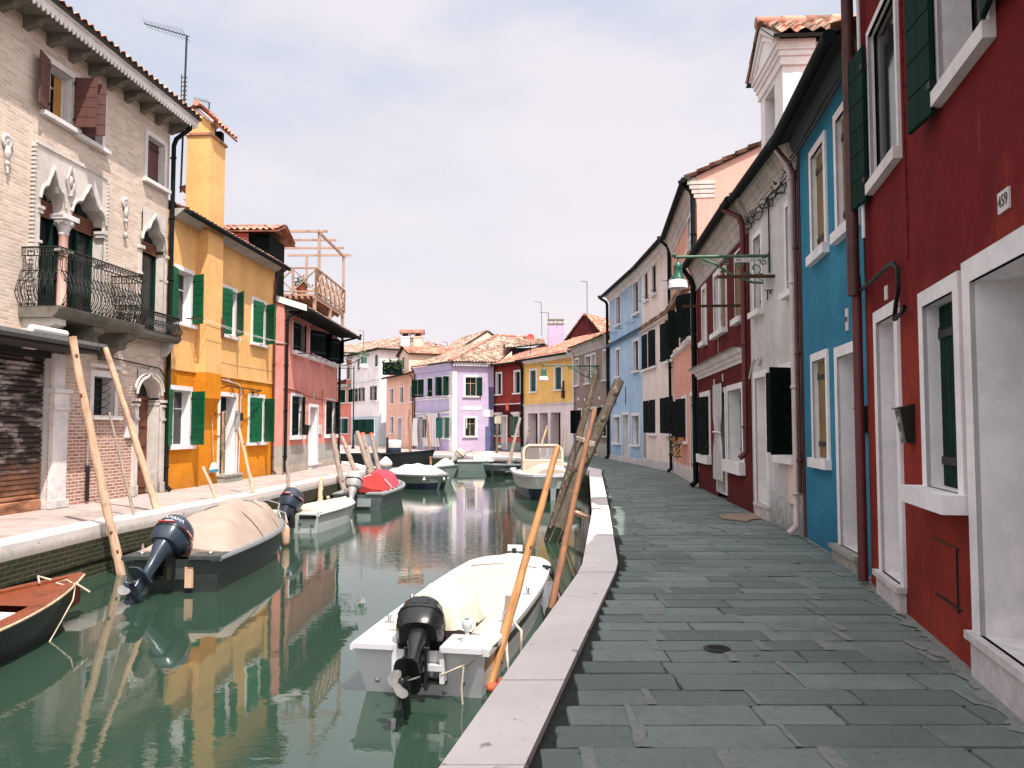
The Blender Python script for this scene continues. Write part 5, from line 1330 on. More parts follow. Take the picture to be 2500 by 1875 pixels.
# paved ways: real slabs on a dark bed
def slabmat(name,c1,c2,c3,mort):
    m,nt,b=nodes(name); at=N(nt,'ShaderNodeAttribute'); at.attribute_name='tone'; v=coords(nt)
    n=noise(nt,v,2.2,6,.7); n2=noise(nt,v,14,6,.75); n3=noise(nt,v,60,4,.7); sx=coords(nt,(1,5,1)); n4=noise(nt,sx,2.5,5,.7)
    col=mix(nt,at.outputs['Fac'],c1,c2); col=mix(nt,grey(nt,n,.42,.68,0,.6),col,c3); col=mix(nt,grey(nt,n2,.5,.75,0,.45),col,tuple(x*.62 for x in c1))
    col=mix(nt,grey(nt,n4,.62,.72,0,.35),col,mort); col=mix(nt,grey(nt,n3,.6,.75,0,.3),col,tuple(min(1,x*1.6) for x in c2))
    nt.links.new(col,b.inputs['Base Color']); b.inputs['Roughness'].default_value=.62; b.inputs['Specular IOR Level'].default_value=.35
    n6=noise(nt,v,.55,5,.65); col=mix(nt,grey(nt,n6,.48,.66,0,.5),col,tuple(x*.6 for x in c1)); n7=noise(nt,v,6.5,2,.5); col=mix(nt,grey(nt,n7,.72,.75,0,.8),col,tuple(x*.35 for x in c1)); nt.links.new(col,b.inputs['Base Color'])
    ad=N(nt,'ShaderNodeMath',operation='MULTIPLY_ADD'); nt.links.new(n3,ad.inputs[0]); ad.inputs[1].default_value=.4; nt.links.new(n2,ad.inputs[2])
    bump(nt,b,ad.outputs[0],.75,.02); return m
trach=slabmat('trachyte_slab',(.105,.145,.135),(.20,.25,.235),(.175,.19,.17),(.33,.34,.32))  # shaded copy of the paving stone, teal of the shade put into the colour
trachw=slabmat('sun_toned_paving_slab',(.42,.34,.32),(.50,.41,.385),(.38,.30,.285),(.5,.43,.4))  # lit copy of the same stone, sunlight put into the pale colour
bed=simple('joint_sand',(.035,.042,.038),.95,0,.5,20,.2,.5); mortar=simple('lime_mortar',(.235,.25,.235),.95,0,.3,20,.2,.4)
bedl=simple('pale_joint_sand',(.24,.19,.175),.95)
def slabs(name,xl,xr,y0,y1,mats,rowh=.3,sl=(.42,.85),seed=1,skew=0.,z=-.012,gap=.0045,mprob=.55,wob=True,sub=1):
    mb=MB(); rr=random.Random(seed); tones=[]; y=y0
    def pt(x,yy): return yy+skew*x
    while y<y1:
        h=rowh*rr.uniform(.86,1.14); a=xl(y+h/2)+ (rr.uniform(.0,.09) if wob else 0); b=xr(y+h/2); x=a-0.0
        first=True
        while x<b:
            w=rr.uniform(*sl)
            if first: w*=rr.uniform(.4,1); first=False
            x2=min(x+w,b)
            if b-x2<.18: x2=b
            j=lambda s=.012: rr.uniform(-s,s)
            zt=z+rr.uniform(-.004,.004); g=gap*rr.uniform(.5,1.8); tx=rr.uniform(-.003,.003)
            c=[(x+g+j(.006),pt(x,y)+g),(x2-g+j(.006),pt(x2,y)+g+j(.003)),(x2-g+j(.01),pt(x2,y+h)-g+j(.004)),(x+g+j(.01),pt(x,y+h)-g)]
            # octagon with worn corners
            P=[]; 
            for k in range(4):
                p=Vector(c[k]);n_=Vector(c[(k+1)%4]);l=Vector(c[k-1]); r_=rr.uniform(.005,.022)
                P.append(p+(l-p).normalized()*min(r_,.06)); P.append(p+(n_-p).normalized()*min(r_,.06))
            bv=.005; cen=sum(P,Vector((0,0)))/8; o=len(mb.v)
            Q=[]
            for k in range(0,8):
                Q.append(P[k])
                if k%2==1:
                    a_,b_=P[k],P[(k+1)%8]; ns=3
                    for q_ in range(1,ns+1): Q.append(a_.lerp(b_,q_/(ns+1))+Vector((j(.0055),j(.0045))))
            P=Q; n8=len(P)
            top=[(q.x+(cen.x-q.x)/max(.2,(cen-q).length)*bv,q.y+(cen.y-q.y)/max(.2,(cen-q).length)*bv,zt+(q.x-cen.x)*tx) for q in P]
            bot=[(q.x,q.y,zt-.02) for q in P]
            nf=len(mb.f); mb.add(top+bot,[tuple(range(n8))]+[(n8+i,n8+(i+1)%n8,(i+1)%n8,i) for i in range(n8)],0)
            tones+=[rr.random()]*(len(mb.f)-nf)
            if rr.random()<mprob and x2<b-.05:   # mortar smear over an end joint
                ww=rr.uniform(.02,.05); nf=len(mb.f)
                k=5; L1=[(x2-ww*rr.uniform(.5,1.1),pt(x2,y+h*i/k)) for i in range(k+1)]; R1=[(x2+ww*rr.uniform(.5,1.1),pt(x2,y+h*i/k)) for i in range(k+1)]
                vs=[(p[0],p[1],z+.0045) for p in L1]+[(p[0],p[1],z+.0045) for p in R1]
                mb.add(vs,[(i,k+1+i,k+2+i,i+1) for i in range(k)],1); tones+=[.5]*(len(mb.f)-nf)
            x=x2
        if mprob>0:
            nf=len(mb.f); k=4; w_=[rr.uniform(.03,.15) for _ in range(k+1)]
            vs=[(xr(y+h*i/k)-.1-w_[i],y+h*i/k,z+.0065) for i in range(k+1)]+[(xr(y+h*i/k),y+h*i/k,z+.0065) for i in range(k+1)]
            mb.add(vs,[(i,k+1+i,k+2+i,i+1) for i in range(k)],1); tones+=[.5]*(len(mb.f)-nf)
            if rr.random()<.35:
                a0=rr.uniform(a,max(a+.1,b-.9)); l_=rr.uniform(.3,.9); k=6; nf=len(mb.f)
                vs=[(a0+l_*i/k,y-rr.uniform(.004,.022),z+.0055) for i in range(k+1)]+[(a0+l_*i/k,y+rr.uniform(.004,.026),z+.0055) for i in range(k+1)]
                mb.add(vs,[(i,i+1,k+2+i,k+1+i) for i in range(k)],1); tones+=[.5]*(len(mb.f)-nf)
        y+=h
    o=mb.build(name,mats,None,False); me=o.data; at=me.attributes.new('tone','FLOAT','FACE'); at.data.foreach_set('value',tones)
    return tag(o,kind='structure')
def interp(P,y):
    for a,b in zip(P[:-1],P[1:]):
        if a[1]<=y<=b[1]: return a[0]+(b[0]-a[0])*(y-a[1])/(b[1]-a[1])
    return P[0][0]+(P[1][0]-P[0][0])/(P[1][1]-P[0][1])*(y-P[0][1]) if y<P[0][1] else P[-1][0]
WALLR=[(1.3,-1.6),(3.74,8.4),(3.9,8.5),(4.34,11.9),(4.56,15.2),(5.14,22),(5.88,29.1),(5.7,34.9),(5.18,42.2),(4.5,46)]
KIu=KI[:7]+[(3.2,33.3),(2.0,38.9),(.5,44.7),(.1,46)]
slabs('paving',lambda y:interp(KIu,y)+.035,lambda y:interp(WALLR,y)+.12,.2,46,[trach,mortar],seed=4)
mb=MB(); mb.add([(-1.2,-3,-.033),(8,-3,-.033),(8,48,-.033),(-1.2,48,-.033)],[(0,1,2,3)]); 
ko=[Vector((p[0],p[1],-.034)) for p in KI[:8]]
mb=MB(); 
for a,b in zip([(-1.0,-3)]+KI[:11],KI[:11]+[(-3.5,48.9)]):
    mb.add([(a[0],a[1],-.033),(12,a[1],-.033),(12,b[1],-.033),(b[0],b[1],-.033)],[(0,1,2,3)])
tag(mb.build('path_bed',bed),kind='structure')
WALLL=[(-10.6,0),(-9.94,7.4),(-8.9,20.4),(-8.39,28),(-8.03,28.01),(-7.97,36.4),(-8,45)]
slabs('paving',lambda y:interp(WALLL,y)-.02,lambda y:interp(LQI[:9]+[(-5.95,31.8)],y) if y<31.6 else interp([(-5.95,31.5),(-6.4,33.2),(-8.1,38.0)],y),1.5,38,[trachw,mortar],rowh=.32,seed=9,skew=-.06,mprob=.0,wob=False)
mb=MB()
for a,b in zip(LQI[:-1],LQI[1:]): 
    mb.add([(a[0],a[1],-.03),(b[0],b[1],-.03),(min(b[0],-11)-14,b[1]-(0 if b[1]<42 else 6),-.03),(min(a[0],-11)-14,a[1]-(0 if a[1]<42 else 6),-.03)],[(0,1,2,3)])
tag(mb.build('path_bed',bedl),kind='structure')
# far square
mb=MB()
far=[p for p in KI[9:]]
for a,b in zip(far[:-1],far[1:]): mb.add([(a[0],a[1],-.02),(b[0],b[1],-.02),(b[0]*.6+4,130,-.02),(a[0]*.6+6,130,-.02)],[(0,1,2,3)])
mb.add([(2.0,38.9,-.031),(14,38.9,-.031),(20,130,-.02),(.5,44.7,-.02)],[(0,1,2,3)])
tag(mb.build('far_square',trachw),kind='structure')
def landmat():
    return simple('earth',(.16,.14,.12),.95,0,.4,.2)
mb=MB(); mb.add([(-900,-700,-3.4),(900,-700,-3.4),(900,1500,-3.4),(-900,1500,-3.4)],[(0,1,2,3)]); tag(mb.build('ground',landmat()),kind='structure')
mb=MB()
for s_ in (-1,1):
    x0=16*s_; mb.add([(x0,-200,-.2),(900*s_,-200,-.2),(900*s_,1500,-.2),(x0,1500,-.2)],[(0,1,2,3)])
mb.add([(-16,130,-.2),(16,130,-.2),(16,1500,-.2),(-16,1500,-.2)],[(0,1,2,3)]) 
bpy_o=mb.build('ground',landmat()); bpy_o.location.x=0; tag(bpy_o,kind='structure')
# water
def watermat():
    m,nt,b=nodes('canal_water'); b.inputs['Base Color'].default_value=(.026,.052,.036,1); b.inputs['Roughness'].default_value=.015; b.inputs['IOR'].default_value=1.72
    v=coords(nt,(1,1,1)); n=noise(nt,v,.8,4,.55); n1=noise(nt,coords(nt,(1,1.7,1)),5.2,3,.55)
    n2=noise(nt,coords(nt,(.12,.12,1)),1.0,2,.5)
    mm=N(nt,'ShaderNodeMath',operation='MULTIPLY'); nt.links.new(grey(nt,n2,.42,.62,.10,1.0),mm.inputs[0]); nt.links.new(n1,mm.inputs[1])
    ad=N(nt,'ShaderNodeMath',operation='MULTIPLY_ADD'); nt.links.new(n,ad.inputs[0]); ad.inputs[1].default_value=.9; nt.links.new(mm.outputs[0],ad.inputs[2])
    bump(nt,b,ad.outputs[0],.062,.06)
    return m
mb=MB(); mb.add([(-60,-60,WZ),(12,-60,WZ),(12,70,WZ),(-60,70,WZ)],[(0,1,2,3)]); tag(mb.build('canal_water',watermat()),kind='structure')
# ---------------------------------------------------------------- boats
def superellipse(cx,cz,w,h,y,n=16,p=2.6):
    o=[]
    for i in range(n):
        a=2*math.pi*i/n; c,s_=math.cos(a),math.sin(a)
        o.append((cx+w*abs(c)**(2/p)*(1 if c>0 else -1),y,cz+h*abs(s_)**(2/p)*(1 if s_>0 else -1)))
    return o
def ring(z,w,d,cy,n=16,p=2.8):
    o=[]
    for i in range(n):
        a=2*math.pi*i/n; c,s_=math.cos(a),math.sin(a)
        o.append(Vector((w*abs(c)**(2/p)*(1 if c>0 else -1),cy+d*abs(s_)**(2/p)*(1 if s_>0 else -1),z)))
    return o
def outboard(parent,loc,tilt,scale,mc,ml,label=None,yaw=0,text=None,stripe=False,hood=None,mech=True,bag=None,legw=1.,cw=1.):
    """outboard engine: own mesh is the leg and lower unit; cowling, propeller, clamp bracket are its pieces"""
    M=Matrix.Translation(loc)@Matrix.Rotation(R(yaw),4,'Z')@Matrix.Rotation(R(-tilt),4,'X')@Matrix.Scale(scale,4)
    m=MB(); m.M=M
    # leg: from under the cowling to the gear case (y<0 is aft)
    k_=legw; m.loft([ring(.10,.13*k_,.17*k_,-.10),ring(-.02,.115*k_,.15*k_,-.11),ring(-.12,.08*k_,.11*k_,-.12),ring(-.28,.062*k_,.09*k_,-.12),ring(-.42,.055,.085,-.12),ring(-.50,.06,.11,-.13)],0)
    m.loft([ring(-.50,.12,.22,-.20,p=3.2),ring(-.53,.125,.23,-.21,p=3.2)],0)       # anti-ventilation plate
    m.loft([ring(-.53,.045,.10,-.13),ring(-.66,.032,.09,-.13),ring(-.70,.03,.09,-.13)],0)
    m.lathe([(0,-.26),(.03,-.24),(.055,-.16),(.06,.0),(.058,.14),(.045,.17)],(0,-.16,-.74),12,0,(0,-1,0))
    m.add([(-.012,-.02,-.78),(-.012,-.24,-.78),(-.008,-.24,-.95),(-.008,-.14,-.93),(.012,-.02,-.78),(.012,-.24,-.78),(.008,-.24,-.95),(.008,-.14,-.93)],[(0,1,2,3),(7,6,5,4),(0,4,5,1),(1,5,6,2),(2,6,7,3),(3,7,4,0)],0)
    o=m.build('outboard_motor',[ml],parent)
    if label:o['label']=label
    c=MB(); c.M=M@Matrix.Diagonal((cw,1.1 if cw>1 else 1,1,1))
    c.loft([ring(.10,.14,.19,-.09),ring(.16,.17,.24,-.07),ring(.30,.175,.255,-.06),ring(.33,.178,.258,-.06),ring(.335,.168,.25,-.06),ring(.46,.16,.245,-.05),ring(.54,.13,.21,-.04),ring(.575,.07,.12,-.03)],0)
    c.loft([ring(.295,.183,.262,-.06),ring(.335,.183,.262,-.06)],1,caps=False)
    c.box(-.05,.05,.17,.225,.38,.45,1)
    if hood: c.box(-.06,.06,-.305,-.28,.36,.46,1)
    if stripe:
        for s_ in (-1,1):
            c.box(s_*.172,s_*.1775,-.20,.10,.350,.362,2); c.box(s_*.17,s_*.177,-.10,.02,.368,.376,3); 
        c.box(-.10,.10,-.320,-.300,.350,.362,2); c.box(-.02,.08,-.3195,-.2995,.368,.376,3)
    if text:
        vs,fs=textmesh(text,.078)
        # across the aft shoulder of the hood, following its curve
        V=[]
        for p in vs:
            a=p.x/.21+.32; V.append((.172*math.sin(a),-.062-.262*max(0,math.cos(a))**.75+(p.y)*.12,.425+p.y))
        c.add(V,fs,3)
    c.build('cowling',[mc,engblack,redpaint,letterw],o,False)
    p=MB(); p.M=M
    for k in range(3):
        a0=k*2*math.pi/3+.5; vs=[];fs=[]
        for i in range(6):
            r_=.04+.125*i/5
            wd=.14*math.sin(math.pi*(i+.7)/6.2)+.02
            for j in range(5):
                s_=(j/4-.5)*wd*2; an=a0+s_/r_*.42*min(1,r_/.07); vs.append((r_*math.cos(an),-.345+s_*.34,-.74+r_*math.sin(an)))
        for i in range(5):
            for j in range(4): fs.append((i*5+j,i*5+j+1,(i+1)*5+j+1,(i+1)*5+j))
        p.add(vs,fs,0,True); p.add([(x+.0,y-.008,z) for x,y,z in vs],[f[::-1] for f in fs],0,True)
    p.lathe([(.045,.12),(.05,.2),(.035,.27),(.0,.285)],(0,-.12,-.74),12,1,(0,-1,0)); p.build('propeller',[alum,ml],o)
    if mech:
        b=MB(); b.M=Matrix.Translation(loc)@Matrix.Rotation(R(yaw),4,'Z')@Matrix.Scale(scale,4)
        for s_ in (-1,1):
            b.box(s_*.10-.015,s_*.10+.015,-.10,.09,-.34,.06); b.box(s_*.10-.015,s_*.10+.015,.03,.10,-.02,.10); b.tube([(s_*.10,.09,-.03),(s_*.10,.17,-.03)],.012,6); b.box(s_*.10-.045,s_*.10+.045,.165,.18,-.045,-.015)
        b.tube([(-.13,-.02,.05),(.13,-.02,.05)],.022,8); b.tube([(-.11,-.07,-.3),(.11,-.07,-.3)],.014,6)
        for k in range(4): b.tube([(-.06+.04*k,.05,.0),(-.1+.06*k,.2,.09),(-.02*k,.38,.0)],.010,5)
        b.M=M; b.tube([(.02,.18,.12),(.06,.42,.16),(.06,.62,.18)],.017,6); b.tube([(.06,.60,.18),(.06,.75,.19)],.024,8)
        rr=random.Random(5)
        for k in range(14): b.box(*(lambda x,y,z,s_:(x,x+s_,y,y+s_,z,z+s_))(rr.uniform(-.16,.1),rr.uniform(.0,.18),rr.uniform(-.15,.12),rr.uniform(.03,.07)))
        b.build('clamp_bracket',[engblack],o)
    return o
def hull(L,B,fb,stern=.86,bow='point',draft=.22,rise=.16,flare=.78,n=22,full=2.2,keel=.0):
    """returns station list: (y, half beam at sheer, z sheer, half beam at chine, z chine, z keel)"""
    S=[]
    for i in range(n+1):
        t=i/n; t2=t
        if bow=='round':
            tt=t; b=B*(stern+(1-stern)*math.sin(min(1,tt/.45)*math.pi/2)) if tt<.45 else B*(1-max(0,(tt-.45)/.55)**2.6*.28)
            if tt>.9: b*=math.sqrt(max(0,1-((tt-.9)/.1)**2)*.86+.02) 
        else:
            b=B*(stern+(1-stern)*math.sin(min(1,t/.4)*math.pi/2)) if t<.4 else B*max(.012,(1-((t-.4)/.6)**full))
        zs=fb+rise*max(0,t-.25)**2*1.6
        ch=b*(flare-(.35*max(0,t-.5)**1.5 if bow=='point' else .15*max(0,t-.6)))
        zc=-draft*.5+ .28*max(0,t-.55)**1.4; zk=-draft+ (fb+draft*.6)*max(0,t-.78)**2*9*(1 if bow=='point' else .6)
        zk=min(zk,zs-.08); zc=min(max(zc,zk+.01),zs-.05)
        yy=L*t
        S.append((yy,b,zs,max(ch,.006),zc,zk))
    return S
def hullmesh(S,mats,parent,root_rim=.07,rimh=.04,rk=.10,band=None,split=None):
    mb=MB(); rings=[]
    y_off=lambda z,fb: 0
    for (y,b,zs,ch,zc,zk) in S:
        top0=(b,zs); ysh=lambda z: (y-(zs-z)*0.0)
        mid=(ch+(b-ch)*.55,zc+(zs-zc)*.5)
        P=[(-b,zs),(-mid[0],mid[1]),(-ch,zc),(-ch*.5,(zc+zk)/2-.01),(0,zk),(ch*.5,(zc+zk)/2-.01),(ch,zc),(mid[0],mid[1]),(b,zs)]
        ring_=[]
        for x,z in P:
            dy=-(zs-z)*-.0
            # raked transom and stem
            t=y/S[-1][0]; dy=rk*(1-(z-zk)/(zs-zk+.001))*(1-t)**3 - .32*(1-(z-zk)/(zs-zk+.001))*t**6*min(1,S[-1][0]/4)
            ring_.append((x,y+dy,z))
        rings.append(ring_)
    n=len(rings[0]); vs=[p for r_ in rings for p in r_]
    for i in range(len(rings)-1):
        for j in range(n-1):
            mi=1 if (split and j in (1,2,3,4,5,6)) else 0
            mb.add([rings[i][j],rings[i+1][j],rings[i+1][j+1],rings[i][j+1]],[(3,2,1,0)],mi)
    mb.add(rings[0],[tuple(range(n))],0); mb.add(rings[-1],[tuple(range(n))[::-1]],0)
    o=mb.build('hull',mats,parent); return o
def deckrim(S,mat,parent,w=.12,th=.03,proud=.03,name='gunwale',t0=0.,z=0.,closeb=True,stern=True):
    mb=MB(); 
    for s_ in (-1,1):
        R_=[]
        for (y,b,zs,*_) in S:
            bi=max(b-w,0.0); R_.append([(s_*(b+proud),y,zs-.03+z),(s_*(b+proud),y,zs+th*.6+z),(s_*(b+proud*.5),y,zs+th+z),(s_*bi,y,zs+th+z),(s_*bi,y,zs-.03+z)])
        mb.loft(R_,0,False,True)
    y,b,zs=S[-1][:3]; mb.box(-b-proud,b+proud,y-.02,y+proud*.8,zs-.03+z,zs+th+z)
    return mb.build(name,mat,parent)
def boatroot(loc,head,label,group='boats moored in the canal',name='boat'):
    h=Vector(head); rz=math.atan2(-h.x,h.y)
    return empty(name,(loc[0],loc[1],WZ),rz,label,'boat',group)
def wrinkle(x,y,k=1.): return (math.sin(x*9+y*3.1)+math.sin(x*4.3-y*6.7+1.3)*.8+math.sin(y*11+x*2)*.5)*.008*k
def cover(S,mat,parent,t0,t1,crown,w=.1,droop=.0,wr=1.,name='cover',nx=14,front=None,ends=True,edge=.035):
    mb=MB(); n=len(S)-1; rows=[]; m_=36
    for i in range(m_+1):
        t=t0+(t1-t0)*i/m_; q=t*n; k=min(int(q),n-1); f=q-k
        y,b,zs=[S[k][j]*(1-f)+S[k+1][j]*f for j in (0,1,2)]
        b=max(b-w,.01); h=crown(t); row=[]
        for j in range(nx+1):
            a=-1+2*j/nx; row.append((a*b,y,zs+edge+h*(1-abs(a)**2.1)+wrinkle(a*b,y,wr)*(1-a*a)*(2 if h>.1 else 1)))
        rows.append(row)
    vs=[p for r_ in rows for p in r_]; W=nx+1
    mb.add(vs,[(i*W+j,(i+1)*W+j,(i+1)*W+j+1,i*W+j+1) for i in range(m_) for j in range(nx)],0,True)
    if ends:
        for r_ in (rows[0],rows[-1]):
            zb=min(p[2] for p in r_)-.06
            for a,b in zip(r_[:-1],r_[1:]): mb.add([a,b,(b[0],b[1],zb),(a[0],a[1],zb)],[(0,1,2,3)],0)
    return mb.build(name,mat,parent,False)
def sectop(S,t):
    n=len(S)-1;q=t*n;k=min(int(q),n-1);f=q-k
    return [S[k][j]*(1-f)+S[k+1][j]*f for j in (0,1,2)]
def fender(parent,x,y,z,r=.07,h=.25,mat=None):
    m=MB(); m.lathe([(0,0),(r*.7,.02),(r,.08),(r,h-.06),(r*.6,h),(0.02,h+.02),(.02,h+.05)],(x,y,z-h),10); m.tube([(x,y,z+.02),(x*.97,y,z+.22)],.012,5,1); return m.build('fender',[mat or pole_l,rope],parent)
# --- 1 white boat with tilted black engine
def boat_white():
    r=boatroot((-.83,7.2),(.92,4.95),'white motorboat with a flat cream cover, a stripped black engine and an ivory sheet')
    S=hull(4.9,.66,.44,.92,'round',.16,.06,.86,26); o=hullmesh(S,[gelwhite],r,rk=.22)
    deckrim(S,gelwhite,r,.17,.035,.035)
    m=MB(); y,b,z=sectop(S,.0); fb=z
    # stern quarter decks each side of the engine well
    for s_ in (-1,1):
        m.box(s_*.22,s_*(b-.02),-.05,.42,z+.0,z+.045); m.box(s_*.20,s_*.24,-.02,.45,z-.28,z+.04)
    m.box(-.24,.24,.5,.53,z-.3,z+.04,0); m.box(-.24,.24,0.02,.5,z-.3,z-.27,1); m.box(-.22,.22,-.03,.03,z-.17,z-.12,0)
    m.build('stern_deck',[gelwhite,dark],r)
    cover(S,cvcream,r,.10,.80,lambda t:.05,.14,wr=.35,edge=.03)
    m=MB(); # fore deck
    T=[sectop(S,.8+.2*i/12) for i in range(13)]; vs=[];W=9
    for (y,b,z) in T:
        for j in range(9):
            a=-1+j/4; vs.append((a*max(b-.1,.01),y,z+.035+.05*(1-a*a)))
    m.add(vs,[(i*9+j,(i+1)*9+j,(i+1)*9+j+1,i*9+j+1) for i in range(12) for j in range(8)],0,True)
    y,b,z=sectop(S,.985); m.box(-.03,.03,y-.12,y-.05,z+.07,z+.15,1); m.box(-.1,.12,y-.1,y-.07,z+.11,z+.2,2)
    m.build('fore_deck',[gelwhite,iron,gelgrey],r)
    m=MB(); # fittings: vents, cleats, rowlock
    for x,y in ((-.53,.75),(-.60,1.7),(.60,2.3),(.58,1.0)):
        z=sectop(S,y/4.9)[2]+.035; m.box(x-.05,x+.05,y-.02,y+.02,z,z+.015); m.tube([(x,y,z),(x,y,z+.06)],.018,6); m.ball((x,y,z+.07),.026,0,6); m.build('cleat',[steel],r); m=MB()
    m=MB(); m.lathe([(.05,0),(.05,.03),(.02,.05),(.02,.09),(.045,.12),(.05,.16),(.045,.19),(.03,.2)],(.40,.18,fb+.045),12); m.build('lamp',[gelgrey],r)
    m=MB(); 
    
    for x,z in ((-.42,.12),(.38,.14),(-.1,.05),(.2,.04)): m=MB(); m.lathe([(0,.0),(.022,.0),(.022,.015),(.0,.02)],(x,.06+.22*(.44-z)/.6-.05,z),8,0,(0,-1,0)); m.build('drain_fitting',[steel],r)
    outboard(r,(0.0,-.03,fb-.02),62,.88,engblack,engblack,hood=True,yaw=8,legw=.8,cw=1.4)
    # ivory sheet thrown over the engine's front
    m=MB(); vs=[];nn=13
    for i in range(nn):
        for j in range(nn):
            a=(i/(nn-1)-.5)*2; c=(j/(nn-1)-.5)*2
            x=.06+a*.32; y=.78+c*.36; h=.38*max(0,1-(abs(a)**2.4+abs(c)**2.2))**.5
            h+=.03*math.sin(a*9+c*4)+.02*math.sin(c*13)
            vs.append((x,y-h*.25,fb+.07+max(0,h)))
    m.add(vs,[(i*nn+j,(i+1)*nn+j,(i+1)*nn+j+1,i*nn+j+1) for i in range(nn-1) for j in range(nn-1)],0,True)
    o=m.build('engine_sheet',[plastic_ivory],r,False)
    m=MB(); m.tube([(.25,.3,fb+.05),(.24,.1,fb-.02),(.22,-.02,fb-.2),(.45,.02,fb-.1),(.62,.05,fb+.02),(.68,.3,fb+.06)],.012,6)
    m.tube([(.42,-.03,fb-.12),(.40,-.03,fb-.3),(.42,.0,fb-.6)],.010,5); m.build('mooring_line',[rope],r)
    m=MB(); m.tube([(.63,.9,fb+.05),(.70,.75,fb+.12),(.82,.62,fb+.05),(.86,.42,fb-.35),(.78,.3,fb-.5),(.70,.5,fb-.1),(.64,.8,fb+.05)],.014,6); m.build('mooring_line',[rope],r)
    m=MB(); m.tube([(.55,3.9,fb+.1),(.68,3.8,fb+.1),(.80,3.5,fb-.3),(.88,3.2,fb-.6)],.022,6); m.tube([(.58,3.9,fb+.1),(.75,3.72,fb-.1),(.95,3.45,fb-.4)],.016,6); m.build('strap',[ropek],r)
    return r
boat_white()
# --- 2 dark boat under a tan cover
def boat_tan():
    r=boatroot((-4.95,11.75),(-.02,1),'dark grey boat under a humped tan cover with a lettered tilted outboard')
    S=hull(5.2,.76,.50,.9,'point',.2,.10,.84,24,2.6); hullmesh(S,[hullgrey,hullgrey],r,rk=.2)
    deckrim(S,rail,r,.13,.04,.03); m=MB()
    R_=[]
    for s_ in (-1,1):
        m.tube([(s_*(b+.04),y,zs-.0) for (y,b,zs,*_) in S],.016,6)
    m.build('rub_rail',[steel],r)
    y,b,z=sectop(S,0); m=MB()
    for s_ in (-1,1): m.prism([(-.06,z+.0),(.40,z+.0),(.40,z+.05),(-.06,z+.05)],s_*.26,s_*(b+.02),0); m.lathe([(0,0),(.045,0),(.04,.03),(0,.04)],(s_*.5,.16,z+.05),8,1)
    m.box(-.26,.26,.04,.08,z-.3,z-.1,0); m.build('stern_deck',[hullgrey,steel],r)
    def crown(t): return .08+.46*max(0,math.sin(math.pi*min(1,max(0,(t-.07)/.82))))**.62
    cover(S,cvtan,r,.07,.90,crown,.04,wr=3.0,nx=18)
    m=MB(); # hoops' seams
    for t in (.40,.62):
        y,b,z=sectop(S,t); m.tube([(a/10*(b-.04),y,z+.045+crown(t)*(1-abs(a/10)**2.1)) for a in range(-10,11)],.008,4)
    m.build('seam',[cvtan2],r)
    m=MB(); y,b,z=sectop(S,.9); 
    m.tube([(-.34,y-.35,z+.04),(-.3,y-.05,z+.30),(0,y+.12,z+.36),(.3,y-.05,z+.30),(.34,y-.35,z+.04)],.02,6); m.build('bow_rail',[rail],r)
    outboard(r,(-.08,-.06,.56),46,1.0,engblue,engblue,yaw=-14,text='YAMAHA',stripe=True,cw=1.35)
    m=MB(); m.box(.18,.30,.02,.05,.08,.38); m.build('transom_patch',[pole_l],r)
    fender(r,.42,4.7,.42,.085,.42); 
    m=MB(); y,b,z=sectop(S,.86); m.tube([(b,y,z+.05),(b-.1,y+.2,z+.16),(b-.02,y+.4,z+.1),(b+.06,y+.3,z-.1)],.013,5); m.build('mooring_line',[rope],r)
    return r
cvtan2=simple('brown_seam_thread',(.14,.10,.085),.9)
boat_tan()
# --- 3 small pale boat
def boat_pale():
    r=boatroot((-4.98,18.45),(.12,1),'small pale grey boat with a flat cream cover and a dark blue tilted outboard')
    S=hull(3.7,.60,.42,.93,'point',.16,.05,.88,22,3.2); hullmesh(S,[gelgrey],r,rk=.12); deckrim(S,gelgrey,r,.08,.035,.03)
    m=MB(); 
    for s_ in (-1,1): m.tube([(s_*(b+.03),y,zs+.0) for (y,b,zs,*_) in S],.018,6)
    m.build('rub_rail',[rail],r)
    m=MB(); z=S[0][2]; m.box(.12,.52,-.045,-.02,z-.09,z+.0); m.build('stern_pad',[engblack],r)
    cover(S,cvcream,r,.10,.97,lambda t:.06,.07,wr=.5); m=MB(); m.box(-.55,.55,.02,.38,z-.0,z+.035); m.build('stern_deck',[gelgrey],r)
    for x,zz in ((.12,.2),(.4,.17)): m=MB(); m.lathe([(0,.0),(.025,0),(.025,.01),(0,.012)],(x,.02,zz),8,0,(0,-1,0)); m.build('drain_fitting',[dark],r)
    m=MB(); y,b,zz=sectop(S,.9); m.ball((-.3,y-.3,zz+.1),.05); m.build('bow_knob',[cvcream],r)
    outboard(r,(-.12,-.06,.46),32,.98,engblue,engblue,yaw=-12,stripe=True,cw=1.3)
    m=MB(); 
    for k in range(5): m.tube([(-.55+.03*k,.2,.5),(-.6,-.05,.52-.03*k),(-.5,-.2,.44)],.016,5)
    m.build('mooring_line',[rope],r)
    return r
boat_pale()
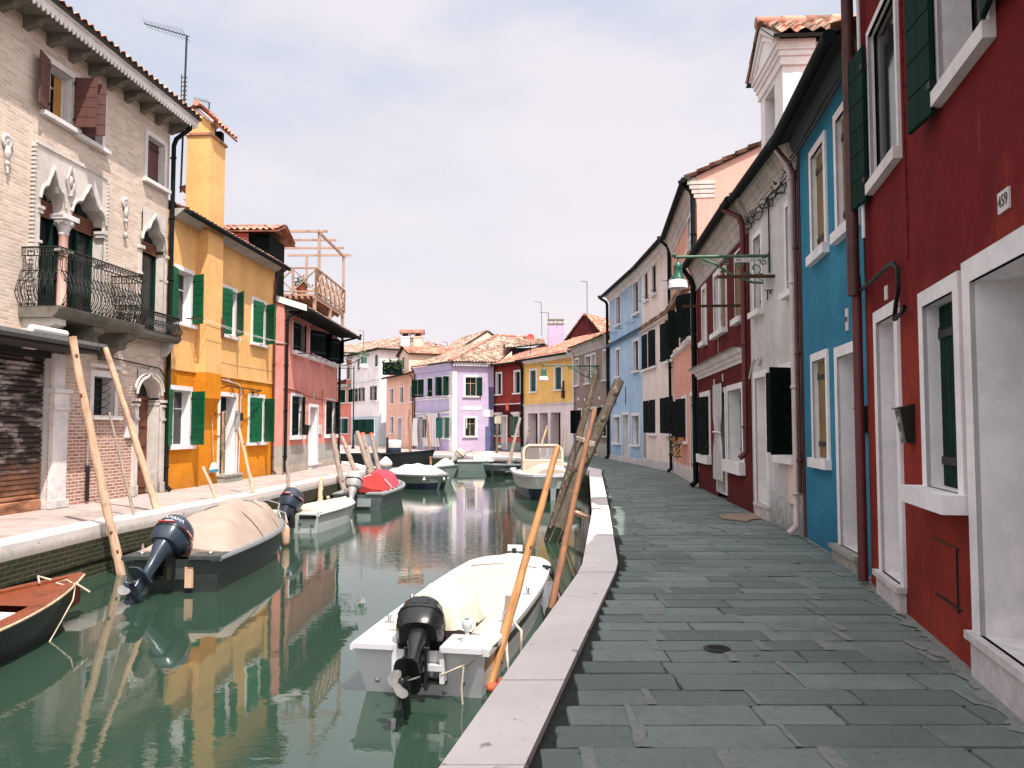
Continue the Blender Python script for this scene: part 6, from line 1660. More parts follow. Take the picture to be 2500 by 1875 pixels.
# --- 4 grey boat with the red cover
def boat_red():
    r=boatroot((-4.55,23.7),(.06,1),'slate grey boat with a faded red canvas cover and a silver outboard')
    S=hull(5.3,.80,.46,.92,'point',.2,.12,.84,22,2.6); hullmesh(S,[hullslate],r,rk=.15); deckrim(S,enggrey2,r,.20,.03,.03)
    def crown(t): return .05+.46*max(0,math.sin(math.pi*min(1,max(0,(t-.16)/.78))))**.75
    cover(S,cvpurple,r,.36,.96,crown,.18,wr=2,ends=False); cover(S,cvred,r,.17,.36,crown,.18,wr=4)
    y,b,z=sectop(S,.36); m=MB(); m.tube([(a/10*(b-.18),y,z+.05+crown(.36)*(1-abs(a/10)**2.1)) for a in range(-10,11)],.018,5); m.build('piping',[cvwhite],r)
    z=S[0][2]; m=MB()
    for s_ in (-1,1): m.box(s_*.24,s_*.74,-.03,.45,z,z+.035,0)
    m.box(-.24,.24,.03,.08,z-.3,z-.12,0); m.build('stern_deck',[enggrey2],r)
    m=MB(); m.box(-.25,.4,-.03,-.005,.1,.34); m.build('stern_plate',[enggrey2],r)
    for s_ in (-1,1):
        for k in range(6):
            m=MB(); y,b,zz=sectop(S,.2+.11*k); m.box(s_*(b-.1)-.02,s_*(b-.1)+.02,y-.04,y+.04,zz+.03,zz+.06); m.build('cleat',[iron],r)
    outboard(r,(-.12,-.04,.52),26,1.05,engsilver,engsilver,cw=1.3)
    return r
enggrey2=simple('pale_slate_deck_paint',(.24,.27,.28),.5)
boat_red()
def boat_navy():
    r=boatroot((-5.0,34.0),(.66,-.75),'small navy-bottomed boat with a pale pink humped cover and hanging white floats')
    S=hull(3.4,.72,.52,.9,'round',.2,.05,.84,22); hullmesh(S,[hullgreen,hullnavy],r,split=True); deckrim(S,rail,r,.1,.04,.03)
    cover(S,cvwhite,r,.02,.97,lambda t:.06+.34*math.sin(math.pi*min(1,max(0,t)))**.8,.08,wr=1.5)
    for t,s_ in ((.84,-1),(.98,-.6),(.9,1)):
        y,b,z=sectop(S,t); fender(r,s_*b*1.05,y,z-.1,.06,.13,curt)
    return r
boat_navy()
def boat_green():
    r=boatroot((-6.3,37.2),(.92,-.35),'grey-green open boat with a white cloth bundled over its engine')
    S=hull(4.2,.7,.55,.9,'point',.2,.25,.84,20,2.4); hullmesh(S,[hullgreen],r); deckrim(S,hullslate,r,.1,.04,.03)
    cover(S,hullgrey,r,.03,.6,lambda t:-.05,.09,wr=.2); m=MB()
    rings=[]
    for i in range(9):
        t=i/8; w=.30*math.sin(math.pi*(.12+.86*t))+.02; rings.append([(w*math.cos(a)*(1+.12*math.sin(3*a+i)),.5+w*math.sin(a)*(1+.1*math.cos(4*a)),.5+.6*t) for a in [2*math.pi*k/12 for k in range(12)]])
    m.loft(rings,0,True); m.build('engine_cover',[cvwhite],r)
    cover(S,simple('pale_green_cloth',(.45,.66,.48),.9),r,.72,.95,lambda t:.3*math.sin(math.pi*(t-.72)/.23)+.05,.1)
    return r
boat_green()
def boat_black():
    r=boatroot((-9.7,46.6),(1,-.18),'long black work boat with a high bow and a white-topped engine drum')
    S=hull(5.4,.85,.92,.9,'point',.2,.3,.86,20,3.4); hullmesh(S,[hullblack],r,rk=0); deckrim(S,hullblack,r,.1,.05,.03)
    m=MB(); m.box(-.5,.5,.2,4.6,.4,.45); m.build('floorboards',[pole_g],r)
    m=MB(); m.lathe([(.0,.3),(.42,.3),(.44,1.0),(.44,1.02),(.43,1.05)],(-.1,2.9,.25),16,0); m.lathe([(.45,1.05),(.45,1.38),(.40,1.48),(.0,1.50)],(-.1,2.9,.25),16,1); m.box(.5,.62,2.7,2.8,.6,1.9,2); m.build('engine_drum',[engblue,cvwhite,iron],r)
    return r
boat_black()
def boat_slate():
    r=boatroot((-12.6,47.4),(1,-.05),'grey open boat moored beyond the quay corner behind the posts')
    S=hull(4.6,.8,.75,.9,'point',.2,.1,.86,20,3); hullmesh(S,[hullslate],r,rk=0); deckrim(S,curt,r,.1,.05,.03); fender(r,.85,1.6,.8,.08,.4,curt)
    return r
boat_slate()
def boat_whitefar():
    r=boatroot((-9.3,39.6),(.8,-.62),'low white boat just behind the quay corner with a small dark outboard')
    S=hull(4.0,.75,.55,.9,'round',.2,.05,.86,20); hullmesh(S,[gelwhite],r); deckrim(S,gelwhite,r,.12,.05,.03); cover(S,gelgrey,r,.03,.95,lambda t:.06,.12,wr=.2)
    outboard(r,(0,3.9,.7),-20,1.1,engblue,engblue,mech=False)
    return r
boat_whitefar()
def boat_skiff():
    r=boatroot((-3.15,46.0),(1,.10),'pale white and green skiff with a cream hood and cream engine at the far quay')
    S=hull(4.1,.72,.55,.9,'round',.2,.1,.84,20); hullmesh(S,[hullgreen],r); deckrim(S,gelwhite,r,.12,.05,.05)
    cover(S,cvcream,r,.22,.9,lambda t:.08+.42*math.exp(-((t-.42)/.22)**2),.12,wr=1)
    o=outboard(r,(0,-.02,.62),40,1.15,cvcream,gelgrey,mech=False); return r
boat_skiff()
def boat_darkskiff():
    r=boatroot((.55,43.8),(-.42,-1),'small dark round-bowed skiff with a grey rim next to the cabin boat')
    S=hull(4.2,.72,.50,.9,'round',.2,.12,.84,20); hullmesh(S,[hullslate,hullblack],r,split=True); deckrim(S,enggrey2,r,.12,.05,.05)
    m=MB(); m.box(-.62,.62,.2,3.6,.2,.25,0); m.box(-.3,.3,2.9,3.5,.45,.72,1); m.box(-.55,.55,1.2,1.5,.38,.42,0); m.tube([(.4,3.8,.5),(.4,3.8,.8)],.03,6,2); m.build('thwart',[enggrey2,engblack,steel],r); return r
boat_darkskiff()
def boat_cabin():
    r=boatroot((.95,32.6),(.07,-1),'white cabin boat with an orange-framed windscreen and cream fore cover by the right quay')
    S=hull(6.2,1.05,.74,.92,'round',.25,.10,.80,26); hullmesh(S,[gelgrey,hullnavy],r,split=True); deckrim(S,gelwhite,r,.16,.08,.07)
    cover(S,cvcream,r,.52,.93,lambda t:.06+.30*max(0,math.sin(math.pi*min(1,(1-t)/.55)))**.8,.16,wr=1.2)
    y,b,z=sectop(S,.46); m=MB(); w=.72; zt=z+1.02; zb=z+.04; f=.09; zm=zb+.42
    yq=y
    # arched screen frame facing the bow
    P=[(-w,zb),(-w,zt-.22),(-w+.06,zt-.08),(-w+.2,zt),(w-.2,zt),(w-.06,zt-.08),(w,zt-.22),(w,zb)]
    m.tube([(x,yq+.12-(zz-zb)*.25,zz) for x,zz in P],.055,8,0); m.box(-w,w,yq+.06,yq+.12,zb,zm,0)
    m.tube([(-w,yq+.08,zm),(w,yq+.08,zm)],.05,6,0); m.build('windscreen',[creamor],r)
    m=MB(); m.add([(-w+.03,yq+.03,zm),(w-.03,yq+.03,zm),(w-.05,yq-.12,zt-.06),(-w+.05,yq-.12,zt-.06)],[(0,1,2,3)]); m.box(.10,w-.06,yq-.30,yq-.28,zm,zt-.1,1); o=m.build('pane',[clearg,cvtan2],r,False)
    m=MB()
    for s_ in (-1,1):
        m.add([(s_*w,yq,zb),(s_*w,yq-1.3,zb+.05),(s_*w,yq-1.3,zt-.15),(s_*w*.98,yq-.2,zt-.03)],[(0,1,2,3)],0)
    m.add([(-w,yq-.15,zt),(w,yq-.15,zt),(w,yq-1.35,zt-.12),(-w,yq-1.35,zt-.12)],[(0,1,2,3)],1); m.build('canopy',[cvclear,cvcream],r,False)
    m=MB(); m.box(-.8,.8,.3,2.6,.25,.3); m.box(-.35,.35,1.2,1.8,.3,.75); m.build('cockpit_seat',[gelgrey],r)
    m=MB(); m.tube([(.0,5.9,z+.15),(.05,5.95,z+.28),(.1,5.9,z+.15)],.02,5); m.build('cleat',[steel],r)
    fender(r,-.9,1.4,.75,.09,.4,curt); return r
creamor=simple('cream_orange_frame_paint',(.66,.49,.39),.6); cvclear=simple('clouded_plastic_sheet',(.30,.24,.21),.3,0,.5,9)
def clear():
    m,nt,b=nodes('windscreen_glass'); b.inputs['Base Color'].default_value=(.9,.86,.86,1); b.inputs['Roughness'].default_value=.08; b.inputs['Transmission Weight'].default_value=.85; b.inputs['IOR'].default_value=1.05; return m
clearg=clear()
boat_cabin()
def boat_wood():
    r=boatroot((-6.15,5.3),(.12,.99),'open varnished wooden boat with a dark hull entering at the left edge')
    S=hull(5.1,.80,.40,.7,'point',.2,.14,.74,24,2.0); hullmesh(S,[hullblack],r,rk=.1)
    deckrim(S,mahog,r,.12,.03,.03); m=MB()
    R_=[]
    for s_ in (-1,1):
        for k in range(len(S)-1):
            a=S[k];b=S[k+1]
            m.add([(s_*(a[1]-.1),a[0],a[2]),(s_*(b[1]-.1 if b[1]>.12 else .01),b[0],b[2]),(s_*max(b[3]-.12,.01),b[0],max(.08,b[4]+.15)),(s_*max(a[3]-.12,.01),a[0],max(.08,a[4]+.15))],[(0,1,2,3)])
    for k in range(len(S)-1):
        a=S[k];b=S[k+1]; A=max(a[3]-.12,.01);Bb=max(b[3]-.12,.01); za=max(.08,a[4]+.15);zb=max(.08,b[4]+.15)
        m.add([(-A,a[0],za),(A,a[0],za),(Bb,b[0],zb),(-Bb,b[0],zb)],[(0,1,2,3)])
    m.build('planking',[mahog],r,False)
    T=[sectop(S,.72+.28*i/10) for i in range(11)]; m=MB(); vs=[]
    for (y,b,z) in T:
        for j in range(5): a=-1+j/2; vs.append((a*max(b-.11,.005),y,z+.0))
    m.add(vs,[(i*5+j,(i+1)*5+j,(i+1)*5+j+1,i*5+j+1) for i in range(10) for j in range(4)]); m.build('fore_deck',[mahog],r,False)
    m=MB(); 
    for s_ in (-1,1): m.tube([(s_*(b+.045),y,zs+.0) for (y,b,zs,*_) in S],.016,6)
    m.build('rub_rail',[pole_l],r)
    m=MB(); m.box(-.35,.5,2.9,3.5,.38,.42); m.build('thwart',[gelgrey],r)
    m=MB(); y,b,z=sectop(S,.90); m.tube([(b+.06,y,z+.0),(b-.1,y+.05,z+.06),(b-.12,y-.1,z+.05),(b+.07,y-.03,z-.02),(b+.10,y-.1,z-.15),(b+.25,y-.8,-.1)],.010,5); m.tube([(b+.05,y,z+.03),(b+.16,y+.12,z-.1)],.014,5); m.tube([(-.1,y+.1,z+.04),(-.2,y,z+.1),(-.1,y-.1,z+.04)],.014,5); m.build('mooring_line',[rope],r)
    return r
boat_wood()
# ---------------------------------------------------------------- mooring poles
def pole(u0,v0,base,topY,px,mat,label,group='mooring poles and posts in the canal',kind='round',wb=0.,zb=None,weedy=True,bend=.0,name='mooring_pole',tipm=None,taper=.85):
    """top at image point (u0,v0) at depth topY; base = world point"""
    t=AY(u0,v0,topY); b=Vector(base); r=px/1950*topY/2
    d=(t-b); foot=b-d.normalized()*.6 if b.z<-.5 else b
    root=empty(name,b,0,label,'pole' if name=='mooring_pole' else 'branch',group)
    m=MB(); n=14; pts=[];rs=[]; rr=random.Random(int(u0*7+v0))
    side=d.cross(Vector((0,1,0))).normalized()
    for i in range(n+1):
        k=i/n; p=foot.lerp(t,k)+side*(bend*math.sin(math.pi*k)+rr.uniform(-.3,.3)*r*.45)+Vector((math.sin(k*5+u0)*r*.22,0,0))-b
        pts.append(p); rs.append(r*(1.12-(1.12-taper)*k)*rr.uniform(.9,1.08))
    # local axes aligned to z along the pole so the grain runs lengthwise
    q=d.normalized(); R3=Vector((0,0,1)).rotation_difference(q); inv=R3.inverted()
    pts=[inv@p for p in pts]
    m.tube(pts,rs,9 if kind=='round' else 5,0,True)
    for k in range(4):
        i=rr.randint(2,n-1); a=rr.uniform(0,6.28); m.ball(pts[i]+Vector((math.cos(a),math.sin(a),0))*rs[i]*.75,r*.45,1 if kind!='bark' else 0,6,(1,1,1.5))
    o=m.build('shaft',[mat,knotm],root); o.rotation_mode='QUATERNION'; o.rotation_quaternion=R3
    if weedy and b.z<-.5:
        m=MB(); f=inv@(foot-b); m.tube([f,f.lerp(pts[-1],.16),f.lerp(pts[-1],.19+.02*rr.random())],[rs[0]*1.04,rs[0]*1.02,rs[0]*1.0],9 if kind!='sq' else 5,0,False); w=m.build('weed_band',[weed],root); w.rotation_mode='QUATERNION'; w.rotation_quaternion=R3
    if tipm:
        m=MB(); m.tube([pts[-2].lerp(pts[-1],.55),pts[-1]+Vector((0,0,.01))],[rs[-1]*1.06,rs[-1]*1.05],9,0); w=m.build('painted_tip',[tipm],root); w.rotation_mode='QUATERNION'; w.rotation_quaternion=R3
    return root
knotm=simple('pole_knot_wood',(.16,.06,.03),.9)
pole(177,822,(-6.45,13.3,WZ),13.1,21,pole_l,'thickest pale peeled pole leaning across the rusty roller shutter')
pole(255,850,(-6.62,15.7,WZ),15.9,17,pole_l,'pale peeled pole leaning in front of the arched wooden door',taper=.75)
pole(266,1006,(-6.62,14.6,WZ),14.9,8,pole_g,'thin crooked branch between the two tall pale poles on the left',taper=.7)
pole(494,1140,(-6.2,17.9,WZ),18.2,10,pole_l,'short pole below the yellow wall left of the broom')
pole(583,1045,(-6.05,19.4,WZ),20.2,9,pole_l,'slim pole leaning in front of the last green shutters')
pole(700,1125,(-5.95,21.6,WZ),21.9,10,pole_g,'short slim pole between the tan-covered and the pale grey boat')
pole(786,1168,(-5.75,24.0,WZ),24.6,13,pole_l,'stubby pale post standing just above the pale grey boat')
pole(812,1060,(-5.42,26.3,WZ),27.0,14,pole_g,'leaning grey pole behind the silver outboard')
pole(833,1068,(-5.5,28.5,.0),30.0,11,pole_g,'grey pole crossing behind at the corner of the coral house',weedy=False)
pole(873,1054,(-5.1,29.9,WZ),30.8,13,pole_g,'leftmost of three tall posts behind the red cover, bare topped')
pole(886,1058,(-5.25,30.6,WZ),31.2,17,pole_g,'thick post with a broad orange painted head',tipm=orangep)
pole(906,1058,(-5.05,31.6,WZ),32.2,12,pole_g,'slim post with a small orange tip, right of the thick one',tipm=orangep)
pole(1000,999,(-5.75,45.5,WZ),48.0,6,pole_b,'thin reddish pole slanting before the salmon house')
pole(1043,1016,(-4.55,45.0,WZ),47.5,6,pole_b,'thin reddish pole slanting before the lilac house curtain')
pole(930,1010,(-8.5,49.5,WZ),50.0,5,pole_g,'very thin pole before the far white house')
pole(1215,1034,(-.9,46.6,0),46.5,6,bark1,'crooked bark-covered stick at the far red house',weedy=False)
pole(1270,1020,(-.30,41.0,WZ),42.0,9,pole_g,'long straight grey pole rising from the dark skiff')
pole(1292,1045,(.75,45.4,-.0),45.6,6,pole_g,'short thin pole before the first shop niche',weedy=False)
pole(1335,1040,(1.45,44.2,-.0),44.6,6,pole_l,'thin pale pole before the middle shop niche',weedy=False)
pole(1380,1048,(2.1,35.8,-.8),36.5,9,pole_g,'square grey plank post right of the cabin boat windscreen',kind='sq')
pole(1360,1090,(-.20,7.45,WZ),8.3,20,pole_o,'bright orange peeled pole tied beside the white motorboat',taper=.8)
pole(1510,928,(.85,17.0,WZ),17.6,29,bark2,'thickest grey bark trunk leaning right over the quay',kind='bark')
pole(1456,913,(.78,17.3,WZ),17.0,19,bark1,'slender speckled trunk lashed left of the plank post',kind='bark')
pole(1452,1000,(.42,9.9,WZ),12.2,14,pole_b,'brown peeled pole crossing in front of the lashed trunks')
pole(1428,1046,(1.0,17.4,WZ),17.3,22,pole_g,'weathered grey plank post bound inside the trunk bundle',kind='sq')
pole(1472,1054,(1.15,18.2,WZ),18.3,8,pole_l,'pale twisted branch at the right of the trunk bundle',bend=.06)
# lashing round the bundle
m=MB(); a=AY(1408,1066,17.0);b=AY(1452,1080,17.0)
for k in range(3):
    q=Vector((0,0,-.03*k)); m.tube([a+q,a.lerp(b,.35)+q+Vector((0,-.18,.0)),a.lerp(b,.7)+q+Vector((0,-.16,-.05)),b+q,a.lerp(b,.5)+q+Vector((0,.25,0)),a+q],.014,5)
tag(m.build('lashing_rope',[rope]),'pale rope lashing the bundle of trunks together','rope')
m=MB(); p0=G(1374,1240,-.35); p1=Vector((1.72,17.2,-.33)); m.bar(p0,p1,.16,.07); tag(m.build('plank',[pole_l]),'short pale plank bridging the trunk bundle and the kerb','plank')
m=MB(); b=G(1190,1690,WZ+.1); m.ball((0,0,0),.07,0,8,(1,1,.6)); m.ball((.07,.05,.03),.045,0,8); o=m.build('float',[orangep]); o.location=G(1205,1678,WZ+.15); tag(o,'small orange-red float by the foot of the orange pole','float')
m=MB(); m.tube([(0,0,-.4),(0,0,.05),(.06,.02,.16),(.16,.04,.05),(.22,.05,-.2)],[.04,.05,.05,.045,.03],8); o=m.build('mooring_stump',[pole_g]); o.location=G(196,1400,WZ); tag(o,'short crooked stump in the water by the wooden bow','stump')
# ---------------------------------------------------------------- lamps
def walllamp(F,u,off,zarm,ln,label,big=True,sc=1.):
    x=F.sz(u,900)[0]; q=F.A+F.d*x; r=empty('wall_lamp',(q.x,q.y,zarm),F.rz,label,'street lamp','street lamps fixed to house walls')
    m=MB(); m.tube([(0,0,0),(0,-ln,0)],.028*sc,8,0); m.ball((0,-ln,.03),.045*sc,0,8)
    m.box(-.02,.02,-.03,0,-.5*sc,.06)
    m.tube([(0,0,-.48*sc),(0,-.3*sc,-.46*sc),(0,-.62*sc,-.34*sc),(0,-.95*sc,-.12*sc),(0,-1.15*sc,-.03)],.022*sc,6,0)
    def spiral(cy,cz,r0,turns=1.6,a0=0,dr=1):
        return [(0,cy+dr*r0*(1-t/22)*math.cos(a0+t*turns*6.28/20),cz+r0*(1-t/22)*math.sin(a0+t*turns*6.28/20)) for t in range(20)]
    for (cy,cz,r0,d_) in ((-.25,-.22,.17,1),(-.52,-.14,.09,-1),(-.74,-.10,.07,1),(-1.12,-.09,.075,-1),(-.14,-.38,.07,-1),(-.38,-.34,.07,1),(-.1,-.1,.07,1)):
        m.tube(spiral(cy*sc,cz*sc,r0*sc,1.6,1.,d_),.012*sc,5,0,False)
    m.build('bracket',[armgreen],r)
    m=MB(); y=-ln+.06; m.tube([(0,y,-.0),(0,y,-.1*sc)],.014,6)
    m.lathe([(.02,-.08),(.05,-.10),(.055,-.13),(.085,-.17),(.075,-.20),(.085,-.32),(.115,-.37),(.118,-.41)] if sc==1 else [(.02*sc,-.08*sc),(.055*sc,-.12*sc),(.09*sc,-.18*sc),(.085*sc,-.32*sc),(.118*sc,-.38*sc),(.118*sc,-.41*sc)],(0,y,0),16); m.build('lamp_head',[lampgreen],r)
    m=MB(); P=[(.118,-.405),(.150,-.43),(.165,-.48),(.172,-.55)]; m.lathe([(a*sc,b*sc) for a,b in P],(0,y,0),18); m.lathe([(a*sc*.95,b*sc) for a,b in P][::-1],(0,y,0),18); m.ball((0,y,-.46*sc),.05*sc,0,8); m.build('lamp_shade',[opal],r,False)
    return r
r=walllamp(WF,1884,0,4.58,1.63,'green wall lamp with scrollwork bracket on the grey-white house')
m=MB(); m.box(-.004,.0,-.62,-.22,-.115,-.035,0); m.box(-.0045,.0005,-.435,-.43,-.115,-.035,1)
for txt,cy in (('BU',-.53),('L 13',-.325)):
    vs,fs=textmesh(txt,.075); m.add([(.0015+p.z,cy+p.x,-.076+p.y) for p in vs],fs,1)
o=m.build('number_plate',[whitetrim,letterk],r); o.location=(.035,.0,0)
GF=Fac((3.85,49.1),(5.15,42.4))
walllamp(GF,1462,0,5.05,3.2,'distant wall lamp on a long thin arm over the grey brick house',sc=1.5)
walllamp(CF,824,0,5.05,1.25,'wall lamp at the far corner of the coral house',sc=1.25)
m=MB(); m.lathe([(.14,0),(.14,.1),(.08,.2),(.06,1.2),(.05,1.25),(.045,6.6)],(0,0,0),8); o=m.build('lamp_post',[gut]); o.location=(-12.6,63.5,0); tag(o,'thin black post standing in front of the far white house','post')
# ---------------------------------------------------------------- letterboxes
def mailbox(F,a,b,label,d=.16,flare=.04,slot=True):
    x0,x1,z0,z1=F.rect(a,b,d/2); q=F.A+F.d*((x0+x1)/2); w=.09; h=z1-z0
    r=empty('letterbox',(q.x,q.y,z0),F.rz,label,'letterbox','letterboxes on the house fronts')
    m=MB(); m.add([(-w*.85,0,0),(w*.85,0,0),(w*.85,-d*.6,0),(-w*.85,-d*.6,0),(-w,0,h*.9),(w,0,h*.9),(w,-d,h*.9),(-w,-d,h*.9)],[(0,1,2,3),(4,5,1,0),(5,6,2,1),(6,7,3,2),(7,4,0,3)],0); m.build('body',[mailm],r)
    m=MB(); m.add([(-w*1.05,.0,h),(w*1.05,.0,h),(w*1.05,-d*1.15,h*.9),(-w*1.05,-d*1.15,h*.9),(-w*1.05,.0,h*.88),(w*1.05,.0,h*.88),(w*1.05,-d*1.15,h*.87),(-w*1.05,-d*1.15,h*.87)],[(0,1,2,3),(7,6,5,4),(0,4,5,1),(1,5,6,2),(2,6,7,3),(3,7,4,0)]); m.build('lid',[mailm],r)
    if slot:
        m=MB(); m.box(-w*.6,w*.6,-d*.96,-d*.85,h*.78,h*.8,1); m.box(-w*.3,w*.3,-d*.82,-d*.60,h*.12,h*.30,0); m.box(-w*.3,w*.3,-d*.93,-d*.7,h*.52,h*.68,0); m.build('name_plate',[steel,dark],r)
    return r
mailbox(RF,(2186,989),(2234,1083),'black letterbox on the deep red wall between white door and window',.12)
mailbox(BF,(2091,991),(2117,1057),'black letterbox beside the blue house door',.11)
mailbox(CF,(746,1036),(755,1062),'black letterbox left of the coral house door',.18)
m=MB(); 
x0,x1,z0,z1=CF.rect((776,1037),(780,1060)); q=CF.A+CF.d*x0; m.box(0,.5,-.05,0,0,z1-z0); o=m.build('notice_plate',[white]); o.location=(q.x,q.y,z0); o.rotation_euler=(0,0,CF.rz); tag(o,'pale notice plate right of the coral house door','sign')
# ---------------------------------------------------------------- curtains and cloths
def drape(name,F,x0,x1,z0,z1,off,mat,label,cat='curtain',nf=9,gather=None,flare=0.,amp=.03,stripe=None):
    q=F.A+F.d*x0; m=MB(); N_=nf*6; Mz=14; vs=[]
    for j in range(Mz+1):
        k=j/Mz; z=z1+(z0-z1)*k
        for i in range(N_+1):
            a=i/N_; w=(x1-x0); sc=1.
            if gather is not None: sc=1-.45*math.exp(-((k-gather)/.12)**2)
            x=w*.5+(a-.5)*w*sc*(1+flare*k); y=-off-amp*math.sin(a*nf*2*math.pi)*(.5+.5*k)-.05*math.sin(k*3)*flare*3
            vs.append((x,y,z))
    W=N_+1
    for j in range(Mz):
        for i in range(N_):
            mi=1 if (stripe and (i//3)%2==0) else 0
            m.add([vs[j*W+i],vs[(j+1)*W+i],vs[(j+1)*W+i+1],vs[j*W+i+1]],[(0,1,2,3)],mi,True)
    if gather is not None: 
        z=z1+(z0-z1)*gather; m.tube([((x1-x0)*.2,-off-.06,z),((x1-x0)*.8,-off-.06,z),((x1-x0)*.85,-off+.02,z-.02)],.02,5,0)
    o=m.build(name,[mat,stripe or mat],None,False); o.location=(q.x,q.y,0); o.rotation_euler=(0,0,F.rz); return tag(o,label,cat,'cloths and curtains hanging at the doors')
xa=MF.sz(1751,1000)[0]; xb=MF.sz(1775,1000)[0]
drape('door_curtain',MF,xa-.05,xb-.25,.42,2.62,.08,curt,'white striped door curtain tied at its waist on the maroon house',nf=7,gather=.5,amp=.04,stripe=simple('grey_curtain_stripe',(.50,.49,.49),.9))
xa=LF.sz(1044,1000)[0]; xb=LF.sz(1073,1000)[0]
drape('door_curtain',LF,xa,xb,.25,2.75,.15,curt,'large white striped curtain blown out at the lilac house door',nf=6,flare=.35,amp=.06,stripe=simple('pink_curtain_stripe',(.62,.52,.56),.9))
xa=LF.sz(1017,1000)[0]; drape('door_curtain',LF,xa-.3,xa+.5,.25,2.4,.15,curt,'white curtain at the left end of the lilac house','curtain',4,flare=.3)
F=FR[0]; x=F.sz(1219,1000)[0]; x2=F.sz(1238,1000)[0]
drape('hanging_towel',F,x+.15,x2+.0,1.95,2.45,.5,towel,'pale yellow towel hung out in front of the far red house door','towel',2,amp=.01)
x=F.sz(1249,1000)[0]; drape('hanging_cloth',F,x,x+.38,2.85,3.4,.5,orangecloth,'orange cloth hanging above the far red house door','cloth',2,amp=.02)
# straw garland on the yellow house door, and broom
x=YF.sz(540,1060)[0]; q=YF.A+YF.d*(x-.12); rr=random.Random(11); m=MB()
for i in range(420):
    z=.15+2.0*rr.random()**.9; a=rr.uniform(0,6.28); c=Vector((rr.gauss(0,.035)+.05*math.sin(z*4),-.12+rr.gauss(0,.03),z)); l=rr.uniform(.08,.3)
    e=c+Vector((math.cos(a)*l*.7,-abs(math.sin(a))*l*.4,-l*.55)); w=.007
    m.add([c+Vector((-w,0,0)),c+Vector((w,0,0)),e],[(0,1,2)])
m.tube([(0,-.1,.1),(.03,-.1,1.),(-.02,-.1,2.1)],.035,6,0)
o=m.build('straw_garland',[straw],None,False); o.location=(q.x,q.y,0); o.rotation_euler=(0,0,YF.rz); tag(o,'bushy dry straw garland hanging down the yellow house doorway','garland')
x=YF.sz(514,1140)[0]; q=YF.A+YF.d*x; r=empty('broom',(q.x,q.y,0),YF.rz,'white and blue broom hanging head down on the yellow wall','broom')
z=YF.sz(514,1142,.1)[1]; m=MB(); m.tube([(-.12,-.06,z+1.55),(-.06,-.08,z+.6),(0,-.1,z+.12)],.016,6); m.build('handle',[pole_l],r)
m=MB(); m.add([(-.05,-.14,z+.14),(.05,-.14,z+.14),(.22,-.14,z-.05),(-.22,-.14,z-.05),(-.05,-.06,z+.14),(.05,-.06,z+.14),(.22,-.06,z-.05),(-.22,-.06,z-.05)],[(0,1,2,3),(7,6,5,4),(0,4,5,1),(1,5,6,2),(2,6,7,3),(3,7,4,0)]); m.build('broom_head',[whitetrim],r)
m=MB(); m.box(-.22,.23,-.14,-.06,z-.14,z-.05); m.build('bristles',[paintblue],r)
F=FR[0]; x=F.sz(1227,1000)[0]; q=F.A+F.d*x; r=empty('broom',(q.x,q.y,0),F.rz,'white-headed broom leaning at the far red house','broom'); m=MB(); m.tube([(0,-.1,1.7),(-.1,-.15,.4)],.016,5); m.build('handle',[pole_g],r); m=MB(); m.box(-.3,.1,-.2,-.1,.22,.4); m.build('broom_head',[whitetrim],r)
# cardboard on the pavement, litter, drain
p=[G(*q,0) for q in ((1752,1258),(1800,1254),(1841,1254),(1857,1267),(1832,1269),(1826,1274),(1795,1270),(1764,1267))]
c=sum(p,Vector())/len(p); m=MB(); m.add([(q.x-c.x,q.y-c.y,.01) for q in p]+[(q.x-c.x,q.y-c.y,.0) for q in p],[tuple(range(8)),tuple(range(8,16))[::-1]]+[(i,8+i,8+(i+1)%8,(i+1)%8) for i in range(8)])
o=m.build('cardboard_sheet',[card],None,False); o.location=(c.x,c.y,.0); tag(o,'flattened brown cardboard lying before the white house doorstep','cardboard')
m=MB(); m.lathe([(.0,.0),(.09,.0),(.1,-.004)],(0,0,0),14,0); m.box(-.06,.06,-.008,.008,.0,.003,1); m.box(-.06,.06,.03,.04,.0,.003,1); m.box(-.06,.06,-.04,-.03,.0,.003,1); o=m.build('drain_cover',[iron,dark],None,False); q=G(1750,1581); o.location=(q.x,q.y,.0); tag(o,'small dark oval drain cover set in the grey paving','drain')
for (u,v) in ((1825,1303),):
    m=MB(); m.box(-.05,.05,-.01,.01,0,.012); o=m.build('litter',[white]); q=G(u,v); o.location=(q.x,q.y,-.008); tag(o,'tiny white scrap of paper on the grey paving','litter')
# ---------------------------------------------------------------- aerials, dish, chimneys of the far roofs
def aerial(top,base,boom,label,r=.02,n=8,ln=.5,tilt=.1,bl=None):
    t=Vector(top); b=Vector(base); root=empty('aerial',b,0,label,'aerial','aerials on the roofs')
    m=MB(); m.tube([(0,0,0),t-b],r,6); m.build('mast',[iron],root)
    m=MB(); B=Vector(boom); e=t-b; m.tube([e+B*.06,e-B],r*.55,5)
    sd=Vector((B.y,-B.x,0)); sd=sd.normalized() if sd.length>.01 else Vector((1,0,0))
    for i in range(n):
        p=e-B*(i+.4)/n; l=ln*(.5+.5*(1-i/n)); m.tube([p-sd*l/2+Vector((0,0,-.03)),p+sd*l/2+Vector((0,0,.03))],r*.28,4,0,False)
    m.build('antenna',[iron],root); return root
b=AY(441,470,22.6); t=AY(456,87,22.6); rA=aerial(t,b,(1.25,.0,-.36),'tall aerial with a long boom and ladder foot behind the palazzo roof',.028,12,.7)
m=MB(); z=AY(447,215,22.6).z-b.z
for k in range(6): m.box(-.05,.12,-.01,.01,z-.35+k*.13,z-.33+k*.13)
m.box(-.06,-.04,-.01,.01,z-.5,z+.4); m.build('ladder_foot',[iron],rA)
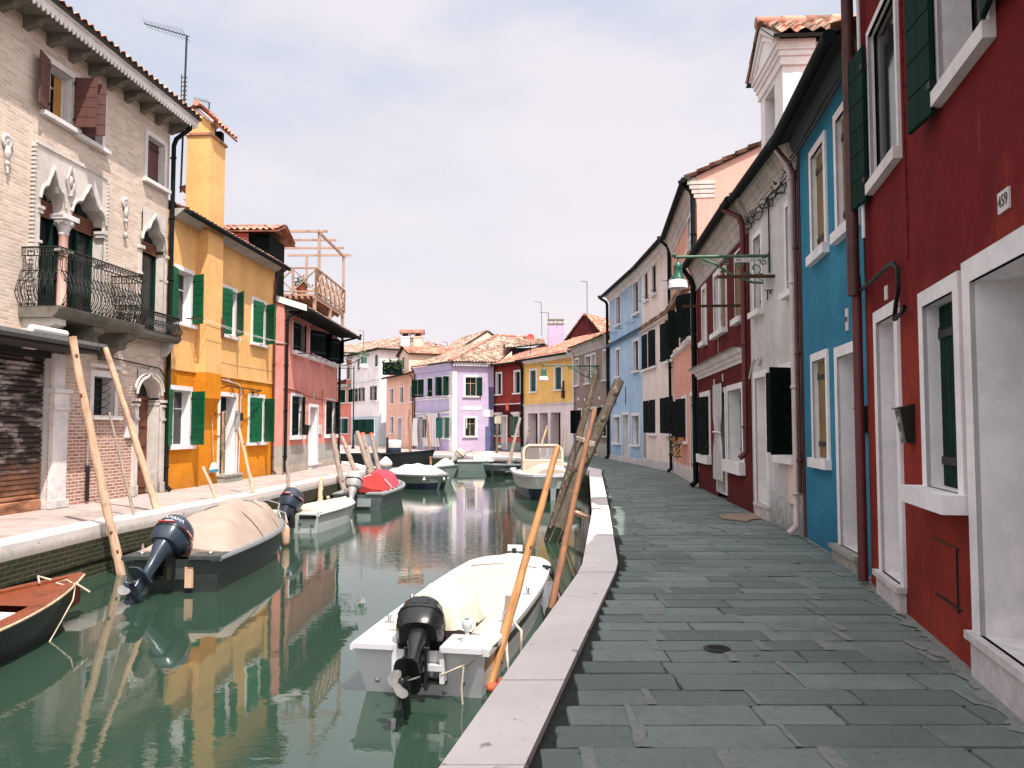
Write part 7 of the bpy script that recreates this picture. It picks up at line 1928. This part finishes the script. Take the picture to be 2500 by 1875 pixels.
b=AY(509,292,25); t=AY(511,250,25); aerial(t,b,(.5,.0,-.12),'small aerial above the yellow chimney',.02,6,.35)
for (tu,tv,bu,bv,Y,L_,lab) in ((1339,764,1339,790,60,.65,'T-shaped aerial left of the twin lilac chimney pots'),(1433,688,1434,815,60,.5,'tall aerial standing before the maroon gable'),(1321,738,1323,780,70,.6,'faint small aerial high over the shop house'),(1092,836,1092,850,80,.6,'tiny aerial over the salmon roofs'),(888,808,888,828,80,.6,'tiny aerial over the far white house')):
    b=AY(bu,bv,Y); b.z-=1.5; t=AY(tu,tv,Y); aerial(t,b,(L_,.0,-.05),lab,.025,5,.5)
def chim(name,u0,u1,vt,vb,Y,mt,label,depth=.8,style='x'):
    a=AY(u0,vt,Y); c=AY(u1,vb,Y); w=c.x-a.x; h=a.z-c.z; r=empty('chimney',((a.x+c.x)/2,Y,c.z-.6),0,label,'chimney','chimneys above the far roofs')
    m=MB(); chimneybox(m,-w/2,w/2,0,depth,0,h+.6-.75,0,1,axis='x',trim=0); m.build('stack',[mt,tile_r,mt,dark],r); return r
chim('c',979,1000,800,862,70.5,farwhite,'white chimney with a tiled cap, left of a matching pair')
chim('c',1010,1030,800,862,70.5,cream,'peach chimney with a tiled cap, right of a matching pair')
a=AY(1338,780,58); c=AY(1377,838,58); r=empty('chimney',((a.x+c.x)/2,58,c.z-.8),0,'broad lilac chimney with two separate pots above the shop house','chimney','chimneys above the far roofs')
w=c.x-a.x;h=a.z-c.z; m=MB(); m.box(-w/2,w/2,0,.7,0,h+.2,0); 
for s_ in (-1,1):
    x=s_*w*.27; m.box(x-w*.21,x+w*.21,0.05,.65,h+.2,h+.5,0); m.box(x-w*.25,x+w*.25,-.02,.72,h+.5,h+.58,1); m.box(x-w*.2,x-w*.13,.05,.65,h+.58,h+.8,1); m.box(x+w*.13,x+w*.2,.05,.65,h+.58,h+.8,1); m.box(x-w*.25,x+w*.25,0,.7,h+.8,h+.88,1)
m.build('stack',[lilac2,grey_pl],r)
a=AY(1295,825,56.5); r=empty('satellite_dish',a,0,'red satellite dish on the low dark roof room','satellite dish'); m=MB(); m.lathe([(0,.0),(.1,.008),(.2,.03),(.28,.07),(.285,.07),(.2,.02),(.0,-.012)],(0,0,0),18,0,(.15,-1,.15)); m.build('dish',[simple('red_dish_paint',(.62,.09,.06),.5)],r); m=MB(); m.tube([(0,.05,0),(0,.15,-.2),(0,.15,-1.2)],.025,5); m.tube([(0,-.0,-.28),(.05,-.35,.0)],.012,4); m.build('mast',[iron],r)
a=AY(1240,846,60); c=AY(1322,846,57); m=MB(); r=empty('roof_room',(a.x,60,0),0,'dark timber roof room with a lean-to tiled roof behind the far red house','roof room')
z=a.z; m.box(.3,c.x-a.x,0,3,z-2.2,z-.1); m.build('wall',[soffit],r); m=MB(); tilepatch(m,(-.2,-.6,z-.2),(c.x-a.x+.4,-.6,z+.1),(c.x-a.x+.4,3,z+.9),(-.2,3,z+.9),0,mi2=1); m.build('roof',[tile_o,soffit],r)
# laundry crate on the salmon roof edge
a=AY(958,900,64); m=MB(); m.box(-.75,.75,-.3,.3,-.1,.9,0)
rr=random.Random(2)
for i in range(120): m.ball((rr.uniform(-.8,.8),rr.uniform(-.35,.35),rr.uniform(.0,1.1)),.09,1,5)
o=m.build('planter',[dshut,leaf]); o.location=(a.x,64,a.z-.4); tag(o,'dark planter overflowing with leaves on the salmon house roof edge','planter')
# terrace pots on the coral house
m=MB(); m.lathe([(.15,0),(.22,.35),(.24,.38)],(0,0,0),12,0)
for i in range(90): m.ball((rr.gauss(0,.16),rr.gauss(0,.16),.5+rr.gauss(0,.14)),.04,1,5)
o=m.build('flower_pot',[terracotta,leaf]); q=CF.A+CF.d*4.15; o.location=(q.x-.55,q.y,7.0); tag(o,'terracotta pot of green plants on the wooden roof terrace','flower pot')
# ---------------------------------------------------------------- camera, sun, sky
cam=bpy.data.cameras.new('camera'); co=bpy.data.objects.new('camera',cam); COL.objects.link(co); co.location=(0,0,EYE); co.rotation_euler=(R(90)+PITCH,0,0)
cam.sensor_fit='HORIZONTAL'; cam.sensor_width=36; cam.lens=36*FPX/2500; cam.clip_start=.05; cam.clip_end=5000; scene.camera=co
SUN=Vector((.56,-1,1.86)).normalized()
sl=bpy.data.lights.new('sun','SUN'); sl.energy=4.5; sl.angle=R(.53); sl.color=(1,.93,.84); so=bpy.data.objects.new('sun',sl); COL.objects.link(so); so.location=(5,-10,20); so.rotation_euler=SUN.to_track_quat('Z','Y').to_euler()
w=bpy.data.worlds.new('World'); scene.world=w; w.use_nodes=True; nt=w.node_tree; bg=nt.nodes['Background']
sky=nt.nodes.new('ShaderNodeTexSky'); sky.sky_type='NISHITA'; sky.sun_disc=False; sky.sun_elevation=math.asin(SUN.z); sky.sun_rotation=math.atan2(SUN.x,SUN.y); sky.air_density=1.; sky.dust_density=2.2; sky.ozone_density=1.5
tc=N(nt,'ShaderNodeTexCoord'); mp=N(nt,'ShaderNodeMapping'); mp.inputs['Scale'].default_value=(1,1,2.6); mp.inputs['Rotation'].default_value=(0,.25,.5); nt.links.new(tc.outputs['Generated'],mp.inputs['Vector'])
n=noise(nt,mp.outputs['Vector'],1.5,7,.55); sp=N(nt,'ShaderNodeSeparateXYZ'); nt.links.new(tc.outputs['Generated'],sp.inputs[0])
thin=mix(nt,.8,sky.outputs['Color'],(4.4,5.5,7.0))           # high thin veil of cloud
cloud=mix(nt,grey(nt,n,.42,.60,.0,.9),thin,(7.0,6.6,7.1))
col=mix(nt,grey(nt,sp.outputs['Z'],.02,.55,.95,.0),cloud,(7.5,6.95,7.2))   # pale haze low down
dt=N(nt,'ShaderNodeVectorMath',operation='DOT_PRODUCT'); nt.links.new(tc.outputs['Generated'],dt.inputs[0]); dt.inputs[1].default_value=tuple(SUN)
col=mix(nt,grey(nt,dt.outputs['Value'],.1,.98,.0,1.),col,(17,16.2,16))     # unseen glow round the sun, behind the viewer, added to lift the ambient light
nt.links.new(col,bg.inputs['Color']); bg.inputs['Strength'].default_value=.084
scene.view_settings.view_transform='Standard'; scene.view_settings.look='None'; scene.view_settings.exposure=.60; scene.view_settings.gamma=1
scene.cycles.max_bounces=8; scene.cycles.use_denoising=True
